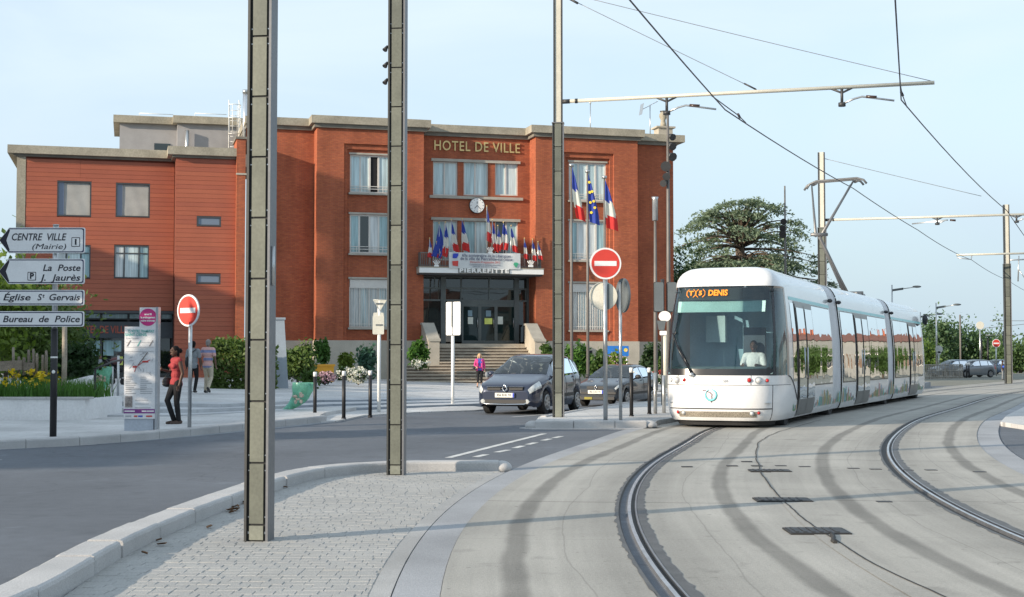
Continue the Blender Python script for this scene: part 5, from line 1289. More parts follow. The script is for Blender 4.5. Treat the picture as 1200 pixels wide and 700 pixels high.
# ============================================================ CARS
m_tyre = M('tyre', (.02, .02, .021), .85, var=.1)
m_alloy = M('alloy', (.42, .43, .44), .3, .8)
m_cglass = Mglass('car_glass', (.03, .04, .05), 1.65, .015, .04, 1.5, clear=.72)
m_seat = M('car_seat', (.06, .062, .07), .85, var=.15)
m_plas = M('black_plastic', (.022, .023, .025), .55)
m_head = M('headlamp', (.62, .64, .63), .12, .2, var=.25, vs=9, fine=0, coat=1)
m_chr = M('chrome', (.75, .76, .77), .12, 1.0, fine=0, var=0)
m_plate = M('number_plate', (.70, .70, .66), .5, fine=0)
def car(name, lab, loc, rz, P, paint, plate=None, detail=True, group=None, cat='car', driver=False):
    r = T(name, lab, cat, loc, rz, group); L, Wd, k = P['L'], P['W'] / 2, P.get('k', 1)
    r.scale = (k, k, k)
    wr, xf, xr = P['wr'], P['xf'], P['xr']
    xs = sorted({0, .01, .04, .08, .14, .2, .28} | {xf + wr * 1.16 * math.cos(math.pi * i / 14) for i in range(15)} | {xr + wr * 1.16 * math.cos(math.pi * i / 14) for i in range(15)} | {round(.35 + .15 * i, 3) for i in range(int((L - .6) / .15))} | {L - .25, L - .14, L - .07, L - .02, L})
    def zbot(x):
        z = P['zb']
        for c in (xf, xr):
            d = abs(x - c)
            if d < wr * 1.16: z = max(z, wr + math.sqrt(max(0, (wr * 1.16) ** 2 - d * d)) - .0)
        e = max(0, .12 - x, x - (L - .12)); return z + e * .7
    def sec(x):
        w = sinterp(P['w'], x) * Wd; zt = sinterp(P['top'], x); zb = min(sinterp(P['belt'], x), zt - .015); zo = min(zbot(x), zb - .12)
        kk = max(0, min(1, (zt - zb - .04) / .42)); we = lerp(w * .90, P['wroof'], kk); wm = lerp(w * .55, P['wroof'] * .72, kk)
        z1 = lerp(zo, zb, .30); z2 = lerp(zo, zb, .62)
        return [(w * .93, zo), (w * .985, lerp(zo, z1, .5)), (w, z1), (w, z2), (w * .985, lerp(z2, zb, .7)), (w * .945, zb), (we, zt - lerp(.012, .085, kk)), (lerp(we, wm, .45), zt - lerp(.006, .03, kk)), (wm, zt - .006), (0, zt)]
    def pt(x, q, s=1, out=0):
        S_ = sec(x); i = min(int(q), len(S_) - 2); t = q - i; y, z = lerp(S_[i][0], S_[i + 1][0], t), lerp(S_[i][1], S_[i + 1][1], t)
        p = Vector((x, s * y, z))
        if out:
            e = .02
            a = pt(min(L, x + e), q, s) - pt(max(0, x - e), q, s); b = pt(x, min(8.99, q + .1), s) - pt(x, max(0, q - .1), s); n = a.cross(b) * s
            if n.length > 1e-9: p -= n.normalized() * out * (1 if n.normalized().dot(Vector((0, y * s, .3))) < 0 else -1)
        return p
    rows = []
    for x in xs:
        S_ = sec(x); rows.append([(x, y, z) for y, z in S_] + [(x, -y, z) for y, z in S_[-2::-1]])
    mb = MB(); mb.grid(rows, 0, True)
    nc = len(rows[0]) - 1; keep = []
    for fi in range(len(mb.f)):
        i_, j_ = divmod(fi, nc); q = j_ if j_ < 9 else 17 - j_; xm = (xs[i_] + xs[i_ + 1]) / 2
        cut = (q >= 6 and (P['ws'][0] < xm < P['ws'][1] or P['rw'][0] < xm < P['rw'][1])) or (q == 5 and any(a + max(0, sl0) * .5 < xm < b + min(0, sl1) * .6 for a, b, sl0, sl1 in P['side']))
        if not cut: keep.append(fi)
    for at in ('f', 'm', 's'): setattr(mb, at, [getattr(mb, at)[k_] for k_ in keep])
    n = len(rows[0]); mb.add(rows[0], [tuple(range(n))]); mb.add(rows[-1], [tuple(range(n))[::-1]])
    mb.build('body', paint, r)
    # dark inner block so that arches read as deep
    MB().box(.25, L - .25, -Wd * .80, Wd * .80, P['zb'] + .02, .62).build('underbody', m_plas, r)
    zf = sinterp(P['belt'], 1.3)
    for x_ in ((P['ws'][0] + 1.05, P['rw'][0] - .45) if detail else ()):
        for s_ in (-1, 1):
            sb = MB(); sb.ell((x_ + .12, s_ * .36, zf - .12), (.10, .23, .34), 12, 8).ell((x_ + .18, s_ * .36, zf + .28), (.06, .13, .10), 10, 7).tube([(x_ + .15, s_ * .36, zf + .1), (x_ + .18, s_ * .36, zf + .22)], .03, 6); sb.build('seat', m_seat, r)
    if detail:
        MB().ell((P['ws'][0] + .35, 0, zf - .10), (.30, Wd * .82, .10), 14, 8).build('dashboard', m_plas, r)
        MB().tube([(P['ws'][0] + .62 + .05 * math.sin(w), .36 + .17 * math.cos(w), zf + .03 + .16 * math.sin(w)) for w in [2 * math.pi * k_ / 16 for k_ in range(17)]], .016, 6).build('steering_wheel', m_plas, r)
        MB().box(P['ws'][1] - .10, P['ws'][1] - .06, -.11, .11, sinterp(P['top'], P['ws'][1]) - .16, sinterp(P['top'], P['ws'][1]) - .10).build('rear_mirror', m_plas, r)
    def patch(x0, x1, q0, q1, s, out, nx=8, nq=5, slant=0.0):
        return [[pt(lerp(x0, x1, i / nx) + slant * j / nq, lerp(q0, q1, j / nq), s, out) for j in range(nq + 1)] for i in range(nx + 1)]
    for (a, b, name_) in ((P['ws'][0], P['ws'][1], 'windscreen'), (P['rw'][0], P['rw'][1], 'rear_window')):
        rws = []
        for i in range(11):
            x = lerp(a, b, i / 10); f = i / 10 if name_ == 'windscreen' else 1 - i / 10
            qlo = 6.05; rws.append([pt(x, lerp(qlo, 9, j / 6), 1, .006) for j in range(7)] + [pt(x, lerp(9, qlo, j / 6), -1, .006) for j in range(1, 7)])
        MB().grid(rws, 0, True).build(name_, m_cglass, r)
    for s in (1, -1):
        for (a, b, sl0, sl1) in P['side']:
            rws = [[pt(lerp(lerp(a, a + sl0, j / 5), lerp(b, b + sl1, j / 5), i / 8), lerp(5.10, 5.93, j / 5), s, .005) for j in range(6)] for i in range(9)]
            MB().grid(rws, 0, True).build('side_window', m_cglass, r)
        hx = P['head']
        MB().grid(patch(hx[0], hx[1], hx[2], hx[3], s, .008, 8, 5), 0, True).build('headlight', m_head, r)
        tl = P['tail']; MB().grid(patch(tl[0], tl[1], tl[2], tl[3], s, .008, 5, 5), 0, True).build('tail_light', m_redl, r)
        # mirror, handles, trim
        mx = P['ws'][0] + .42; p = pt(mx, 5.05, s)
        mi = MB().ell((p.x, p.y + s * .13, p.z + .07), (.07, .11, .075), 10, 7).tube([p, (p.x, p.y + s * .1, p.z + .05)], .025, 6).build('door_mirror', P.get('mirror', paint), r)
        if detail:
            for xx in P['seams']:
                MB().tube([pt(xx, q, s, .002) for q in (1.2, 2, 3, 4, 5)], .005, 4).build('door_seam', m_plas, r)
            for xx in P['handles']: MB().tube([pt(xx, 4.3, s, .02), pt(xx + .16, 4.3, s, .02)], .014, 6).build('door_handle', P.get('mirror', paint), r)
            MB().grid(patch(xf + wr * 1.3, xr - wr * 1.3, 2.0, 2.35, s, .012, 6, 2), 0, True).build('side_strip', m_plas, r)
    for x in (xf, xr):
        for s in (1, -1):
            y = s * (Wd * .965 - .10); wh = MB().tube([(x, y - s * .10, wr), (x, y - s * .08, wr), (x, y + s * .08, wr), (x, y + s * .10, wr)], [wr * .92, wr, wr, wr * .92], 24, 0, False).build('wheel', m_tyre, r)
            mb = MB().disc((x, y + s * .098, wr), (0, 1, 0), wr * .66, 20, .02)
            hub = mb.build('rim', M('rim_dark', (.10, .10, .105), .4, .5), wh)
            mb = MB()
            for j in range(7):
                w = 2 * math.pi * j / 7; c, q = math.cos(w), math.sin(w)
                mb.obox((x + c * wr * .34, y + s * .112, wr + q * wr * .34), (c * wr * .30, 0, q * wr * .30), (0, .008, 0), (-q * wr * .085, 0, c * wr * .085))
            mb.tube([(x + math.cos(w) * wr * .63, y + s * .108, wr + math.sin(w) * wr * .63) for w in [2 * math.pi * j / 20 for j in range(21)]], .018, 5).disc((x, y + s * .112, wr), (0, 1, 0), wr * .16, 12, .02)
            mb.build('spokes', m_alloy, wh)
    P['front'](r, pt, L, Wd)
    if plate:
        z = P['plz']; MB().box(-.055, -.03, -.27, .27, z - .06, z + .06).build('number_plate', m_plate, r)
        MB().box(-.058, -.0555, -.27, -.225, z - .058, z + .058).build('plate_band', m_bluep, r)
        text('plate_lettering', plate, .095, m_plas, r, (-.058, .02, z), (math.pi / 2, 0, -math.pi / 2), fit=.40)
    if driver:
        pass
    return r
def front_a(r, pt, L, Wd):
    for s in (1, -1): MB().box(-.03, .04, s * .12 if s > 0 else -.50, .50 if s > 0 else -.12, .655, .715).build('grille', m_plas, r)
    MB().box(-.045, .1, -.60, .60, .30, .40).build('air_intake', m_plas, r)
    MB().tube([(.0, -.70, .36), (-.05, -.55, .285), (-.06, 0, .275), (-.05, .55, .285), (.0, .70, .36)], .018, 6).build('bumper_trim', m_chr, r)
    MB().tube([(-.045, .07, .695), (-.05, 0, .80), (-.045, -.07, .695), (-.05, 0, .61), (-.045, .07, .695)], .022, 6).build('emblem', m_chr, r)
    for s in (1, -1): MB().disc((-.02, s * .62, .355), (1, 0, 0), .06, 14, .05).build('fog_light', m_head, r)
    MB().box(-.035, .06, -.52, .52, .735, .745).build('bonnet_trim', m_chr, r)
def front_b(r, pt, L, Wd):
    MB().box(-.03, .04, -.32, .32, .60, .69).build('grille', m_plas, r)
    MB().box(-.04, .1, -.66, .66, .24, .33).build('air_intake', m_plas, r)
    MB().box(-.05, .02, -.72, .72, .43, .50).build('bumper_strip', m_plas, r)
    MB().tube([(-.04, .05, .645), (-.045, 0, .72), (-.04, -.05, .645), (-.045, 0, .575), (-.04, .05, .645)], .016, 6).build('emblem', m_chr, r)
    MB().box(-.055, -.03, .12, .40, .25, .33).build('fog_light', M('yellow_lens', (.26, .23, .03), .3, fine=0), r)
MPV = dict(L=4.26, W=1.81, wr=.315, xf=.86, xr=3.55, zb=.20, k=.95, wroof=.66, plz=.52,
    top=[(0, .62), (.03, .72), (.12, .80), (.3, .87), (.7, .97), (1.05, 1.06), (1.25, 1.18), (1.6, 1.38), (1.95, 1.54), (2.3, 1.605), (2.8, 1.62), (3.4, 1.585), (3.8, 1.50), (4.0, 1.38), (4.12, 1.15), (4.2, .98), (4.26, .80)],
    belt=[(0, .60), (.1, .72), (.3, .80), (.7, .90), (1.1, .97), (2, 1.0), (3.2, 1.04), (4.0, 1.06), (4.2, .95), (4.26, .78)],
    w=[(0, .70), (.03, .78), (.1, .86), (.25, .925), (.5, .965), (1, .99), (2, 1.0), (3.2, .99), (3.8, .95), (4.1, .89), (4.22, .82), (4.26, .76)],
    ws=(1.10, 1.97), rw=(3.80, 4.17), side=((1.42, 2.42, .42, 0), (2.50, 3.30, 0, -.02), (3.37, 3.85, 0, -.28)), head=(.02, .46, 3.7, 5.75), tail=(4.02, 4.24, 3.2, 5.6),
    seams=(1.28, 2.46, 3.34), handles=(2.2, 3.1), front=front_a)
HATCH = dict(L=4.13, W=1.70, wr=.29, xf=.80, xr=3.37, zb=.19, k=.875, wroof=.60, plz=.50,
    top=[(0, .60), (.03, .66), (.12, .72), (.4, .80), (.9, .90), (1.12, .96), (1.4, 1.10), (1.75, 1.28), (2.0, 1.38), (2.4, 1.42), (2.9, 1.41), (3.3, 1.35), (3.7, 1.18), (3.95, 1.02), (4.05, .92), (4.13, .72)],
    belt=[(0, .58), (.1, .68), (.4, .77), (1.1, .90), (2, .92), (3.2, .97), (3.9, .98), (4.1, .85), (4.13, .70)],
    w=[(0, .78), (.03, .85), (.1, .90), (.3, .95), (1, .99), (2, 1.0), (3.2, .98), (3.9, .92), (4.08, .86), (4.13, .80)],
    ws=(1.16, 1.98), rw=(3.36, 3.92), side=((1.46, 2.36, .40, 0), (2.44, 3.12, 0, .02), (3.18, 3.50, 0, -.22)), head=(.02, .34, 4.2, 5.6), tail=(3.95, 4.11, 3.2, 5.2),
    seams=(1.3, 2.40, 3.15), handles=(2.1, 2.95), front=front_b, mirror=m_plas)
m_blue_car = M('paint_slate_blue', (.028, .037, .068), .28, .35, var=.04, fine=0, coat=.8)
m_grey_car = M('paint_dark_blue_grey', (.032, .040, .052), .3, .3, var=.04, fine=0, coat=.7)
def place(name, lab, u, v, heading, P, paint, plate, z=0.0, **k):
    p = G(u, v, z); rz = math.atan2(-heading[1], -heading[0])      # the model's nose is at x=0, tail along +x
    return car(name, lab, (p.x, p.y, z), rz, P, paint, plate, **k)
place('parked_car', 'dark slate blue compact people carrier waiting behind the traffic island pole', 592, 486.3, (-.345, -.94), MPV, m_blue_car, '456 RHL 93', driver=True)
place('parked_car', 'older dark grey hatchback queuing behind the blue people carrier', 698.5, 477.0, (-.42, -.907), HATCH, m_grey_car, '782 CKX 93', driver=True)
m_silver = M('paint_silver', (.24, .26, .28), .3, .5, var=.04, fine=0, coat=.6); m_palebl = M('paint_pale_blue', (.12, .18, .25), .3, .4, var=.04, fine=0, coat=.6); m_sblu = M('paint_mid_blue', (.09, .14, .22), .3, .4, var=.04, fine=0, coat=.6)
for lab, u, v, Y, P, pa, hd_ in (('silver blue car behind the railing, beside the tram tail', 1092, 440, 108, MPV, m_palebl, (-1, -.35)), ('silver car behind the railing, between the tram tail and the bollards', 1116, 440, 108, MPV, m_silver, (-1, -.35)), ('small blue car parked far off between two black posts', 1153, 437.5, 130, MPV, m_sblu, (-.8, -.6))):
    p = AT(u, v, Y); car('parked_car', lab, (p.x, Y, 0), math.atan2(-hd_[1], -hd_[0]), dict(P, k=.84), pa, None, detail=False)
# ============================================================ SIGNS AND STREET FURNITURE
m_signw = M('sign_white', (.76, .77, .78), .45, var=.05, vs=5, fine=.02)
m_signb = M('sign_blue_rim', (.02, .028, .085), .45, fine=0)
m_signr = M('sign_red', (.60, .05, .035), .4, var=.06, vs=5, fine=0)
m_ink = M('sign_ink', (.012, .013, .025), .6, fine=0)
m_black = M('black_paint', (.012, .012, .014), .5, var=.15)
m_back = M('sign_back', (.50, .51, .48), .4, .25, var=.10, vs=3)
m_cream = M('sign_back_cream', (.66, .64, .55), .5, .1, var=.06, vs=2)
m_backg = M('sign_back_grey', (.13, .15, .16), .5, .2, var=.1)
def rrect(x0, x1, z0, z1, r, n=4):
    P = []
    for cx, cz, a in ((x1 - r, z1 - r, 0), (x0 + r, z1 - r, 90), (x0 + r, z0 + r, 180), (x1 - r, z0 + r, 270)):
        for k in range(n + 1): w = R(a + 90 * k / n); P.append((cx + r * math.cos(w), cz + r * math.sin(w)))
    return P
# direction signpost
pd = G(61, 512, .12); Yd = pd.y; ds = T('direction_signpost', 'signpost with four white direction boards pointing left on a black sleeved post', 'signpost', pd)
def lz(v): return AT(61, v, Yd).z - pd.z
def lx(u): return AT(u, 400, Yd).x - pd.x
MB().cyl(0, .05, -.05, lz(386), .056, 14).build('post_sleeve', m_black, ds); MB().cyl(0, .05, lz(386), lz(264), .046, 14).cyl(0, .05, lz(264), lz(264) + .015, .05, 14).build('post', m_gal, ds)
MB().cyl(0, .05, lz(420), lz(418), .058, 14).ell((.01, -.005, lz(436)), (.03, .012, .03), 8, 6).build('sticker_remnant', m_wh, ds)
for (v0, v1, tip, lines) in ((267, 297, True, (('CENTRE  VILLE', 278.5, 13, 77, .0), ('(Mairie)', 289.5, 37, 77, .0))), (303.5, 333, True, (('La  Poste', 314.5, 50, 94, 0), ('J.  Jaurès', 326, 46, 94, 0))), (340, 358, False, (('Église  St  Gervais', 349, 4, 94, 0),)), (365, 383, False, (('Bureau  de  Police', 374.5, 4, 94, 0),))):
    z0, z1 = lz(v1), lz(v0); x0, x1 = lx(-2 if tip else -3), lx(98.5); zm = (z0 + z1) / 2; dz = .012
    def shape(i):
        if tip: return rrect(lx(10), x1 - i, z0 + i, z1 - i, .03)[:5] + [(lx(9.5), z1 - i), (x0 + i * 1.4, zm), (lx(9.5), z0 + i)] + rrect(lx(10), x1 - i, z0 + i, z1 - i, .03)[15:]
        return rrect(x0 + i, x1 - i, z0 + i, z1 - i, .03)
    b = MB().plate(shape(0), -.03, .0).build('sign_board', m_signw, ds)
    MB().plate(shape(.013), -.0325, -.0302).build('board_rim', m_signb, b)
    MB().plate(shape(.030), -.0350, -.0327).build('board_face', m_signw, b)
    if tip:
        MB().plate([(x0 + .005, zm), (lx(9.5), z1 - .02), (lx(9.5) + .015, z1 - .05), (x0 + .12, zm), (lx(9.5) + .015, z0 + .05), (lx(9.5), z0 + .02)], -.0375, -.0352).build('arrow_head', m_ink, b)
    for s_, v, u0, u1, _ in lines:
        if s_.startswith('Église'):
            for q, a, c, sz, dv in (('Église', 4, 36, .15, 0), ('S', 44, 49.5, .15, 0), ('t', 50, 52.5, .09, -2.0), ('Gervais', 58, 94, .15, 0)):
                text('lettering', q, sz, m_ink, b, ((lx(a) + lx(c)) / 2, -.037, lz(v + dv)), shear=.22, fit=lx(c) - lx(a), bold=.002, ext=.001)
            continue
        sz = .165 if s_ == 'CENTRE  VILLE' else .125 if s_ == '(Mairie)' else .15
        text('lettering', s_, sz, m_ink, b, ((lx(u0) + lx(u1)) / 2, -.037, lz(v)), shear=.22, fit=lx(u1) - lx(u0), bold=0 if s_[0] == '(' else .0022, ext=.001)
    if v0 == 267:
        MB().plate(rrect(lx(83), lx(93), lz(289.5), lz(278.5), .01), -.0372, -.0352).build('pictogram', m_ink, b); MB().plate(rrect(lx(83.8), lx(92.2), lz(288.7), lz(279.3), .01), -.0378, -.0374).build('pictogram_field', m_signw, b)
        text('lettering', 'i', .13, m_ink, b, (lx(88), -.039, lz(284)), bold=.008, ext=.001)
    if v0 == 303.5:
        MB().plate(rrect(lx(32), lx(42), lz(329), lz(319), .01), -.0372, -.0352).build('pictogram', m_ink, b); MB().plate(rrect(lx(32.8), lx(41.2), lz(328.2), lz(319.8), .01), -.0378, -.0374).build('pictogram_field', m_signw, b)
        text('lettering', 'P', .13, m_ink, b, (lx(37), -.039, lz(324)), bold=.006, ext=.001)
    for zc_ in (zm,): MB().box(-.09, .09, .001, .03, zc_ - .03, zc_ + .03).build('clamp', m_gal, b)
# no-entry signs
def no_entry(lab, base, hc, r_, rz, post_r=.033, htop=None, group=None, postm=None):
    t_ = T('no_entry_sign', lab, 'road sign', base, rz, group)
    MB().cyl(0, .05, -.05, htop or hc + r_ * .6, post_r, 12).build('post', postm or m_gal, t_)
    b = MB().disc((0, 0, hc), (0, -1, 0), r_, 36, .025).build('sign_disc', m_signw, t_)
    MB().disc((0, -.0145, hc), (0, -1, 0), r_ * .89, 36, .003).build('red_field', m_signr, b)
    MB().box(-r_ * .70, r_ * .70, -.020, -.0165, hc - r_ * .155, hc + r_ * .155).build('white_bar', m_signw, b)
    return t_
pb_ = G(219.5, 503, .12); no_entry('no entry sign on the pavement beside the woman in the red top', pb_, AT(219, 364, pb_.y).z - .12, .295, R(-36), .036)
pb_ = AT(710, 494.5, 29.2); s2 = no_entry('no entry sign on the traffic island in front of the town hall', (pb_.x, pb_.y, .11), AT(710, 309, 29.2).z - .11, .33, R(4), .046)
MB().disc((-.03, .12, AT(708, 347, 29.2).z - .11), (.1, 1, 0), .29, 32, .02).build('second_disc', m_cream, s2)
MB().tube([(-.03 + .29 * math.sin(w), .11, AT(708, 347, 29.2).z - .11 + .29 * math.cos(w)) for w in [2 * math.pi * k / 28 for k in range(29)]], .010, 5).build('disc_rim', m_back, s2)
MB().box(.05, .085, .055, .10, AT(708, 362, 29.2).z - .11, AT(708, 333, 29.2).z - .11).build('mounting_rail', m_backg, s2)
pb_ = AT(730.5, 494, 29.4); t_ = T('round_sign', 'round road sign seen nearly edge on, beside the island no entry sign', 'road sign', (pb_.x, pb_.y, .11), R(108))
hc = AT(729, 346.5, 29.4).z - .11
MB().cyl(0, .06, -.05, hc + .28, .035, 12).build('post', m_gal, t_); b = MB().disc((0, 0, hc), (0, -1, 0), .36, 36, .05).build('sign_disc', m_backg, t_); MB().disc((0, .028, hc), (0, 1, 0), .33, 36, .01).build('disc_back', m_backg, b)
# give way sign seen from behind
pb_ = G(444, 483, .035); t_ = T('give_way_sign', 'give way sign seen from behind on a white post near the bollards', 'road sign', pb_, R(5)); Y = pb_.y
def q_(u, v): p = AT(u, v, Y); return (p.x - pb_.x, p.z - pb_.z)
MB().cyl(0, .04, -.05, q_(0, 352)[1], .045, 12).build('post', m_wh, t_)
MB().plate([q_(437.3, 351.5), q_(453.3, 351.5), q_(446.2, 364.5), q_(444.5, 364.5)][::-1], .0, .02).build('triangle_plate', m_cream, t_)
MB().plate(rrect(*q_(438.3, 0)[:1], q_(451.5, 0)[0], q_(0, 392)[1], q_(0, 370)[1], .03), -.01, .015).build('lower_plate', m_cream, t_)
MB().plate(rrect(q_(439, 0)[0], q_(451, 0)[0], q_(0, 374.5)[1], q_(0, 366.5)[1], .03), .002, .018).build('small_plate', m_cream, t_)
MB().tube([(q_(u, v)[0], -.004, q_(u, v)[1]) for u, v in ((437.3, 351.5), (453.3, 351.5), (445.3, 364.5), (437.3, 351.5))], .008, 5).build('plate_rim', m_back, t_)
for v in (356, 381): MB().box(-.09, .09, -.02, .001, q_(0, v + .8)[1], q_(0, v - .8)[1]).build('clamp', m_backg, t_)
# sunlit sign pair in front of the entrance
pb_ = G(530.5, 475, .035); t_ = T('tall_sign', 'bright white tall sign plate on a white post in front of the town hall doors', 'road sign', pb_, R(-38)); Y = pb_.y
m_bright = M('sign_film_white', (.88, .87, .84), .35, var=.02, fine=0)
MB().cyl(0, .0, -.05, q_(0, 393.5)[1], .05, 12).build('post', m_wh, t_)
h0, h1 = q_(0, 393)[1], q_(0, 354)[1]
for a, b in ((-.25, -.018), (.018, .30)): MB().plate(rrect(a, b, h0, h1, .04), -.02, .01).build('sign_plate', m_bright, t_)
MB().box(-.022, .022, -.05, .03, h0 + .25, h1).build('spine', m_backg, t_)
# bollards
bl_ = None
def bollard(lab, u, v, z, vt, group):
    p = G(u, v, z); h = AT(u, vt, p.y).z - z
    r = T('bollard', lab, 'bollard', p, 0, group)
    k = .62
    MB().cyl(0, 0, -.02, h - .11, .043, 14).cyl(0, 0, -.02, .03, .055, 14).build('post', m_black, r); MB().tube([(0, 0, h - .11), (0, 0, h - .01), (0, 0, h)], [.046, .046, .036], 14).build('white_cap', m_wh, r)
for lab, u, v, z, vt, g in (('black bollard with white cap next to the green litter bag', 369, 488, .035, 436, 0), ('black bollard with white cap in front of the pink flower bush', 402.8, 491, .035, 435, 0), ('black bollard with white cap beside the give way post', 433.7, 488.5, .035, 434.5, 0), ('black bollard with white cap on the island, nearer the edge on sign', 740, 488, .115, 431, 1), ('black bollard with white cap on the island, nearer the tram', 761, 485.5, .115, 431, 1)):
    bollard(lab, u, v, z, vt, ('bollards on the crossing pavement', 'bollards on the traffic island')[g])
# thin posts between the island bollards and the tram
for lab, u, v, vt, m in (('grey hoop post of the barrier beside the tram front', 768, 485, 437, m_gal), ('second grey hoop post of the barrier, half hidden by the tram', 778, 484, 440, m_gal)):
    p = G(u, v, .115); h = AT(u, vt, p.y).z - .115
    o = T('barrier_post', lab, 'post', p); MB().cyl(0, 0, -.02, h, .045, 10).build('post', m, o); MB().tube([(0, 0, h * .55), (.18, 0, h * .55)], .025, 6).build('rail', m, o)
# traffic signal backs and small plates by the tram
p = AT(777.5, 480, 39.5); Y = 39.5; pb_ = Vector((p.x, p.y, .0)); t_ = T('traffic_signal', 'grey traffic signal seen from behind with white plates, beside the tram windscreen', 'traffic light', pb_)
MB().cyl(0, .12, 0, q_(0, 327)[1], .05, 12).build('post', m_dk, t_)
for a, b in ((766, 776), (781, 791)):
    x0, x1 = q_(a, 0)[0], q_(b, 0)[0]; z0, z1 = q_(0, 365)[1], q_(0, 331)[1]
    s_ = MB().plate(rrect(x0, x1, z0, z1, .04), 0, .2).build('signal_case', m_backg, t_)
    MB().plate(rrect(x0 - .02, x1 + .02, z0 - .02, z1 + .02, .05), .2, .22).build('backing_board', m_dk, s_)
MB().disc(((q_(777, 0)[0], -.05, q_(0, 371)[1])), (0, -1, 0), .15, 20, .03, 0, .17).build('white_plate', m_bright, t_)
MB().plate([q_(770, 376), q_(780, 376), q_(778, 387), q_(772, 387)], -.10, .02).build('push_box', m_backg, t_)
MB().plate(rrect(q_(771, 0)[0], q_(779, 0)[0], q_(0, 393)[1], q_(0, 388)[1], .02), -.08, -.05).build('white_plate', m_bright, t_)
MB().cyl(q_(777.5, 0)[0], .0, q_(0, 455)[1], q_(0, 388)[1], .055, 10).build('white_sleeve', m_cream, t_)
# masts by the town hall corner
def mast(lab, u, vb, vt, Y, r_, heads, name='mast', cat='mast'):
    b0 = AT(u, vb, Y); o = T(name, lab, cat, (b0.x, b0.y, .0)); h = AT(u, vt, Y).z
    MB().tube([(0, 0, 0), (0, 0, h * .5), (0, 0, h)], [r_, r_ * .85, r_ * .55], 8).build('pole', m_balu, o)
    for (du, v, sz, sx) in heads:
        z = AT(u, v, Y).z; x = du / FPX * Y
        hd_ = MB().tube([(0, 0, z), (x * .6, -.05, z)], .03, 5).tube([(x * .5, .05, z + .05), (x * 1.3, -.25, z - .08)], [sz * .5, sz], 9).build('projector', m_dk, o)
    return o
mast('tall mast with many small projectors beside the corner of the town hall', 784, 448, 132, 62, .10, ((4, 160, .16, 1), (4, 171, .18, 1), (4, 183, .2, 1), (-2.5, 194, .24, 1), (-2, 206, .18, 1), (-5, 214, .16, 1)))
m2 = mast('slender grey column mast left of the projector mast', 768.5, 448, 258, 58, .09, ()); z = AT(768.5, 258, 58).z
MB().tube([(0, 0, z - .02), (0, 0, AT(768.5, 234, 58).z), (0, 0, AT(768.5, 231, 58).z)], [.12, .12, .15], 10).build('lamp_column', m_gal, m2)
mast('thin dark mast with loudspeakers rising beside the cedar', 921.5, 440, 218, 92, .09, ((-2, 259, .22, 1), (-3, 267, .22, 1), (-3, 274, .26, 1)))
# flags ------------------------------------------------------------
m_fb = M('flag_blue', (.03, .06, .36), .75, var=.12, vs=6, trans=.3); m_fw = M('flag_white', (.62, .62, .62), .75, var=.08, vs=6, trans=.3); m_fr = M('flag_red', (.55, .03, .03), .75, var=.12, vs=6, trans=.3); m_yel2 = M('star_yellow', (.75, .58, .05), .6, fine=0)
fr_ = random.Random(21)
def cloth(root, L_, w, kind, lean=.15, seed=0):
    """limp cloth hanging from its hoist at the origin: bands run the length of the drop"""
    rg = random.Random(seed); n, m = 14, 12; rows = []
    ph = rg.uniform(0, 6); sw = rg.uniform(.7, 1.3)
    for j in range(n + 1):
        t = j / n; row = []
        for i in range(m + 1):
            s = i / m
            width = w * (.22 + .78 * min(1, t * 1.35) ** .8)
            x = lean * L_ * t * t + width * (s - .15) ; y = .10 * w * math.sin(s * 9 + ph + t * 2.2) * (.4 + t) ; z = -L_ * (t * (1 - .0 * s)) - (s - .2) * L_ * .16 * (1 - t * .5)
            row.append((x, y, z))
        rows.append(row)
    mb = MB(); mb.grid(rows, 0, True)
    if kind == 'fr':
        for f in range(n * m):
            j, i = divmod(f, m); q = (j / n) + (i / m - .5) * .10
            mb.m[f] = 0 if q < .36 else 1 if q < .68 else 2
        return mb.build('cloth', [m_fb, m_fw, m_fr], root)
    o = mb.build('cloth', [m_fb], root)
    if kind == 'eu':
        st_ = MB()
        for k in range(7):
            t = .2 + .1 * k; i_ = int((.3 + .4 * (k % 2)) * m); j_ = int(t * n); p = Vector(rows[j_][i_]) + Vector((0, -.05 - .02, 0)); st_.disc(p, (0, -1, 0), .07, 5, .01)
        st_.build('stars', m_yel2, root)
    return o
Yf = 63
for lab, u, vt, vb, vfl, kind, w in (('tall flagpole with a hanging tricolour, nearest the island pole', 670, 194, 450, (198, 261), 'fr', .44), ('tall flagpole with a hanging blue starred flag, middle of the three', 689, 201, 450, (206, 265), 'eu', .46), ('tall flagpole with a hanging tricolour, farthest from the island pole', 709, 208, 450, (213, 272), 'fr', .55)):
    b0 = AT(u, vb, Yf); o = T('flagpole', lab, 'flagpole', (b0.x, b0.y, 0), 0, 'three tall flagpoles before the right wing'); h = AT(u, vt, Yf).z
    MB().tube([(0, 0, 0), (0, 0, h * .5), (0, 0, h)], [.075, .06, .045], 10).build('pole', m_balu, o); MB().tube([(0, 0, h - .05), (0, 0, h + .06)], .11, 10).build('cap', m_gal, o)
    fl = T('flag', lab.replace('tall flagpole with a', 'limp').replace('hanging', 'flag,') if False else ('limp tricolour on the tall pole nearest the island pole', 'limp blue flag with yellow stars on the middle tall pole', 'limp tricolour on the tall pole farthest from the island pole')[(670, 689, 709).index(u)], 'flag', (b0.x + .05, b0.y - .08, AT(u, vfl[0], Yf).z), 0, 'flags on the tall poles')
    cloth(fl, (vfl[1] - vfl[0]) / FPX * Yf * .94, w, kind, .05 if u != 670 else .10, u)
ords = ['first', 'second', 'third', 'fourth', 'fifth', 'sixth', 'seventh', 'eighth', 'ninth', 'tenth', 'eleventh', 'twelfth', 'thirteenth', 'fourteenth', 'fifteenth']
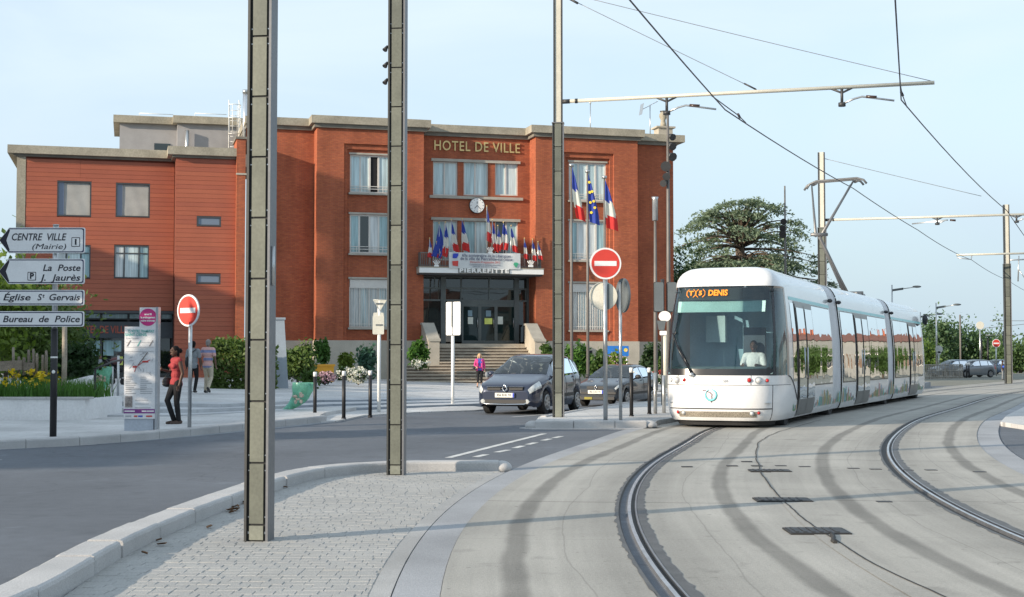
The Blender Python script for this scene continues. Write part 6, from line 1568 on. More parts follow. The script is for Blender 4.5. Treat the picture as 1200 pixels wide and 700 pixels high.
fl_ = [(503.5, 281, 301, 4.5, 'fr'), (511.5, 285, 302, 5.5, 'fr'), (514.5, 263, 300, 9, 'bl'), (522, 262, 299, 6, 'fr'), (529, 259, 294, 6.5, 'fr'), (541.5, 258, 293, 8, 'fr'), (570.5, 243, 282, 6, 'fr'), (577, 259, 294, 5.5, 'fr'), (583.5, 266, 293, 5, 'fr'), (590, 262, 292, 8.5, 'fr'), (599, 266, 295, 6.5, 'fr'), (614.5, 281, 303, 4.5, 'fr'), (624, 282, 305, 5, 'fr'), (630.5, 285, 304, 4.5, 'fr')]
for i, (u, v0, v1, w, kind) in enumerate(fl_):
    y_ = yc0 + (.02 if i in (0, 1, 11, 12, 13) else -.03)
    s, z0 = F(u, v0, y_); zbm = Zf(u, 312, y_)
    o = T('flag', '%s flag from the left along the balcony, %s' % (ords[i], 'tricolour on a short staff' if kind == 'fr' else 'plain blue on a short staff'), 'flag', FW(s, y_, z0), BA, 'flags along the town hall balcony')
    ln = (v1 - v0) / FPX * 79; tilt_ = (-.10, .06, -.2, -.1, .1, .05, 0, .08, -.05, -.1, .1, 0, .05, .1)[i]
    MB().tube([(.0, 0, .05), (-tilt_ * .3, .05, -(z0 - zbm))], .022, 6).build('staff', m_fw if i == 6 else m_gal, o)
    MB().ell((0, 0, .07), (.035, .035, .05), 8, 6).build('finial', m_gold, o)
    cloth(o, ln, w / FPX * 79 * 1.15, kind, tilt_, i)
# information totem ------------------------------------------------
pb_ = G(169, 505, .12); Y = pb_.y; to = T('information_totem', 'white information totem with a line map, text and a pink disc on top', 'information board', pb_)
x = lambda u: q_(u, 0)[0]; zz_ = lambda v: q_(0, v)[1]
m_tot = M('totem_white', (.72, .72, .73), .35, var=.04, vs=2)
MB().box(x(151.5), x(185), .0, .10, -.05, zz_(491)).build('plinth', M('totem_plinth', (.40, .44, .50), .5), to)
MB().box(x(151), x(187), -.02, .12, zz_(491) + .001, zz_(383)).box(x(168.2), x(187), -.02, .12, zz_(383) + .0005, zz_(360.5)).build('panel', m_tot, to)
MB().box(x(187) + .002, x(190), -.03, .14, -.05, zz_(360)).build('edge_post', M('totem_edge', (.36, .38, .41), .4, .4), to)
fy = -.024
MB().disc((x(178), fy, zz_(372)), (0, -1, 0), .155, 32, .004).build('pink_disc', M('print_magenta', (.55, .03, .20), .5, fine=0), to)
for s_, v in (('avril', 368.5), ('le prolongement', 372.3), ('votre tramway', 376)): text('lettering', s_, .05, m_wh, to, (x(178), fy - .005, zz_(v)), fit=.13 if s_ == 'avril' else .26, ext=.0005, bold=.002)
m_teal = M('print_tealtext', (.10, .42, .38), .6, fine=0); m_gry = M('print_greytext', (.38, .39, .41), .6, fine=0)
text('lettering', 'T5 VOTRE TRAMWAY', .075, m_teal, to, (x(170), fy - .003, zz_(388.5)), fit=x(185) - x(154), ext=.0005, bold=.001)
text('lettering', 'SAINT-DENIS', .07, m_teal, to, (x(164), fy - .003, zz_(392.5)), fit=x(178) - x(153), ext=.0005, bold=.001)
text('lettering', 'Les lignes', .04, m_gry, to, (x(160), fy - .003, zz_(396.5)), fit=.22, ext=.0005)
tr2 = random.Random(4); mb = MB()
def bar(a, b, v, h=.014, m=0): mb.box(x(a), x(b), fy - .002, fy, zz_(v) - h / 2, zz_(v) + h / 2, m)
for v in (401.5, 407, 412): bar(153, 185, v, .006)
v = 442
while v < 462: 
    for a, b in ((153, 166.5), (170, 185)):
        bar(a, tr2.uniform(a + 5, b), v, .012)
    v += 2.4
for v in (456, 469, 473.5, 478): bar(164 if v > 465 else 153, tr2.uniform(178, 185), v, .010)
mb.build('fine_print', m_gry, to)
mb = MB()
for u, m in ((156, 0), (168, 1), (182, 0)): mb.plate([(x(u - 2.5), zz_(406)), (x(u - 1.5), zz_(406)), (x(u + 2.5), zz_(399)), (x(u + 1.5), zz_(399))], fy - .004, fy - .0022, m)
mb.build('line_symbols', [M('print_brown', (.22, .18, .16), .6, fine=0), m_teal], to)
mb = MB()
for k in range(14):
    a = Vector((x(tr2.uniform(155, 184)), fy - .003, zz_(tr2.uniform(414, 440)))); b = a + Vector((tr2.uniform(-.12, .12), 0, tr2.uniform(-.12, .12)))
    b.x = min(max(b.x, x(154)), x(185)); b.z = min(max(b.z, zz_(440)), zz_(413)); mb.tube([a, (a + b) / 2 + Vector((.02, 0, .01)), b], .0035, 4)
mb.build('map_lines', m_gry, to)
MB().tube([(x(163), fy - .004, zz_(436)), (x(165), fy - .004, zz_(430)), (x(172), fy - .004, zz_(425)), (x(181), fy - .004, zz_(422))], .006, 4).box(x(161), x(166), fy - .005, fy - .0025, zz_(431), zz_(429)).box(x(172), x(179), fy - .005, fy - .0025, zz_(425), zz_(423)).build('map_route', m_redp, to)
MB().tube([(x(167), fy - .004, zz_(428)), (x(178), fy - .004, zz_(413))], .007, 4).build('map_route', M('print_brown', (0, 0, 0)), to)
MB().box(x(152.5), x(161), fy - .003, fy, zz_(477.5), zz_(464.5)).build('photo_print', M('print_photo', (.30, .26, .24), .6, var=.5, vs=9, fine=.3, fs=40), to)
MB().box(x(151), x(187), fy - .003, fy, zz_(484.5), zz_(479.5)).build('purple_band', M('print_purple', (.20, .04, .22), .5, fine=0), to)
mb = MB(); 
for a, b in ((152, 164), (172, 177), (177.5, 186)): mb.box(x(a), x(b), fy - .0045, fy - .0032, zz_(482.7), zz_(481.2))
mb.build('band_print', m_wh, to)
mb = MB()
for a, b, m in ((153, 160, 0), (163, 167, 1), (168, 173, 2), (177, 184, 1)): mb.box(x(a), x(b), fy - .003, fy, zz_(488.7), zz_(487), m)
mb.build('logo_print', [m_gry, m_redp, m_bluep], to)
# litter bags -------------------------------------------------------
def litter(lab, u, v, z, vt, lean, base=None):
    p = G(u, v, z); h = AT(u, vt, p.y).z - z; r = T('litter_bag', lab, 'litter bag', p)
    MB().tube([(.28, .05, -.02), (.28, .05, h - .02)], .03, 8).build('stand', m_gal, r)
    MB().tube([(.24 * math.cos(w), .24 * math.sin(w) * .8, h - .06) for w in [2 * math.pi * k / 20 for k in range(21)]], .02, 6).build('hoop', M('hoop_green', (.10, .28, .22), .5), r)
    rows = []; rg = random.Random(int(u))
    for j in range(13):
        t = j / 12; rr_ = .27 - .05 * t + .02 * math.sin(t * 9); row = []
        if t > .62: rr_ *= 1 - (t - .62) * 1.1
        for k in range(21):
            w = 2 * math.pi * k / 20; f = rr_ * (1 + .08 * noise.noise(Vector((math.cos(w) * 2, math.sin(w) * 2, t * 6 + u))))
            row.append((f * math.cos(w) + lean * t ** 3, f * .8 * math.sin(w), h - .02 - t * (h - .1) * .98))
        rows.append(row)
    MB().grid(rows, 0, True).build('bag', M('bag_green', (.20, .48, .40), .25, var=.35, vs=9, fine=.15, fs=40, trans=.35), r)
    mb = MB()
    for k in range(9): mb.ell((rg.uniform(-.14, .14) + lean * .1, -.16 + rg.uniform(-.05, .02), h * rg.uniform(.35, .62)), (rg.uniform(.03, .07), .05, rg.uniform(.03, .06)), 7, 5)
    mb.build('rubbish', M('rubbish', (.55, .45, .36), .8, var=.4, vs=14), r); r.children[-1]['kind'] = 'stuff'
litter('slumped green litter bag on a stand beside the bollard', 355, 484, .05, 447.5, -.38)
litter('green litter bag on a stand in front of the glazed doors', 120, 459.5, .42, 429, -.02)
# handrail, planter walls, wood rails ------------------------------
p = G(111, 489, .12); hr_ = T('handrail', 'dark stair handrail at the end of the white planter wall', 'handrail', p)
hz0, hz1 = AT(111, 489, p.y).z - .12, AT(112, 424, p.y).z - .12
MB().cyl(0, 0, -.05, hz1 - .16, .025, 8).build('post', m_black, hr_); MB().tube([(0, 0, hz1 - .16), (.05, 1.2, hz1), (.10, 3.4, hz1 + .12)], .025, 8).build('rail', m_black, hr_); MB().cyl(.10, 3.4, .2, hz1 + .12, .025, 8).build('post', m_black, hr_); MB().cyl(-.22, 2.6, .2, hz1 + .14, .03, 8).build('post', m_gal, hr_)
m_pw = M('planter_white', (.72, .72, .72), .8, var=.1, vs=1.2, fine=.06, fs=20)
e = G(99.5, 492.5, .12); ztop = AT(50, 466, e.y).z
pw = T('planter_wall', 'low white planter wall with stone coping holding the flower bed', 'planter', e)
MB().box(-3.4, 0, .0, 2.8, -.14, ztop - .16).build('wall', m_pw, pw)
for k in range(4): MB().box(-3.5 + k * .9, -3.5 + k * .9 + .893, -.03, .32, ztop - .158, ztop - .115).build('coping_stone', m_gran, pw)
MB().box(-3.3, -.1, .33, 2.75, ztop - .20, ztop - .17).build('soil', M('soil', (.05, .04, .03), .95, var=.3), pw)
yv = e.y + 3.0; a = AT(80.5, 465, yv); b = AT(106, 440, yv + .8); w2 = T('ramp_wall', 'short white ramp wall with a sloping top behind the planter', 'wall', (a.x, a.y, .1))
zA, zB = AT(80.5, 446, yv).z - .1, AT(106, 440, yv + .8).z - .1
V = [(0, 0, -.1), (b.x - a.x, .8, -.1), (b.x - a.x, 1.05, -.1), (0, .25, -.1), (0, 0, zA), (b.x - a.x, .8, zB), (b.x - a.x, 1.05, zB), (0, .25, zA)]
MB().add(V, [(0, 3, 2, 1), (4, 5, 6, 7), (0, 1, 5, 4), (1, 2, 6, 5), (2, 3, 7, 6), (3, 0, 4, 7)]).build('wall', m_pw, w2)
m_wood = M('weathered_wood', (.24, .20, .16), .85, var=.25, vs=5, fine=.2, fs=40); m_pale = M('pale_timber', (.33, .28, .22), .8, var=.2, vs=4, fine=.15, fs=30)
Yw = e.y + 2.0; fnc = T('wood_fence', 'weathered wooden rail fence with upright stakes behind the yellow lilies', 'fence', AT(20, 440, Yw))
def wob_(mb, n, m=m_wood): return mb.build(n, m, fnc, True)
for u, vt, vb in ((15.5, 407, 450), (39, 409, 430), (33.5, 410, 424), (50, 416, 424), (54, 411, 424), (22, 418, 424), (28, 419, 424), (43, 414, 424)):
    wob_(MB().tube([AT(u, 466 if u < 20 else 440, Yw + .1), AT(u + .3, (vt + vb) / 2, Yw + .1), AT(u, vt, Yw + .1)], [.035, .033, .025], 6), 'stake')
wob_(MB().obox((AT(7, 429, Yw)), (.36, 0, .02), (0, .03, 0), (0, 0, .11)), 'rail'); wob_(MB().obox(AT(29, 429.5, Yw + .05), (.22, 0, -.01), (0, .03, 0), (0, 0, .09)), 'rail')
pt_ = T('timber_post', 'pale round timber post rising from the flower bed behind the signpost', 'post', AT(74.5, 466, e.y + 1.6)); hz = AT(74.5, 372, e.y + 1.6).z - pt_.location.z
MB().tube([(0, 0, -.2), (.01, 0, hz * .5), (0, 0, hz)], [.06, .056, .052], 10).build('post', m_pale, pt_)
# obelisk shaped monument -------------------------------------------
Ym = 52; c = AT(322, 457, Ym); ob = T('monument', 'tapering blue grey stone monument beside the hedge', 'monument', (c.x, c.y, .2), R(12))
zm_ = AT(322, 375, Ym).z - .2; wb0_, wt0_ = .50, .32
V = [(-wb0_, -.4, -.2), (wb0_, -.4, -.2), (wb0_, .4, -.2), (-wb0_, .4, -.2), (-wt0_, -.25, zm_), (wt0_, -.25, zm_), (wt0_, .25, zm_), (-wt0_, .25, zm_)]
MB().add(V, [(0, 3, 2, 1), (4, 5, 6, 7), (0, 1, 5, 4), (1, 2, 6, 5), (2, 3, 7, 6), (3, 0, 4, 7)]).build('shaft', M('monument_stone', (.30, .35, .40), .6, var=.08), ob); MB().box(-wt0_ - .04, wt0_ + .04, -.29, .29, zm_ + .001, zm_ + .08).build('cap', M('monument_stone', (0, 0, 0)), ob)
# yellow box, blue board, litter bin, parasol of detail by the hall -----
c = AT(381, 431, 66); yb_ = T('grit_box', 'orange yellow box on the ground beside the pink flower bush', 'box', (c.x, c.y, .2), R(20)); h = AT(381, 427, 66).z - .2
MB().box(-.55, .35, -.3, .3, -.15, h - .1).build('body', M('box_orange', (.62, .30, .02), .6), yb_); MB().box(-.6, .4, -.34, .34, h - .1, h).build('lid', M('box_orange', (0, 0, 0)), yb_)
c = AT(724, 410, 74); bb2 = T('blue_board', 'bright blue notice board with a yellow mark among the shrubs', 'notice board', (c.x, c.y, 0), R(8)); z0, z1 = AT(713, 417.5, 74).z, AT(713, 405.5, 74).z
MB().box(-.56, .58, -.03, .03, z0, z1).build('board', M('board_blue', (.02, .17, .55), .5, fine=0), bb2); MB().disc((.42, -.04, (z0 + z1) / 2 + .05), (0, -1, 0), .10, 16, .01).build('print_mark', m_yel2, bb2)
for s in (-.5, .5): MB().cyl(s, .05, 0, z1, .04, 6).build('leg', m_gal, bb2)
c = AT(757, 452, 56); bn2 = T('litter_bin', 'pale grey cylindrical litter bin in front of the flowers', 'litter bin', (c.x, c.y, .09)); h = AT(757, 434, 56).z - .09
MB().cyl(0, 0, -.02, h, .16, 16).build('drum', m_gal, bn2); MB().cyl(0, 0, h + .001, h + .04, .18, 16).build('rim', m_backg, bn2)
# ============================================================ PEOPLE
def fuse(mb, name, mat, parent, vox=.009, smooth=4, mats=None, band=None):
    me = mb.mesh(name + '_raw', mat); o = bpy.data.objects.new(name + '_raw', me); COL.objects.link(o)
    m = o.modifiers.new('r', 'REMESH'); m.mode = 'VOXEL'; m.voxel_size = vox; m.use_smooth_shade = True
    s = o.modifiers.new('s', 'SMOOTH'); s.factor = .5; s.iterations = smooth
    bpy.context.view_layer.update()
    me2 = bpy.data.meshes.new_from_object(o.evaluated_get(bpy.context.evaluated_depsgraph_get())); me2.name = name
    bpy.data.objects.remove(o); bpy.data.meshes.remove(me)
    me2.materials.clear()
    for q in (mats or [mat]): me2.materials.append(q)
    for p in me2.polygons:
        p.use_smooth = True
        if band: p.material_index = band(p.center)
    return OB(name, me2, parent)
def limb(mb, pts, rs, seg=9):
    P = [Vector(p) for p in pts]; mb.tube(P, rs, seg)
    for p, r_ in zip(P, rs): mb.ell(p, (r_,) * 3, 9, 6)
def hand(mb, w, d, side, grip=.5, k=1.0):
    """palm and five fingers from the wrist w along d, palm normal across; fingers curl by grip"""
    d = Vector(d).normalized(); n = d.cross(Vector((0, 0, 1)) if abs(d.z) < .8 else Vector((0, 1, 0))).normalized() * side; a = n.cross(d)
    c = Vector(w) + d * .045 * k
    rot = Matrix((a, n, d)).transposed()
    mb.ell(c, (.040 * k, .018 * k, .055 * k), 9, 7, 0, rot)
    for i, (o, ln) in enumerate(((-.030, .062), (-.010, .072), (.010, .068), (.028, .052))):
        b = Vector(w) + (d * .085 + a * o) * k; e1 = b + (d * math.cos(grip) + n * math.sin(grip)) * ln * .5 * k; e2 = e1 + (d * math.cos(grip * 2.2) + n * math.sin(grip * 2.2)) * ln * .5 * k
        limb(mb, (b, e1, e2), (.0105 * k, .0098 * k, .0085 * k), 6)
    t0 = Vector(w) + (d * .03 - a * .032) * k; t1 = t0 + (d * .6 - a * .5 + n * .5).normalized() * .035 * k; t2 = t1 + (d * .9 + n * .4).normalized() * .03 * k
    limb(mb, (t0, t1, t2), (.0125 * k, .011 * k, .009 * k), 6)
def person(lab, loc, rz, H, skin, top, bottom, shoe, hair, pose, sleeve='short', legs='long', hairstyle='short', female=False, band=None, tops=None, vox=.010, headturn=0.0, extra=None, seated=False):
    r = T('person', lab, 'person', loc, rz); k = H / 1.75; r.scale = (k,) * 3
    J = dict(hip=(0, 0, .93), chest=(0, 0, 1.28), neck=(0, .01, 1.46), head=(0, -.015, 1.62), shL=(.18, 0, 1.41), shR=(-.18, 0, 1.41), elL=(.235, .02, 1.13), elR=(-.235, .02, 1.13), haL=(.25, -.03, .88), haR=(-.25, -.03, .88),
             hpL=(.09, 0, .90), hpR=(-.09, 0, .90), knL=(.10, -.02, .49), knR=(-.10, -.02, .49), anL=(.10, .02, .08), anR=(-.10, .02, .08))
    if female: J.update(shL=(.16, 0, 1.40), shR=(-.16, 0, 1.40))
    J.update(pose); V = {a: Vector(b) for a, b in J.items() if isinstance(b, tuple)}
    tw = .145 if female else .165
    def torso(mb, g=0.0, low=True):
        hip, ch, nk = V['hip'], V['chest'], V['neck']; wst = hip.lerp(ch, .45)
        for c, rx, ry, rz_ in ((hip + Vector((0, 0, .0)), tw * 1.0 + g, .115 + g, .13), (hip + Vector((0, .01, -.05)), tw * 1.02 + g, .12 + g, .11), (wst, tw * (.80 if female else .93) + g, .10 + g, .16), (ch, tw * 1.0 + g, .115 + g, .18), (ch + Vector((0, .0, .10)), tw * 1.02 + g, .10 + g, .10)):
            mb.ell(c, (rx, ry, rz_), 14, 9)
        if female: 
            for s in (-1, 1): mb.ell(ch + Vector((s * .07, -.085, .0)), (.062 + g, .06 + g, .065), 9, 7)
        limb(mb, (V['shL'] + Vector((-.02, 0, .0)), ch + Vector((0, 0, .12)), V['shR'] + Vector((.02, 0, .0))), (.062 + g, .075 + g, .062 + g))
        limb(mb, (ch + Vector((0, .01, .12)), nk), (.075 + g * .5, .055 + g * .3))
    b = MB(); torso(b)
    limb(b, (V['neck'] - Vector((0, 0, .04)), V['neck'], V['head'] - Vector((0, -.01, .06))), (.055, .050, .048))
    hd = V['head']; hr = Matrix.Rotation(headturn, 3, 'Z')
    b.ell(hd, (.074, .095, .112), 16, 12, 0, hr); b.ell(hd + hr @ Vector((0, -.028, -.060)), (.052, .058, .055), 12, 9, 0, hr)
    b.ell(hd + hr @ Vector((0, -.098, -.012)), (.013, .022, .024), 8, 6); b.ell(hd + hr @ Vector((0, -.088, .03)), (.05, .016, .014), 8, 6, 0, hr); b.ell(hd + hr @ Vector((0, -.084, -.062)), (.026, .012, .011), 8, 6, 0, hr)
    for s in (-1, 1): b.ell(hd + hr @ Vector((s * .076, .008, -.005)), (.010, .020, .030), 8, 6, 0, hr)
    for s in 'LR':
        sg = 1 if s == 'L' else -1
        limb(b, (V['sh' + s], V['sh' + s].lerp(V['el' + s], .5), V['el' + s], V['el' + s].lerp(V['ha' + s], .4), V['ha' + s]), (.052, .046, .038, .036, .026))
        hand(b, V['ha' + s], V['ha' + s] - V['el' + s] + Vector((0, -.02, 0)), sg, J.get('grip' + s, .45))
        limb(b, (V['hp' + s], V['hp' + s].lerp(V['kn' + s], .5), V['kn' + s], V['kn' + s].lerp(V['an' + s], .4), V['an' + s]), (.085, .070, .052, .050, .034))
        a = V['an' + s]; fd = Vector(J.get('fd' + s, (0, -1, 0))); limb(b, (a + Vector((0, 0, -.03)) - fd * .03, a + Vector((0, 0, -.045)) + fd * .07, a + Vector((0, 0, -.052)) + fd * .15), (.036, .034, .026))
    body_ = fuse(b, 'body', skin, r, vox)
    # eyes and mouth
    e = MB()
    for s in (-1, 1): e.ell(hd + hr @ Vector((s * .030, -.088, .008)), (.013, .008, .008), 8, 6)
    e.build('eyes', M('eye_dark', (.02, .015, .012), .3, fine=0), r); MB().ell(hd + hr @ Vector((0, -.094, -.062)), (.022, .008, .007), 8, 6).build('mouth', M('lip', (.30, .10, .08), .5, fine=0), r)
    # top
    t = MB(); torso(t, .014)
    if female: t.ell(V['hip'] + Vector((0, 0, -.02)), (tw * 1.12, .135, .14), 14, 9)
    else: t.ell(V['hip'] + Vector((0, 0, -.02)), (tw * 1.10, .14, .13), 14, 9)
    if sleeve != 'none':
        for s in 'LR':
            if sleeve == 'short': limb(t, (V['sh' + s], V['sh' + s].lerp(V['el' + s], .35), V['sh' + s].lerp(V['el' + s], .72)), (.066, .064, .060))
            else: limb(t, (V['sh' + s], V['sh' + s].lerp(V['el' + s], .5), V['el' + s], V['el' + s].lerp(V['ha' + s], .80)), (.066, .058, .050, .040))
    fuse(t, 'top', top, r, vox, 3, tops, band)
    # trousers
    q = MB(); q.ell(V['hip'] + Vector((0, 0, -.06)), (tw * 1.05, .132, .12), 14, 9)
    for s in 'LR':
        f = 1.0 if legs == 'long' else .55
        hp, kn, an = V['hp' + s], V['kn' + s], V['an' + s]
        limb(q, (hp, hp.lerp(kn, .5), kn, kn.lerp(an, .5 * f), kn.lerp(an, .97 * f)), (.102, .084, .066, .060, .056 if legs == 'long' else .052))
    fuse(q, 'trousers', bottom, r, vox, 3)
    for s in 'LR':
        a = V['an' + s]; fd = Vector(J.get('fd' + s, (0, -1, 0))); sh = MB(); limb(sh, (a + Vector((0, 0, -.035)) - fd * .045, a + Vector((0, 0, -.045)) + fd * .07, a + Vector((0, 0, -.052)) + fd * .165), (.046, .044, .034)); sh.ell(a + Vector((0, 0, -.068)) + fd * .06, (.05, .13, .02) if abs(fd.y) > .6 else (.13, .05, .02), 10, 6)
        fuse(sh, 'shoe', shoe, r, vox, 2)
    # hair
    h = MB()
    if hairstyle == 'bald': pass
    else:
        h.ell(hd + hr @ Vector((0, .018, .028)), (.083, .096, .098), 14, 10, 0, hr); h.ell(hd + hr @ Vector((0, .05, -.03)), (.072, .06, .075), 12, 8, 0, hr)
        if hairstyle == 'bun': h.ell(hd + hr @ Vector((0, .125, .01)), (.055, .055, .055), 10, 8); h.ell(hd + hr @ Vector((.0, .06, -.07)), (.07, .05, .08), 10, 8)
        if hairstyle == 'long':
            for s in (-1, 1): limb(h, (hd + Vector((s * .07, .0, .03)), hd + Vector((s * .085, .005, -.06)), hd + Vector((s * .09, .0, -.15))), (.035, .038, .028))
            limb(h, (hd + Vector((0, .08, .0)), hd + Vector((0, .09, -.14))), (.06, .06))
        ho = fuse(h, 'hair', hair, r, vox, 2)
    return r
SK_D = M('skin_dark', (.075, .036, .022), .55, var=.08, fine=0); SK_M = M('skin_brown', (.16, .085, .055), .5, var=.08, fine=0); SK_L = M('skin_light', (.50, .29, .20), .5, var=.08, fine=0)
H_B = M('hair_black', (.010, .008, .008), .7, var=.2, spec=.12); H_BL = M('hair_blonde', (.50, .33, .14), .5, var=.25, vs=20)
c_red = M('cloth_coral_red', (.30, .044, .048), .75, var=.15, vs=8, bump=.7, bs=16, spec=.2); c_blk = M('cloth_black', (.018, .018, .02), .85, var=.2, vs=8, bump=.7, bs=16, spec=.2); c_gry = M('cloth_grey', (.22, .24, .26), .8, var=.15, vs=8, bump=.7, bs=16, spec=.2); c_beige = M('cloth_beige', (.50, .44, .34), .8, var=.12, vs=8, bump=.7, bs=16, spec=.2)
c_pink = M('cloth_salmon', (.60, .36, .34), .8, var=.08, vs=9, bump=.7, bs=16, spec=.2); c_lil = M('cloth_lilac_blue', (.22, .25, .42), .8, var=.08, vs=9, bump=.7, bs=16, spec=.2); c_mag = M('cloth_pink', (.56, .06, .22), .8, var=.15, vs=8, bump=.7, bs=16, spec=.2); c_blu = M('cloth_blue', (.09, .11, .42), .8, var=.15, vs=8, bump=.7, bs=16, spec=.2); c_wht = M('cloth_white', (.66, .68, .68), .8, var=.06, vs=8, bump=.7, bs=16, spec=.2)
lea = M('leather_black', (.015, .015, .016), .4, var=.2); c_brn = M('leather_brown', (.06, .035, .025), .5, var=.2)
# woman with the phone
p = G(206, 497, .12); w_ = person('woman in a coral sleeveless top and black trousers looking at her phone', p, R(-52), 1.56, SK_D, c_red, c_blk, c_brn, H_B,
    dict(hpL=(.085, 0, .90), knL=(.075, -.02, .49), anL=(.06, .04, .08), hpR=(-.085, -.0, .90), knR=(-.08, -.17, .52), anR=(-.05, -.02, .08), elR=(-.24, -.03, 1.15), haR=(-.13, -.27, 1.20), elL=(.215, .05, 1.12), haL=(.20, -.02, .86), head=(0, -.04, 1.61), gripR=.8), sleeve='none', hairstyle='bun', female=True, vox=.008)
MB().obox((-.10, -.36, 1.26), (.036, 0, 0), (0, .015, .07), (0, -.006, .003)).build('phone', M('phone_pale', (.45, .47, .50), .3, fine=0), w_)
b = MB().ell((-.20, -.10, .94), (.05, .15, .10), 14, 10); b.ell((-.20, -.10, .88), (.055, .15, .07), 14, 8); bag = fuse(b, 'handbag', lea, w_, .012, 3)
MB().tube([(-.20, -.2, 1.0), (-.235, -.06, 1.16), (-.20, .0, 1.0)], .010, 6).build('bag_strap', lea, bag)
# men on the forecourt
def on_terrace(u, v):
    z = .42
    for _ in range(6): p = G(u, v, z); z = fz((p.x, p.y))
    return G(u, v, z)
p = on_terrace(243.5, 460.5); hpx = (460.5 - 397) / FPX * p.y
zig = lambda c: 1 if int((c.z * 1.0 + 10) / .085) % 3 == 1 else 0
m1 = person('man in a salmon and lilac striped polo shirt and beige trousers walking away', p, R(168), hpx * .99, SK_M, c_pink, c_beige, lea, M('hair_grey', (.20, .18, .17), .6, var=.2),
    dict(knL=(.10, -.10, .52), anL=(.10, -.05, .08), knR=(-.10, -.04, .50), anR=(-.10, .20, .17), fdR=(0, -.8, -.5), elL=(.26, .03, 1.14), haL=(.25, -.10, .90), elR=(-.26, .06, 1.15), haR=(-.26, -.02, .90)), band=zig, tops=[c_pink, c_lil], vox=.011)
p = on_terrace(226, 460.5)
m2_ = person('man in a grey shirt with a dark shoulder bag walking away behind the sign post', p, R(172), hpx * .95, SK_D, c_gry, c_blk, lea, H_B,
    dict(knL=(.10, -.04, .49), anL=(.10, .02, .08), knR=(-.10, -.08, .50), anR=(-.10, .10, .09)), vox=.012)
b = MB().ell((.20, .05, 1.02), (.06, .13, .17), 12, 9); bg_ = fuse(b, 'shoulder_bag', lea, m2_, .014, 2); MB().tube([(.20, .08, 1.15), (.05, .16, 1.30), (-.12, .12, 1.44), (-.13, -.02, 1.47), (0, -.13, 1.36), (.16, -.08, 1.15)], .016, 6).build('bag_strap', lea, bg_)
# woman by the stair
p = on_terrace(562, 454.5); hh = (454.5 - 414) / FPX * p.y
w2_ = person('blonde woman in a pink cardigan, blue top and black leggings by the stair', p, R(8), hh, SK_L, c_blu, c_blk, lea, H_BL,
    dict(elL=(.245, .03, 1.14), haL=(.24, -.05, .92), elR=(-.25, .0, 1.15), haR=(-.20, -.18, 1.05), knL=(.09, -.03, .49), knR=(-.09, -.06, .49), anR=(-.11, -.05, .08)), sleeve='none', legs='crop', hairstyle='long', female=True, vox=.011)
t = MB()
for s in (-1, 1):
    S_ = Vector((s * .16, 0, 1.40)); E = Vector((.245, .03, 1.14)) if s > 0 else Vector((-.25, 0, 1.15)); Hn = Vector((.24, -.05, .92)) if s > 0 else Vector((-.20, -.18, 1.05))
    limb(t, (S_, S_.lerp(E, .5), E, E.lerp(Hn, .7)), (.078, .068, .058, .050)); limb(t, ((s * .11, -.07, 1.38), (s * .115, -.10, 1.2), (s * .12, -.09, 1.0), (s * .13, -.06, .88)), (.055, .06, .05, .045)); limb(t, ((s * .1, .08, 1.38), (s * .1, .09, 1.1), (s * .1, .09, .9)), (.07, .07, .07))
t.ell((0, -.14, 1.02), (.07, .03, .05), 9, 7); fuse(t, 'cardigan', c_mag, w2_, .012, 3)
fuse(MB().ell((-.30, -.14, 1.0), (.07, .15, .09), 12, 8), 'handbag', lea, w2_, .014, 2); fuse(MB().ell((.36, -.06, .66), (.10, .12, .15), 12, 8), 'carrier_bag', c_gry, w2_, .014, 2); MB().tube([(.28, -.05, .82), (.36, -.06, .86), (.34, -.06, .76)], .012, 5).build('bag_handle', lea, w2_)
# tram driver (seated in the cab)
module_frame(0, 7.3); dp = X(1.62, .42, .47); 
dr_ = person('tram driver in a white short sleeved shirt seated at the controls', dp, rzt, 1.72, SK_D, c_wht, c_blk, lea, H_B,
    dict(hip=(0, .05, .50), chest=(0, .0, .86), neck=(0, -.01, 1.04), head=(0, -.03, 1.20), shL=(.18, 0, .99), shR=(-.18, 0, .99), elL=(.25, -.10, .74), elR=(-.25, -.10, .74), haL=(.18, -.36, .78), haR=(-.18, -.36, .78), hpL=(.09, 0, .48), hpR=(-.09, 0, .48), knL=(.12, -.42, .50), knR=(-.12, -.42, .50), anL=(.12, -.42, .1), anR=(-.12, -.42, .1)), vox=.011)
# far pedestrian and the pair by the doors
Yq = 96; c = AT(1175, 436, Yq); h_ = (436 - 413) / FPX * Yq
fp = person('distant pedestrian with a blue bag beside the distant catenary pole', (c.x, c.y, 0), R(60), min(1.75, h_), SK_D, c_brn, c_gry, lea, H_B, {}, vox=.02); fuse(MB().ell((-.28, -.15, 1.15), (.12, .14, .12), 10, 8), 'bag', M('cloth_bright_blue', (.03, .10, .5), .6), fp, .02, 2)
for lab, u, v, vt, top, hs in (('small figure in a pale pink top behind the green litter bag', 108, 452, 418, c_pink, 'long'), ('small figure in a grey top next to the pushchair', 116.5, 451.5, 416, c_gry, 'short')):
    p = on_terrace(u, v); person(lab, p, R(80), (v - vt) / FPX * p.y, SK_M, top, c_blk, lea, H_B, {}, vox=.014, hairstyle=hs)
p = on_terrace(136, 451); pc = T('pushchair', 'dark folding pushchair with a red brown hood in front of the glazed doors', 'pushchair', p, R(-20)); kx_ = .95
pc.scale = (kx_,) * 3
mb = MB()
for s in (-.22, .22): mb.tube([(.50, s, .12), (.12, s, .62), (-.35, s, 1.02)], .018, 6).tube([(-.35, s, .14), (.05, s, .50), (.30, s, .55)], .018, 6)
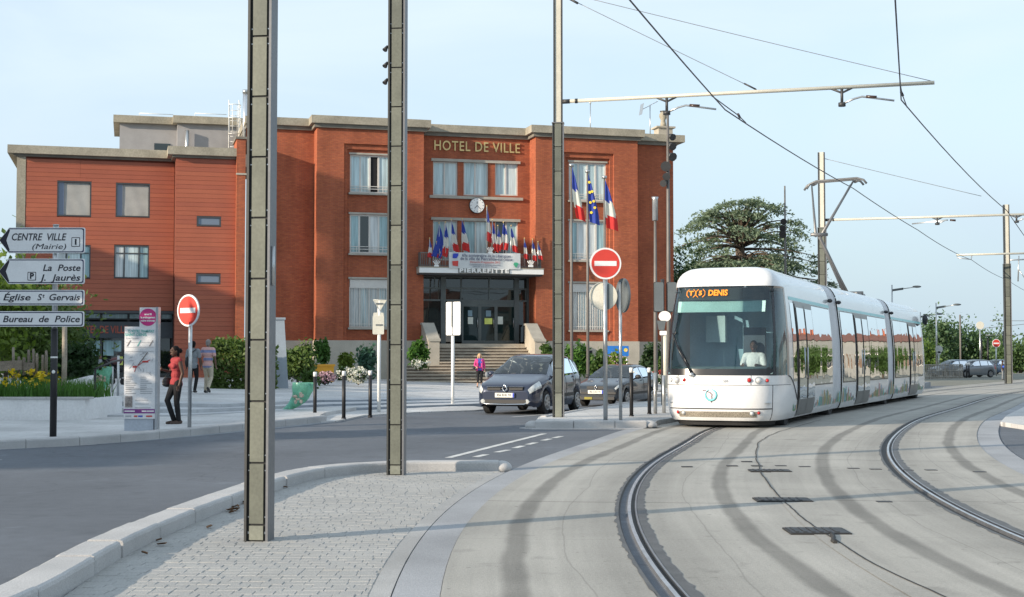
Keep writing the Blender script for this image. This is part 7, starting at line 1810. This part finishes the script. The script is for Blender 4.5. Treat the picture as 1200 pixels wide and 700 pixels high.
mb.tube([(-.35, -.22, 1.02), (-.35, .22, 1.02)], .02, 6); mb.build('frame', m_dk, pc)
for x_ in (-.35, .50):
    for s in (-.24, .24): MB().tube([(x_, s - .025, .13), (x_, s + .025, .13)], .13, 14).build('wheel', m_tyre, pc)
fuse(MB().ell((.05, 0, .58), (.25, .20, .12), 12, 8).ell((-.12, 0, .78), (.12, .2, .22), 12, 8), 'seat', c_blk, pc, .02, 2); fuse(MB().ell((-.02, 0, .95), (.26, .22, .16), 12, 8), 'hood', M('hood_red_brown', (.12, .05, .05), .8), pc, .02, 2); MB().box(-.25, .15, -.18, .18, .25, .32).build('basket', m_dk, pc)
# ============================================================ PLANTS
import numpy as np
NR = np.random.default_rng(5)
def leaves(name, C_, size, mat, parent=None, flat=0.0, aspect=1.6, jitter=.4, mats=None, midx=None):
    """quads centred at the rows of C_ (n,3); flat 0..1 turns them towards the horizontal"""
    C_ = np.asarray(C_, float); n = len(C_)
    a = NR.normal(size=(n, 3)); a /= np.linalg.norm(a, axis=1)[:, None]; a[:, 2] *= (1 - flat); a /= np.linalg.norm(a, axis=1)[:, None]
    r = NR.normal(size=(n, 3)); r[:, 2] += flat * 2.5; b = np.cross(a, r); b /= np.linalg.norm(b, axis=1)[:, None] + 1e-9
    s = (size * (1 + jitter * NR.uniform(-1, 1, n)))[:, None]
    a = a * s * aspect / 2; b = b * s / 2
    V = np.stack([C_ - a, C_ + b * .9 - a * .1, C_ + a, C_ - b * .9 - a * .1], 1).reshape(-1, 3)
    me = bpy.data.meshes.new(name); me.vertices.add(4 * n); me.vertices.foreach_set('co', V.ravel()); me.loops.add(4 * n); me.loops.foreach_set('vertex_index', np.arange(4 * n, dtype=np.int32))
    me.polygons.add(n); me.polygons.foreach_set('loop_start', np.arange(0, 4 * n, 4, dtype=np.int32)); 
    for m in (mats or [mat]): me.materials.append(m)
    if midx is not None: me.polygons.foreach_set('material_index', np.asarray(midx, dtype=np.int32))
    me.update(calc_edges=True)
    o = OB(name, me, parent)
    return o
def leafmat(name, c, var=.35, vs=1.5, fine=.35, fs=11, tr=.3): return M(name, c, .55, var=var, vs=vs, fine=fine, fs=fs, trans=tr, spec=.3)
L_MID = leafmat('leaf_mid', (.070, .125, .034)); L_DK = leafmat('leaf_dark', (.030, .062, .024)); L_YEL = leafmat('leaf_yellow_green', (.13, .19, .03)); L_BR = leafmat('leaf_bright', (.065, .150, .030)); L_BLU = leafmat('leaf_blue_green', (.05, .115, .085)); L_HED = leafmat('leaf_hedge', (.095, .145, .038))
L_CED = leafmat('cedar_needles', (.15, .20, .135), .40, .8, .3, 6, .2); L_FAR = leafmat('leaf_far', (.085, .145, .07), .4, .5, .3, 3); m_bark = M('bark', (.10, .075, .055), .9, var=.25, vs=4, fine=.2, fs=30, bump=.4, bs=20)
def clumps(n, k, c, r, spread=.33, shell=.55, zmin=None):
    """n leaf points gathered into k clumps spread through an ellipsoid"""
    d = NR.normal(size=(k, 3)); d /= np.linalg.norm(d, axis=1)[:, None]; rad = (shell + (1 - shell) * NR.uniform(0, 1, k)) * NR.uniform(.75, 1.1, k)
    cc = d * rad[:, None]
    if zmin is not None: cc = cc[cc[:, 2] > zmin]
    w = NR.integers(0, len(cc), n); P = cc[w] + NR.normal(size=(n, 3)) * spread * NR.uniform(.5, 1.3, len(cc))[w][:, None]
    return np.asarray(c) + P * np.asarray(r), np.asarray(c) + cc * np.asarray(r)
def tree(name, lab, base, h, r, mat, n=5000, k=40, leaf=.2, trunk=.16, ctr=.62, group=None, cat='tree', shell=.5, spread=.30):
    t = T(name, lab, cat, base, 0, group); cz = h * ctr
    P, cc = clumps(n, k, (0, 0, cz), (r, r, h * (1 - ctr)), spread, shell)
    P = P[P[:, 2] > h * .08]
    mb = MB(); mb.tube([(0, 0, -.1), (.02, .01, h * .25), (-.03, .02, cz), (0, 0, h * .85)], [trunk, trunk * .8, trunk * .5, trunk * .15], 8)
    for q in cc[::2]:
        s = Vector((0, 0, min(cz, max(h * .2, q[2] - r * .5)))); e = Vector(q); mb.tube([s, s.lerp(e, .5) + Vector((0, 0, -.05 * r)), e], [trunk * .4, trunk * .25, trunk * .08], 5)
    mb.build('trunk', m_bark, t); leaves('crown', P, leaf, mat, t)
    return t
def bush(lab, u, vb, vt, wpx, Y, mat, n=1500, leaf=.11, z0=None, group=None, flower=None, fn=0, name='shrub', depth=.8, k=26, fsize=.08):
    c = AT(u, vb, Y); z = c.z if z0 is None else z0; z = max(z, 0); h = AT(u, vt, Y).z - z; w = wpx / FPX * Y / 2
    t = T(name, lab, 'shrub' if flower is None else 'flowering shrub', (c.x, Y, z), 0, group)
    P, cc = clumps(n, k, (0, 0, h * .5), (w * .92, w * depth, h * .46), .24, .5); P[:, 2] = np.abs(P[:, 2])
    mb = MB()
    for q in cc[::3]: mb.tube([(0, 0, -.05), (q[0] * .5, q[1] * .5, q[2] * .6), tuple(q)], [.03, .02, .008], 5)
    mb.build('stems', m_bark, t); leaves('foliage', P, leaf, mat, t)
    if flower is not None:
        Q, _ = clumps(fn, k, (0, -.05, h * .55), (w * .98, w * depth, h * .48), .2, .75); Q[:, 2] = np.abs(Q[:, 2]); leaves('blossom', Q, fsize, flower, t, 0, 1.0)
    return t
# --- cedar
def cedar(lab, u, Y, vtop):
    c = AT(u, 440, Y); t = T('cedar_tree', lab, 'tree', (c.x, Y, 0)); s = Y / FPX
    def zz(v): return CAMZ + (HOR - v) * s
    mb = MB(); zt = zz(vtop + 16); mb.tube([(0, 0, -.2), (.1, 0, zz(330)), (-.15, 0, zz(290)), (.1, .1, zz(262)), (.3, 0, zt)], [.55, .48, .36, .24, .08], 10)
    pts = []
    rg = random.Random(8)
    def spray(c, d, w, drop, n):
        """a flat fan of twigs whose outer end hangs"""
        q = NR.normal(size=(n, 3)) * np.array([w, w * .8, .07]); rad = np.hypot(q[:, 0], q[:, 1])
        out_ = q[:, 0] * d.x + q[:, 1] * d.y
        q[:, 2] -= np.maximum(0, out_) * drop + rad * .12; pts.append(np.array(c) + q)
        h = NR.normal(size=(n // 3, 3)) * np.array([w * .8, w * .8, .0]); h[:, 2] = -np.abs(NR.normal(size=n // 3)) * .35 - np.maximum(0, h[:, 0] * d.x + h[:, 1] * d.y) * drop; pts.append(np.array(c) + h)
    def storey(n, R0, R1, ztop, fall, thick, zroot, sx=0.0, npts=46):
        for k in range(n):
            az = rg.uniform(0, 2 * math.pi); r_ = math.sqrt(rg.uniform(R0 * R0, R1 * R1)) * (1 + .20 * math.sin(az * 3 + 1) + .10 * math.sin(az * 7)); d = Vector((math.cos(az), math.sin(az), 0)); t_ = r_ / R1
            c_ = d * r_ + Vector((sx * t_, 0, ztop - .5 * (.5 + .5 * math.sin(az * 5 + r_)) - fall * t_ ** 2.6 - rg.uniform(0, 1) ** 1.5 * thick * (1.1 - .5 * t_)))
            s0 = Vector((0, 0, min(zroot + rg.uniform(0, 1.0), c_.z + .5)))
            P = [s0.lerp(c_, j / 6) + Vector((0, 0, (.55 if c_.z > s0.z else .3) * math.sin(math.pi * j / 6))) for j in range(7)]
            mb.tube(P, [.085 * (1 - .85 * j / 6) + .01 for j in range(7)], 4)
            for m_ in range(3): spray(c_ + Vector((rg.uniform(-.5, .5), rg.uniform(-.5, .5), rg.uniform(-.12, .12))), d, rg.uniform(.32, .55), rg.uniform(.25, .8) * (.4 + t_), npts)
    storey(70, .3, 5.0, zz(vtop), 3.1, 1.7, zz(292), 0, 29)
    storey(16, 3.2, 5.2, zz(262), 1.7, .8, zz(296), 0, 29)
    storey(70, 1.8, 6.4, zz(297), 1.5, .8, zz(318), .5, 38)
    storey(40, 2.0, 6.0, zz(311), 1.6, 1.0, zz(326), .3)
    mb.build('trunk', m_bark, t)
    leaves('crown', np.concatenate(pts), .125, L_CED, t, .35, 2.4)
cedar('broad flat topped cedar standing behind the tram with sky showing through it', 870, 112, 228)
tree('dark_tree', 'dense dark tree between the town hall corner and the cedar', AT(801, 440, 100), 8.2, 1.25, L_DK, 4200, 34, .16, .2, .6)
# --- left garden
tree('garden_tree', 'leafy young tree at the left edge behind the direction boards', AT(6, 455, 38), 3.5, 1.15, L_HED, 5200, 34, .10, .07, .58)
tree('garden_tree', 'bushy tree behind the signpost in front of the clad wing', AT(50, 455, 40), 2.7, 1.4, L_HED, 5600, 38, .10, .06, .55)
tree('garden_tree', 'tree cut by the left frame edge behind the lowest board', AT(-22, 455, 36), 3.4, 1.2, L_YEL, 2800, 30, .12, .06, .55)
bush('rounded dark shrub between the timber post and the ramp wall', 88, 452, 402, 52, 38, L_DK, 2400, .10)
bush('low dark shrub behind the wood fence', 45, 452, 420, 46, 35.5, L_MID, 1500, .10)
# flower bed: blades and lilies
base = G(50, 466, .12)
def blades(name, lab, cat, x0, x1, y0, y1, z, n, h, mat, w=.012, lean=.25, kind='stuff', flower=None, fn=0):
    V = np.zeros((n, 6, 3)); xs_ = NR.uniform(x0, x1, n); ys_ = NR.uniform(y0, y1, n); hh = h * NR.uniform(.5, 1.15, n); a = NR.uniform(0, 2 * math.pi, n); l = lean * NR.uniform(.2, 1.4, n) * hh; b = NR.uniform(0, math.pi, n)
    for i, (t, ww) in enumerate(((0, 1), (.55, .8), (1, .12))):
        px = xs_ + np.cos(a) * l * t * t; py = ys_ + np.sin(a) * l * t * t; pz = z + hh * t * (1 - .15 * t)
        V[:, 2 * i] = np.stack([px - np.cos(b) * w * ww, py - np.sin(b) * w * ww, pz], 1); V[:, 2 * i + 1] = np.stack([px + np.cos(b) * w * ww, py + np.sin(b) * w * ww, pz], 1)
    F = [];
    for i in range(n): o = 6 * i; F += [(o, o + 1, o + 3, o + 2), (o + 2, o + 3, o + 5, o + 4)]
    me = bpy.data.meshes.new(name); me.from_pydata(V.reshape(-1, 3).tolist(), [], F); me.materials.append(mat); o = OB(name, me); tag(o, lab, cat, None, kind); return o, V
e = pw.location
zs_ = .12 + AT(50, 466, e.y).z - .12 - .18
blades('grass', 'tall green blades of the flower bed in the white planter', 'grass', e.x - 3.2, e.x - .15, e.y + .4, e.y + 2.6, zs_, 2600, .62, L_BR, .014)
Q = np.stack([NR.uniform(e.x - 3.3, e.x - 1.15, 150), NR.uniform(e.y + .5, e.y + 2.4, 150), zs_ + NR.uniform(.42, .74, 150)], 1)[:80]
o = leaves('lily_blossoms', np.repeat(Q, 5, 0) + NR.normal(size=(400, 3)) * .03, .07, leafmat('lily_yellow', (.62, .45, .02), .15, 3, .1, 9, .2), None, 0, 1.3); tag(o, 'yellow lily blossoms over the flower bed', 'flowers', None, 'stuff')
# --- hedge and shrubs by the forecourt
F_PINK = leafmat('petal_pink', (.55, .36, .44), .15, 4, .15, 20, .2); F_WHT = leafmat('petal_white', (.62, .62, .60), .12, 4, .15, 20, .2); F_RED = leafmat('petal_red', (.50, .05, .06), .15, 4, .1, 20, .2)
def hedge(lab, u0, u1, vt, vb, Y, mat, n):
    a, b = AT(u0, vb, Y), AT(u1, vb, Y); h = AT(u0, vt, Y).z - max(.05, a.z); t = T('hedge', lab, 'hedge', ((a.x + b.x) / 2, Y, max(.05, a.z))); L_ = (b.x - a.x) / 2
    P = np.stack([NR.uniform(-1, 1, n), NR.uniform(-1, 1, n), NR.uniform(0, 1, n)], 1); ax = NR.integers(0, 4, n)
    P[ax == 0, 1] = -1 + NR.normal(size=(ax == 0).sum()) * .07; P[ax == 1, 2] = 1 + NR.normal(size=(ax == 1).sum()) * .05; P[ax == 2, 0] = np.sign(P[ax == 2, 0]) + NR.normal(size=(ax == 2).sum()) * .05
    lump = np.array([noise.noise(Vector((p[0] * L_ * 1.3, p[1] * 1.1, p[2] * 2.1))) for p in P]); P[:, 2] *= 1 + .10 * lump; P[:, 1] *= 1 + .15 * lump
    leaves('foliage', P * np.array([L_, .75, h]), .10, mat, t); mb = MB()
    for k in range(int(L_ * 4)): x = -L_ + .2 + k * .5; mb.tube([(x, 0, -.1), (x + .05, .03, h * .5), (x - .03, 0, h * .9)], [.03, .022, .01], 5)
    mb.build('stems', m_bark, t)
hedge('clipped leafy hedge to the right of the man in the striped shirt', 252, 318, 405, 459, 50, L_HED, 7000)
bush('rounded green bush beside the blue grey monument', 349, 447, 404, 40, 55, L_HED, 3600, .11)
bush('small dark bush low beside the litter bag', 363, 455, 434, 20, 52, L_MID, 900, .09)
bush('upright bright green shrub against the town hall plinth', 377, 426, 398, 18, 74, L_BR, 1500, .14)
bush('yellow green shrub left of the basement window', 405, 434, 412, 20, 70, L_YEL, 1000, .13)
bush('spiky blue green shrub behind the white flowers', 428, 444, 407, 24, 66, L_BLU, 1300, .14)
bush('mound of pale pink flowers beside the orange yellow box', 381, 449.5, 436, 24, 58, L_DK, 500, .09, flower=F_PINK, fn=1300, name='flower_bush')
bush('mound of white flowers behind the middle bollard', 404, 446, 430, 20, 60, L_DK, 500, .09, flower=F_WHT, fn=1100, name='flower_bush')
bush('mound of white flowers close to the give way post', 420, 449.5, 432, 26, 58, L_DK, 500, .09, flower=F_WHT, fn=1300, name='flower_bush')
bush('leafy green shrub left of the entrance stair', 490, 428, 399, 24, 73, L_BR, 2200, .14)
bush('small white flowers at the foot of the stair', 492, 433, 421, 20, 70, L_MID, 300, .09, flower=F_WHT, fn=450, name='flower_bush')
bush('green climbing shrub right of the stair wall', 641, 424, 404, 16, 74, L_MID, 900, .12)
bush('leafy bright shrub behind the dark hatchback, nearest the island pole', 676, 444, 401, 36, 68, L_BR, 2600, .14)
bush('shrub behind the two sign posts of the island', 703, 444, 409, 24, 67, L_MID, 1500, .13)
bush('mixed flowering shrub under the blue board', 722, 446, 414, 28, 66, L_YEL, 1200, .13, flower=F_PINK, fn=160, name='flower_bush')
bush('dark green shrub against the shaded corner plinth', 763, 440, 404, 24, 72, L_DK, 1500, .15)
bush('mid green shrub between the masts', 777, 446, 416, 22, 68, L_MID, 900, .13)
bush('low white and pink flowers near the pale litter bin', 742, 449, 434, 24, 60, L_DK, 500, .10, flower=F_WHT, fn=800, name='flower_bush')
bush('low red and white flowers beside the barrier posts', 774, 449, 433, 28, 60, L_DK, 500, .10, flower=F_RED, fn=260, name='flower_bush')
bush('white flowers in front of the barrier posts', 766, 450, 438, 18, 59, L_DK, 200, .10, flower=F_WHT, fn=500, name='flower_bush')
c = AT(746, 440, 64); ag = T('agave', 'spiky yellow green rosette plant in front of the town hall corner', 'plant', (c.x, c.y, .1))
for k in range(26):
    w = k * 2.4; l_ = 1.15 * (1 - .3 * (k / 26)); el = .5 + .9 * k / 26; d = Vector((math.cos(w) * math.cos(el), math.sin(w) * math.cos(el), math.sin(el))); n_ = Vector((-math.sin(w), math.cos(w), 0)); P = []
    for j in range(5): t = j / 4; c_ = d * l_ * t + Vector((0, 0, .25 - .35 * t * t)); wd = .07 * (1 - t) ** .6 * (.4 + t * 1.2 if t < .4 else 1); P.append([c_ - n_ * wd, c_ + Vector((0, 0, -.015)), c_ + n_ * wd])
    MB().grid(P, 0, True).build('leaf', leafmat('agave_leaf', (.22, .25, .06), .2, 3, .15, 12, .2), ag)
# --- far trees on the right
Yt = 165
tree('street_tree', 'round crowned green tree beyond the tram tail', AT(1098, 440, Yt), 6.6, 2.5, L_FAR, 4600, 46, .26, .28, .62)
tree('street_tree', 'pale green low tree behind the round sign back', AT(1084, 440, Yt - 8), 3.6, 1.6, leafmat('leaf_far_pale', (.09, .15, .035)), 1800, 22, .22, .16, .55)
tree('street_tree', 'narrow spiky tree right of the round crowned one', AT(1128, 440, Yt + 4), 6.0, 1.9, L_FAR, 3000, 30, .22, .2, .5)
tree('street_tree', 'broad green tree behind the no entry sign in the distance', AT(1152, 440, Yt + 2), 4.7, 2.5, leafmat('leaf_far_mid', (.09, .15, .06)), 3600, 32, .24, .2, .5)
tree('street_tree', 'tall thin branched tree left of the distant pole', AT(1170, 440, Yt + 8), 5.6, 1.5, L_FAR, 2400, 26, .22, .2, .55)
tree('street_tree', 'bushy tree at the right frame edge beyond the distant pole', AT(1196, 440, Yt - 20), 4.0, 2.4, leafmat('leaf_far_mid', (0, 0, 0)), 3600, 32, .24, .2, .5)
tree('street_tree', 'tree partly hidden by the tram tail', AT(1072, 440, Yt + 10), 5.0, 1.6, L_FAR, 3000, 30, .24, .2, .55)
m_far_h = leafmat('leaf_far_hedge', (.075, .125, .055), .4, .6, .35, 4)
n = 14000; P = np.stack([NR.uniform(42, 100, n), NR.uniform(174, 182, n), NR.uniform(0, 1, n) ** .8], 1); P[:, 2] *= 2.1 + .9 * np.array([noise.noise(Vector((x * .22, 2, 0))) for x in P[:, 0]])
o = leaves('far_hedgerow', P, .45, m_far_h); tag(o, 'far off strip of green undergrowth closing the view on the right', 'undergrowth', None, 'stuff')
n = 9000; P = np.stack([NR.uniform(8, 42, n), NR.uniform(150, 158, n), NR.uniform(0, 1, n) ** .8], 1); P[:, 2] *= 2.0 + .9 * np.array([noise.noise(Vector((x * .22, 8, 0))) for x in P[:, 0]])
o = leaves('far_hedgerow', P, .45, m_far_h); tag(o, 'far off strip of green undergrowth behind the tram', 'undergrowth', None, 'stuff')
# ============================================================ FAR STREET, RIGHT
def street_lamp(lab, u, vt, vb, Y, u2, v2, group='street lamps beyond the tram'):
    c = AT(u, vb, Y); t = T('street_lamp', lab, 'street lamp', (c.x, Y, 0), 0, group); h = AT(u, vt, Y).z; e = AT(u2, v2, Y - 2)
    MB().tube([(0, 0, 0), (0, 0, h * .5), (0, 0, h)], [.09, .07, .05], 8).build('pole', m_gal, t)
    ex_, ez_ = e.x - c.x, e.z; z1 = h - .42
    MB().obox((ex_ * .22, -.4, z1 + (ez_ - z1) * .22), (ex_ * .22, -.4, (ez_ - z1) * .22), (0, .06, 0), (0, 0, .085)).build('arm_shell', m_backg, t)
    MB().tube([(ex_ * .42, -.8, z1 + (ez_ - z1) * .42), (ex_ * .86, -1.7, z1 + (ez_ - z1) * .86)], .035, 6).build('arm', m_gal, t)
    MB().ell((ex_ * .95, -1.9, ez_), (.34, .2, .09), 12, 8).build('lamp_head', m_backg, t)
street_lamp('street lamp rising over the tram roof, nearest of the far lamps', 1046.5, 334, 440, 108, 1076, 336)
street_lamp('street lamp above the round crowned tree', 1098, 355, 440, 118, 1123, 357)
street_lamp('street lamp just beyond the tram tail, lower than its neighbour', 1079.5, 366, 440, 128, 1102, 368)
street_lamp('small far street lamp between the two round signs', 1159, 387, 436, 190, 1152, 387.5)
Yr = 98; a, b = AT(1080, 445, Yr), AT(1128, 444, Yr + 6); rl = T('railing', 'grey metal railing in front of the parked cars beyond the tram', 'railing', (a.x, a.y, 0)); n = 26; d = (b - a); d.z = 0; dn = d.normalized()
m_rail = M('railing_metal', (.34, .32, .28), .5, .5, var=.15)
for k in range(n + 1):
    p = d * (k / n); hgt = 1.05 if k % 5 == 0 else .98
    MB().obox((p.x, p.y, hgt / 2), dn * (.05 if k % 5 == 0 else .03), (-dn.y * .03, dn.x * .03, 0), (0, 0, hgt / 2)).build('post' if k % 5 == 0 else 'bar', m_rail, rl)
for z in (.12, .55, 1.0): MB().tube([(0, 0, z), (d.x, d.y, z)], .03, 6).build('rail', m_rail, rl)
def small_post(name, lab, cat, u, vb, vt, Y, r_, m, parts):
    c = AT(u, vb, Y); t = T(name, lab, cat, (c.x, Y, 0)); h = AT(u, vt, Y).z
    MB().cyl(0, 0, 0, h, r_, 8).build('post', m, t)
    for nm, v, rad, mm in parts: MB().disc((0, -.08, AT(u, v, Y).z), (0, -1, 0), rad, 24, .03).build(nm, mm, t)
    return t
small_post('round_sign', 'back of a round road sign behind the railing cars', 'road sign', 1100.5, 441, 406, 112, .04, m_gal, (('sign_disc', 409.5, .30, m_back), ('lower_plate', 414, .15, m_back)))
small_post('round_sign', 'large pale round sign back on a pole in the distance', 'road sign', 1149, 439, 377, 118, .06, m_gal, (('sign_disc', 381.5, .33, m_cream),))
c = AT(1168, 438, 120); ne = no_entry('small distant no entry sign left of the far pole', (c.x, c.y, 0), AT(1168, 402.5, 120).z, .36, R(5), .05)
for lab, u, v0, v1 in (('dark square far post left of the small no entry sign', 1158, 438.5, 397), ('dark far post under the large round sign back', 1150.5, 438.5, 397)):
    small_post('post', lab, 'post', u, v0, v1, 119, .085, m_black, ())
for lab, u in (('white capped bollard far off, left of the pair', 1133, ), ('white capped bollard far off, right of the pair', 1135.6)):
    c = AT(u, 440, 105); o = T('bollard', lab, 'bollard', (c.x, 105, 0), 0, 'far bollards'); MB().cyl(0, 0, 0, .95, .06, 8).build('post', m_black, o); MB().ell((0, 0, 1.03), (.1, .1, .12), 10, 7).build('white_cap', m_wh, o)
small_post('mast', 'plain grey far mast between the two street trees', 'mast', 1126, 440, 369, 150, .10, m_balu, ())
c = AT(1178.5, 395, 110); o = T('signal_box', 'black signal head beside the distant pole', 'traffic light', (c.x, 110, 0)); MB().cyl(0, 0, 0, AT(0, 406, 110).z, .06, 8).build('post', m_black, o); MB().box(-.18, .18, -.15, .15, AT(0, 405, 110).z, AT(0, 388, 110).z).build('case', m_black, o)
# ============================================================ HOUSES ROUND THE SQUARE (seen in reflections and by the shade they cast)
m_hw = [M('render_cream', (.22, .22, .21), .85, var=.1, vs=.6), M('render_sand', (.16, .165, .16), .85, var=.1, vs=.6), M('render_white', (.33, .35, .36), .85, var=.08, vs=.6)]
m_tile = M('roof_tile', (.15, .062, .042), .8, var=.2, vs=2); m_win = Mglass('house_glass', (.03, .035, .04), 1.6); m_shut = M('shutter_brown', (.13, .08, .05), .7)
def house(lab, x, y, rz, w, d, h, roof=2.2, wi=0, floors=None):
    t = T('house', lab, 'building', (x, y, 0), rz)
    MB().box(-w / 2, w / 2, 0, d, -.2, h).build('wall', m_hw[wi], t)
    if roof:
        V = [(-w / 2 - .3, -.4, h), (w / 2 + .3, -.4, h), (w / 2 + .3, d + .4, h), (-w / 2 - .3, d + .4, h), (-w / 2 - .3, d / 2, h + roof), (w / 2 + .3, d / 2, h + roof)]
        MB().add(V, [(0, 1, 5, 4), (2, 3, 4, 5), (1, 2, 5), (3, 0, 4), (0, 3, 2, 1)]).build('roof', m_tile, t); MB().box(-w * .3, -w * .3 + .7, d * .4, d * .4 + .7, h, h + roof + .9).build('chimney', m_brick, t)
    else: MB().box(-w / 2 - .3, w / 2 + .3, -.3, d + .3, h + .002, h + .3).build('roof', m_corn, t)
    fl = floors or max(1, int(h / 2.9)); nw = max(2, int(w / 2.6))
    for f in range(fl):
        for k in range(nw):
            cx = -w / 2 + w * (k + .5) / nw; z = .9 + f * h / fl
            wn_ = MB().box(cx - .55, cx + .55, -.03, .02, z, z + 1.35).build('window', m_frw, t); MB().box(cx - .48, cx + .48, -.045, -.031, z + .07, z + 1.28).build('pane', m_win, wn_)
            for s in (-1, 1): MB().box(cx + s * .85 - .28, cx + s * .85 + .28, -.06, -.001, z, z + 1.35).build('shutter', m_shut, wn_)
# right hand side, mirrored in the tram's windows
for i, (x, y, w, h, wi, lab) in enumerate(((50, 96, 10, 4.2, 0, 'cream house with red tiled roof mirrored in the rear tram windows'), (46, 80, 9, 3.6, 1, 'sand coloured house with brown shutters mirrored in the tram'), (43, 64, 10, 4.4, 2, 'white house with red tiled roof mirrored in the middle tram windows'), (41, 48, 9, 3.8, 0, 'cream house mirrored in the front tram door'), (56, 114, 10, 4.6, 1, 'sand coloured house at the far end of the mirrored row'))):
    house(lab, x, y, R(-62) , w, 9, h, 1.5, wi)
for i, (x, y, w, h, wi, lab) in enumerate(((46, 10, 12, 7, 2, 'white house behind the photographer, mirrored in the town hall glass'), (40, -14, 12, 8, 0, 'cream house behind the photographer, mirrored in the entrance'))): house(lab, x, y, R(-120), w, 9, h, 2.2, wi)
# left hand side, its shade lies over the pavement and the lower facade
for i, (y0, y1, h, wi, lab) in enumerate(((-6, 9.0, 13.2, 0, 'cream apartment house on the left of the square, nearest the camera'), (9.6, 24, 13.8, 2, 'white apartment house on the left of the square, second along'), (24.4, 40, 12.8, 1, 'sand coloured apartment house on the left of the square, third along'), (40.5, 51.6, 14.2, 0, 'cream apartment house on the left of the square, next to the tall block'), (53.2, 60.2, 22.6, 2, 'unseen narrow white block added on the left to shade the facade'), (55.9, 74, 14.6, 1, 'sand coloured apartment house on the left of the square, far end'))):
    if h > 20: house(lab, -43.4, 53.5, R(122), 3.2, 10, h, 0, wi, 7)  # unseen narrow block, added and turned along the sun to shade the left pylon
    else: house(lab, -45, (y0 + y1) / 2, R(90), y1 - y0, 10, h, 0, wi, 5)
for i, (x, y, h) in enumerate(((38, 24, 7.5), (34, 34, 6.5), (27, -6, 8), (36.5, 74, 2.6), (42, 92, 3.0), (-14.4, 19.2, 6.6))):  # last tree is unseen, added and sized to shade the direction boards
    tree('plane_tree', ('leafy tree beside the white house on the right, off the tracks', 'smaller leafy tree farther along the right side', 'leafy tree behind the photographer', 'small leafy tree in front of the mirrored houses', 'leafy tree between the mirrored houses', 'unseen leafy tree added left of the signpost to shade its boards')[i], (x, y, 0), h, .95 if x < 0 else min(2.6, h * .35), L_MID, 2600, 34, .22, .2, .6)

for i, (x, y) in enumerate(((31.5, 58), (34.5, 66.5), (38.5, 78))):
    car('parked_car', ('dark car mirrored in the middle of the tram side', 'silver car mirrored in the rear half of the tram', 'blue car mirrored near the tram tail')[i], (x, y, 0), R(65), dict(HATCH if i else MPV, k=1.0), (m_grey_car, m_silver, m_sblu)[i], None, detail=False)

m_leafd = M('dry_leaf', (.16, .085, .04), .8, var=.3, vs=30)
rl_ = random.Random(17)
for i in range(26):
    t_ = rl_.random(); y_ = rl_.choice((rl_.uniform(12.6, 13.6), rl_.uniform(12.6, 13.6), rl_.uniform(8.6, 16)))
    p = Vector((kx(y_) + abs(rl_.gauss(.05, .06)) + .02, y_, .022)); w = rl_.uniform(.012, .026); a = rl_.uniform(0, 6.3)
    rows = [[(math.cos(a) * w * 1.6 * (u - 1) - math.sin(a) * w * (v - 1) * (1 - .4 * abs(u - 1)), math.sin(a) * w * 1.6 * (u - 1) + math.cos(a) * w * (v - 1) * (1 - .4 * abs(u - 1)), .012 * abs(v - 1) + .006 * u) for v in range(3)] for u in range(3)]
    o = MB().grid(rows, 0, True).build('dry_leaf', m_leafd); o.location = p; tag(o, 'brown dry leaf lying on the pavers along the foot of the granite kerb', 'leaf', 'dry leaves along the kerb')
bpy.context.view_layer.update()
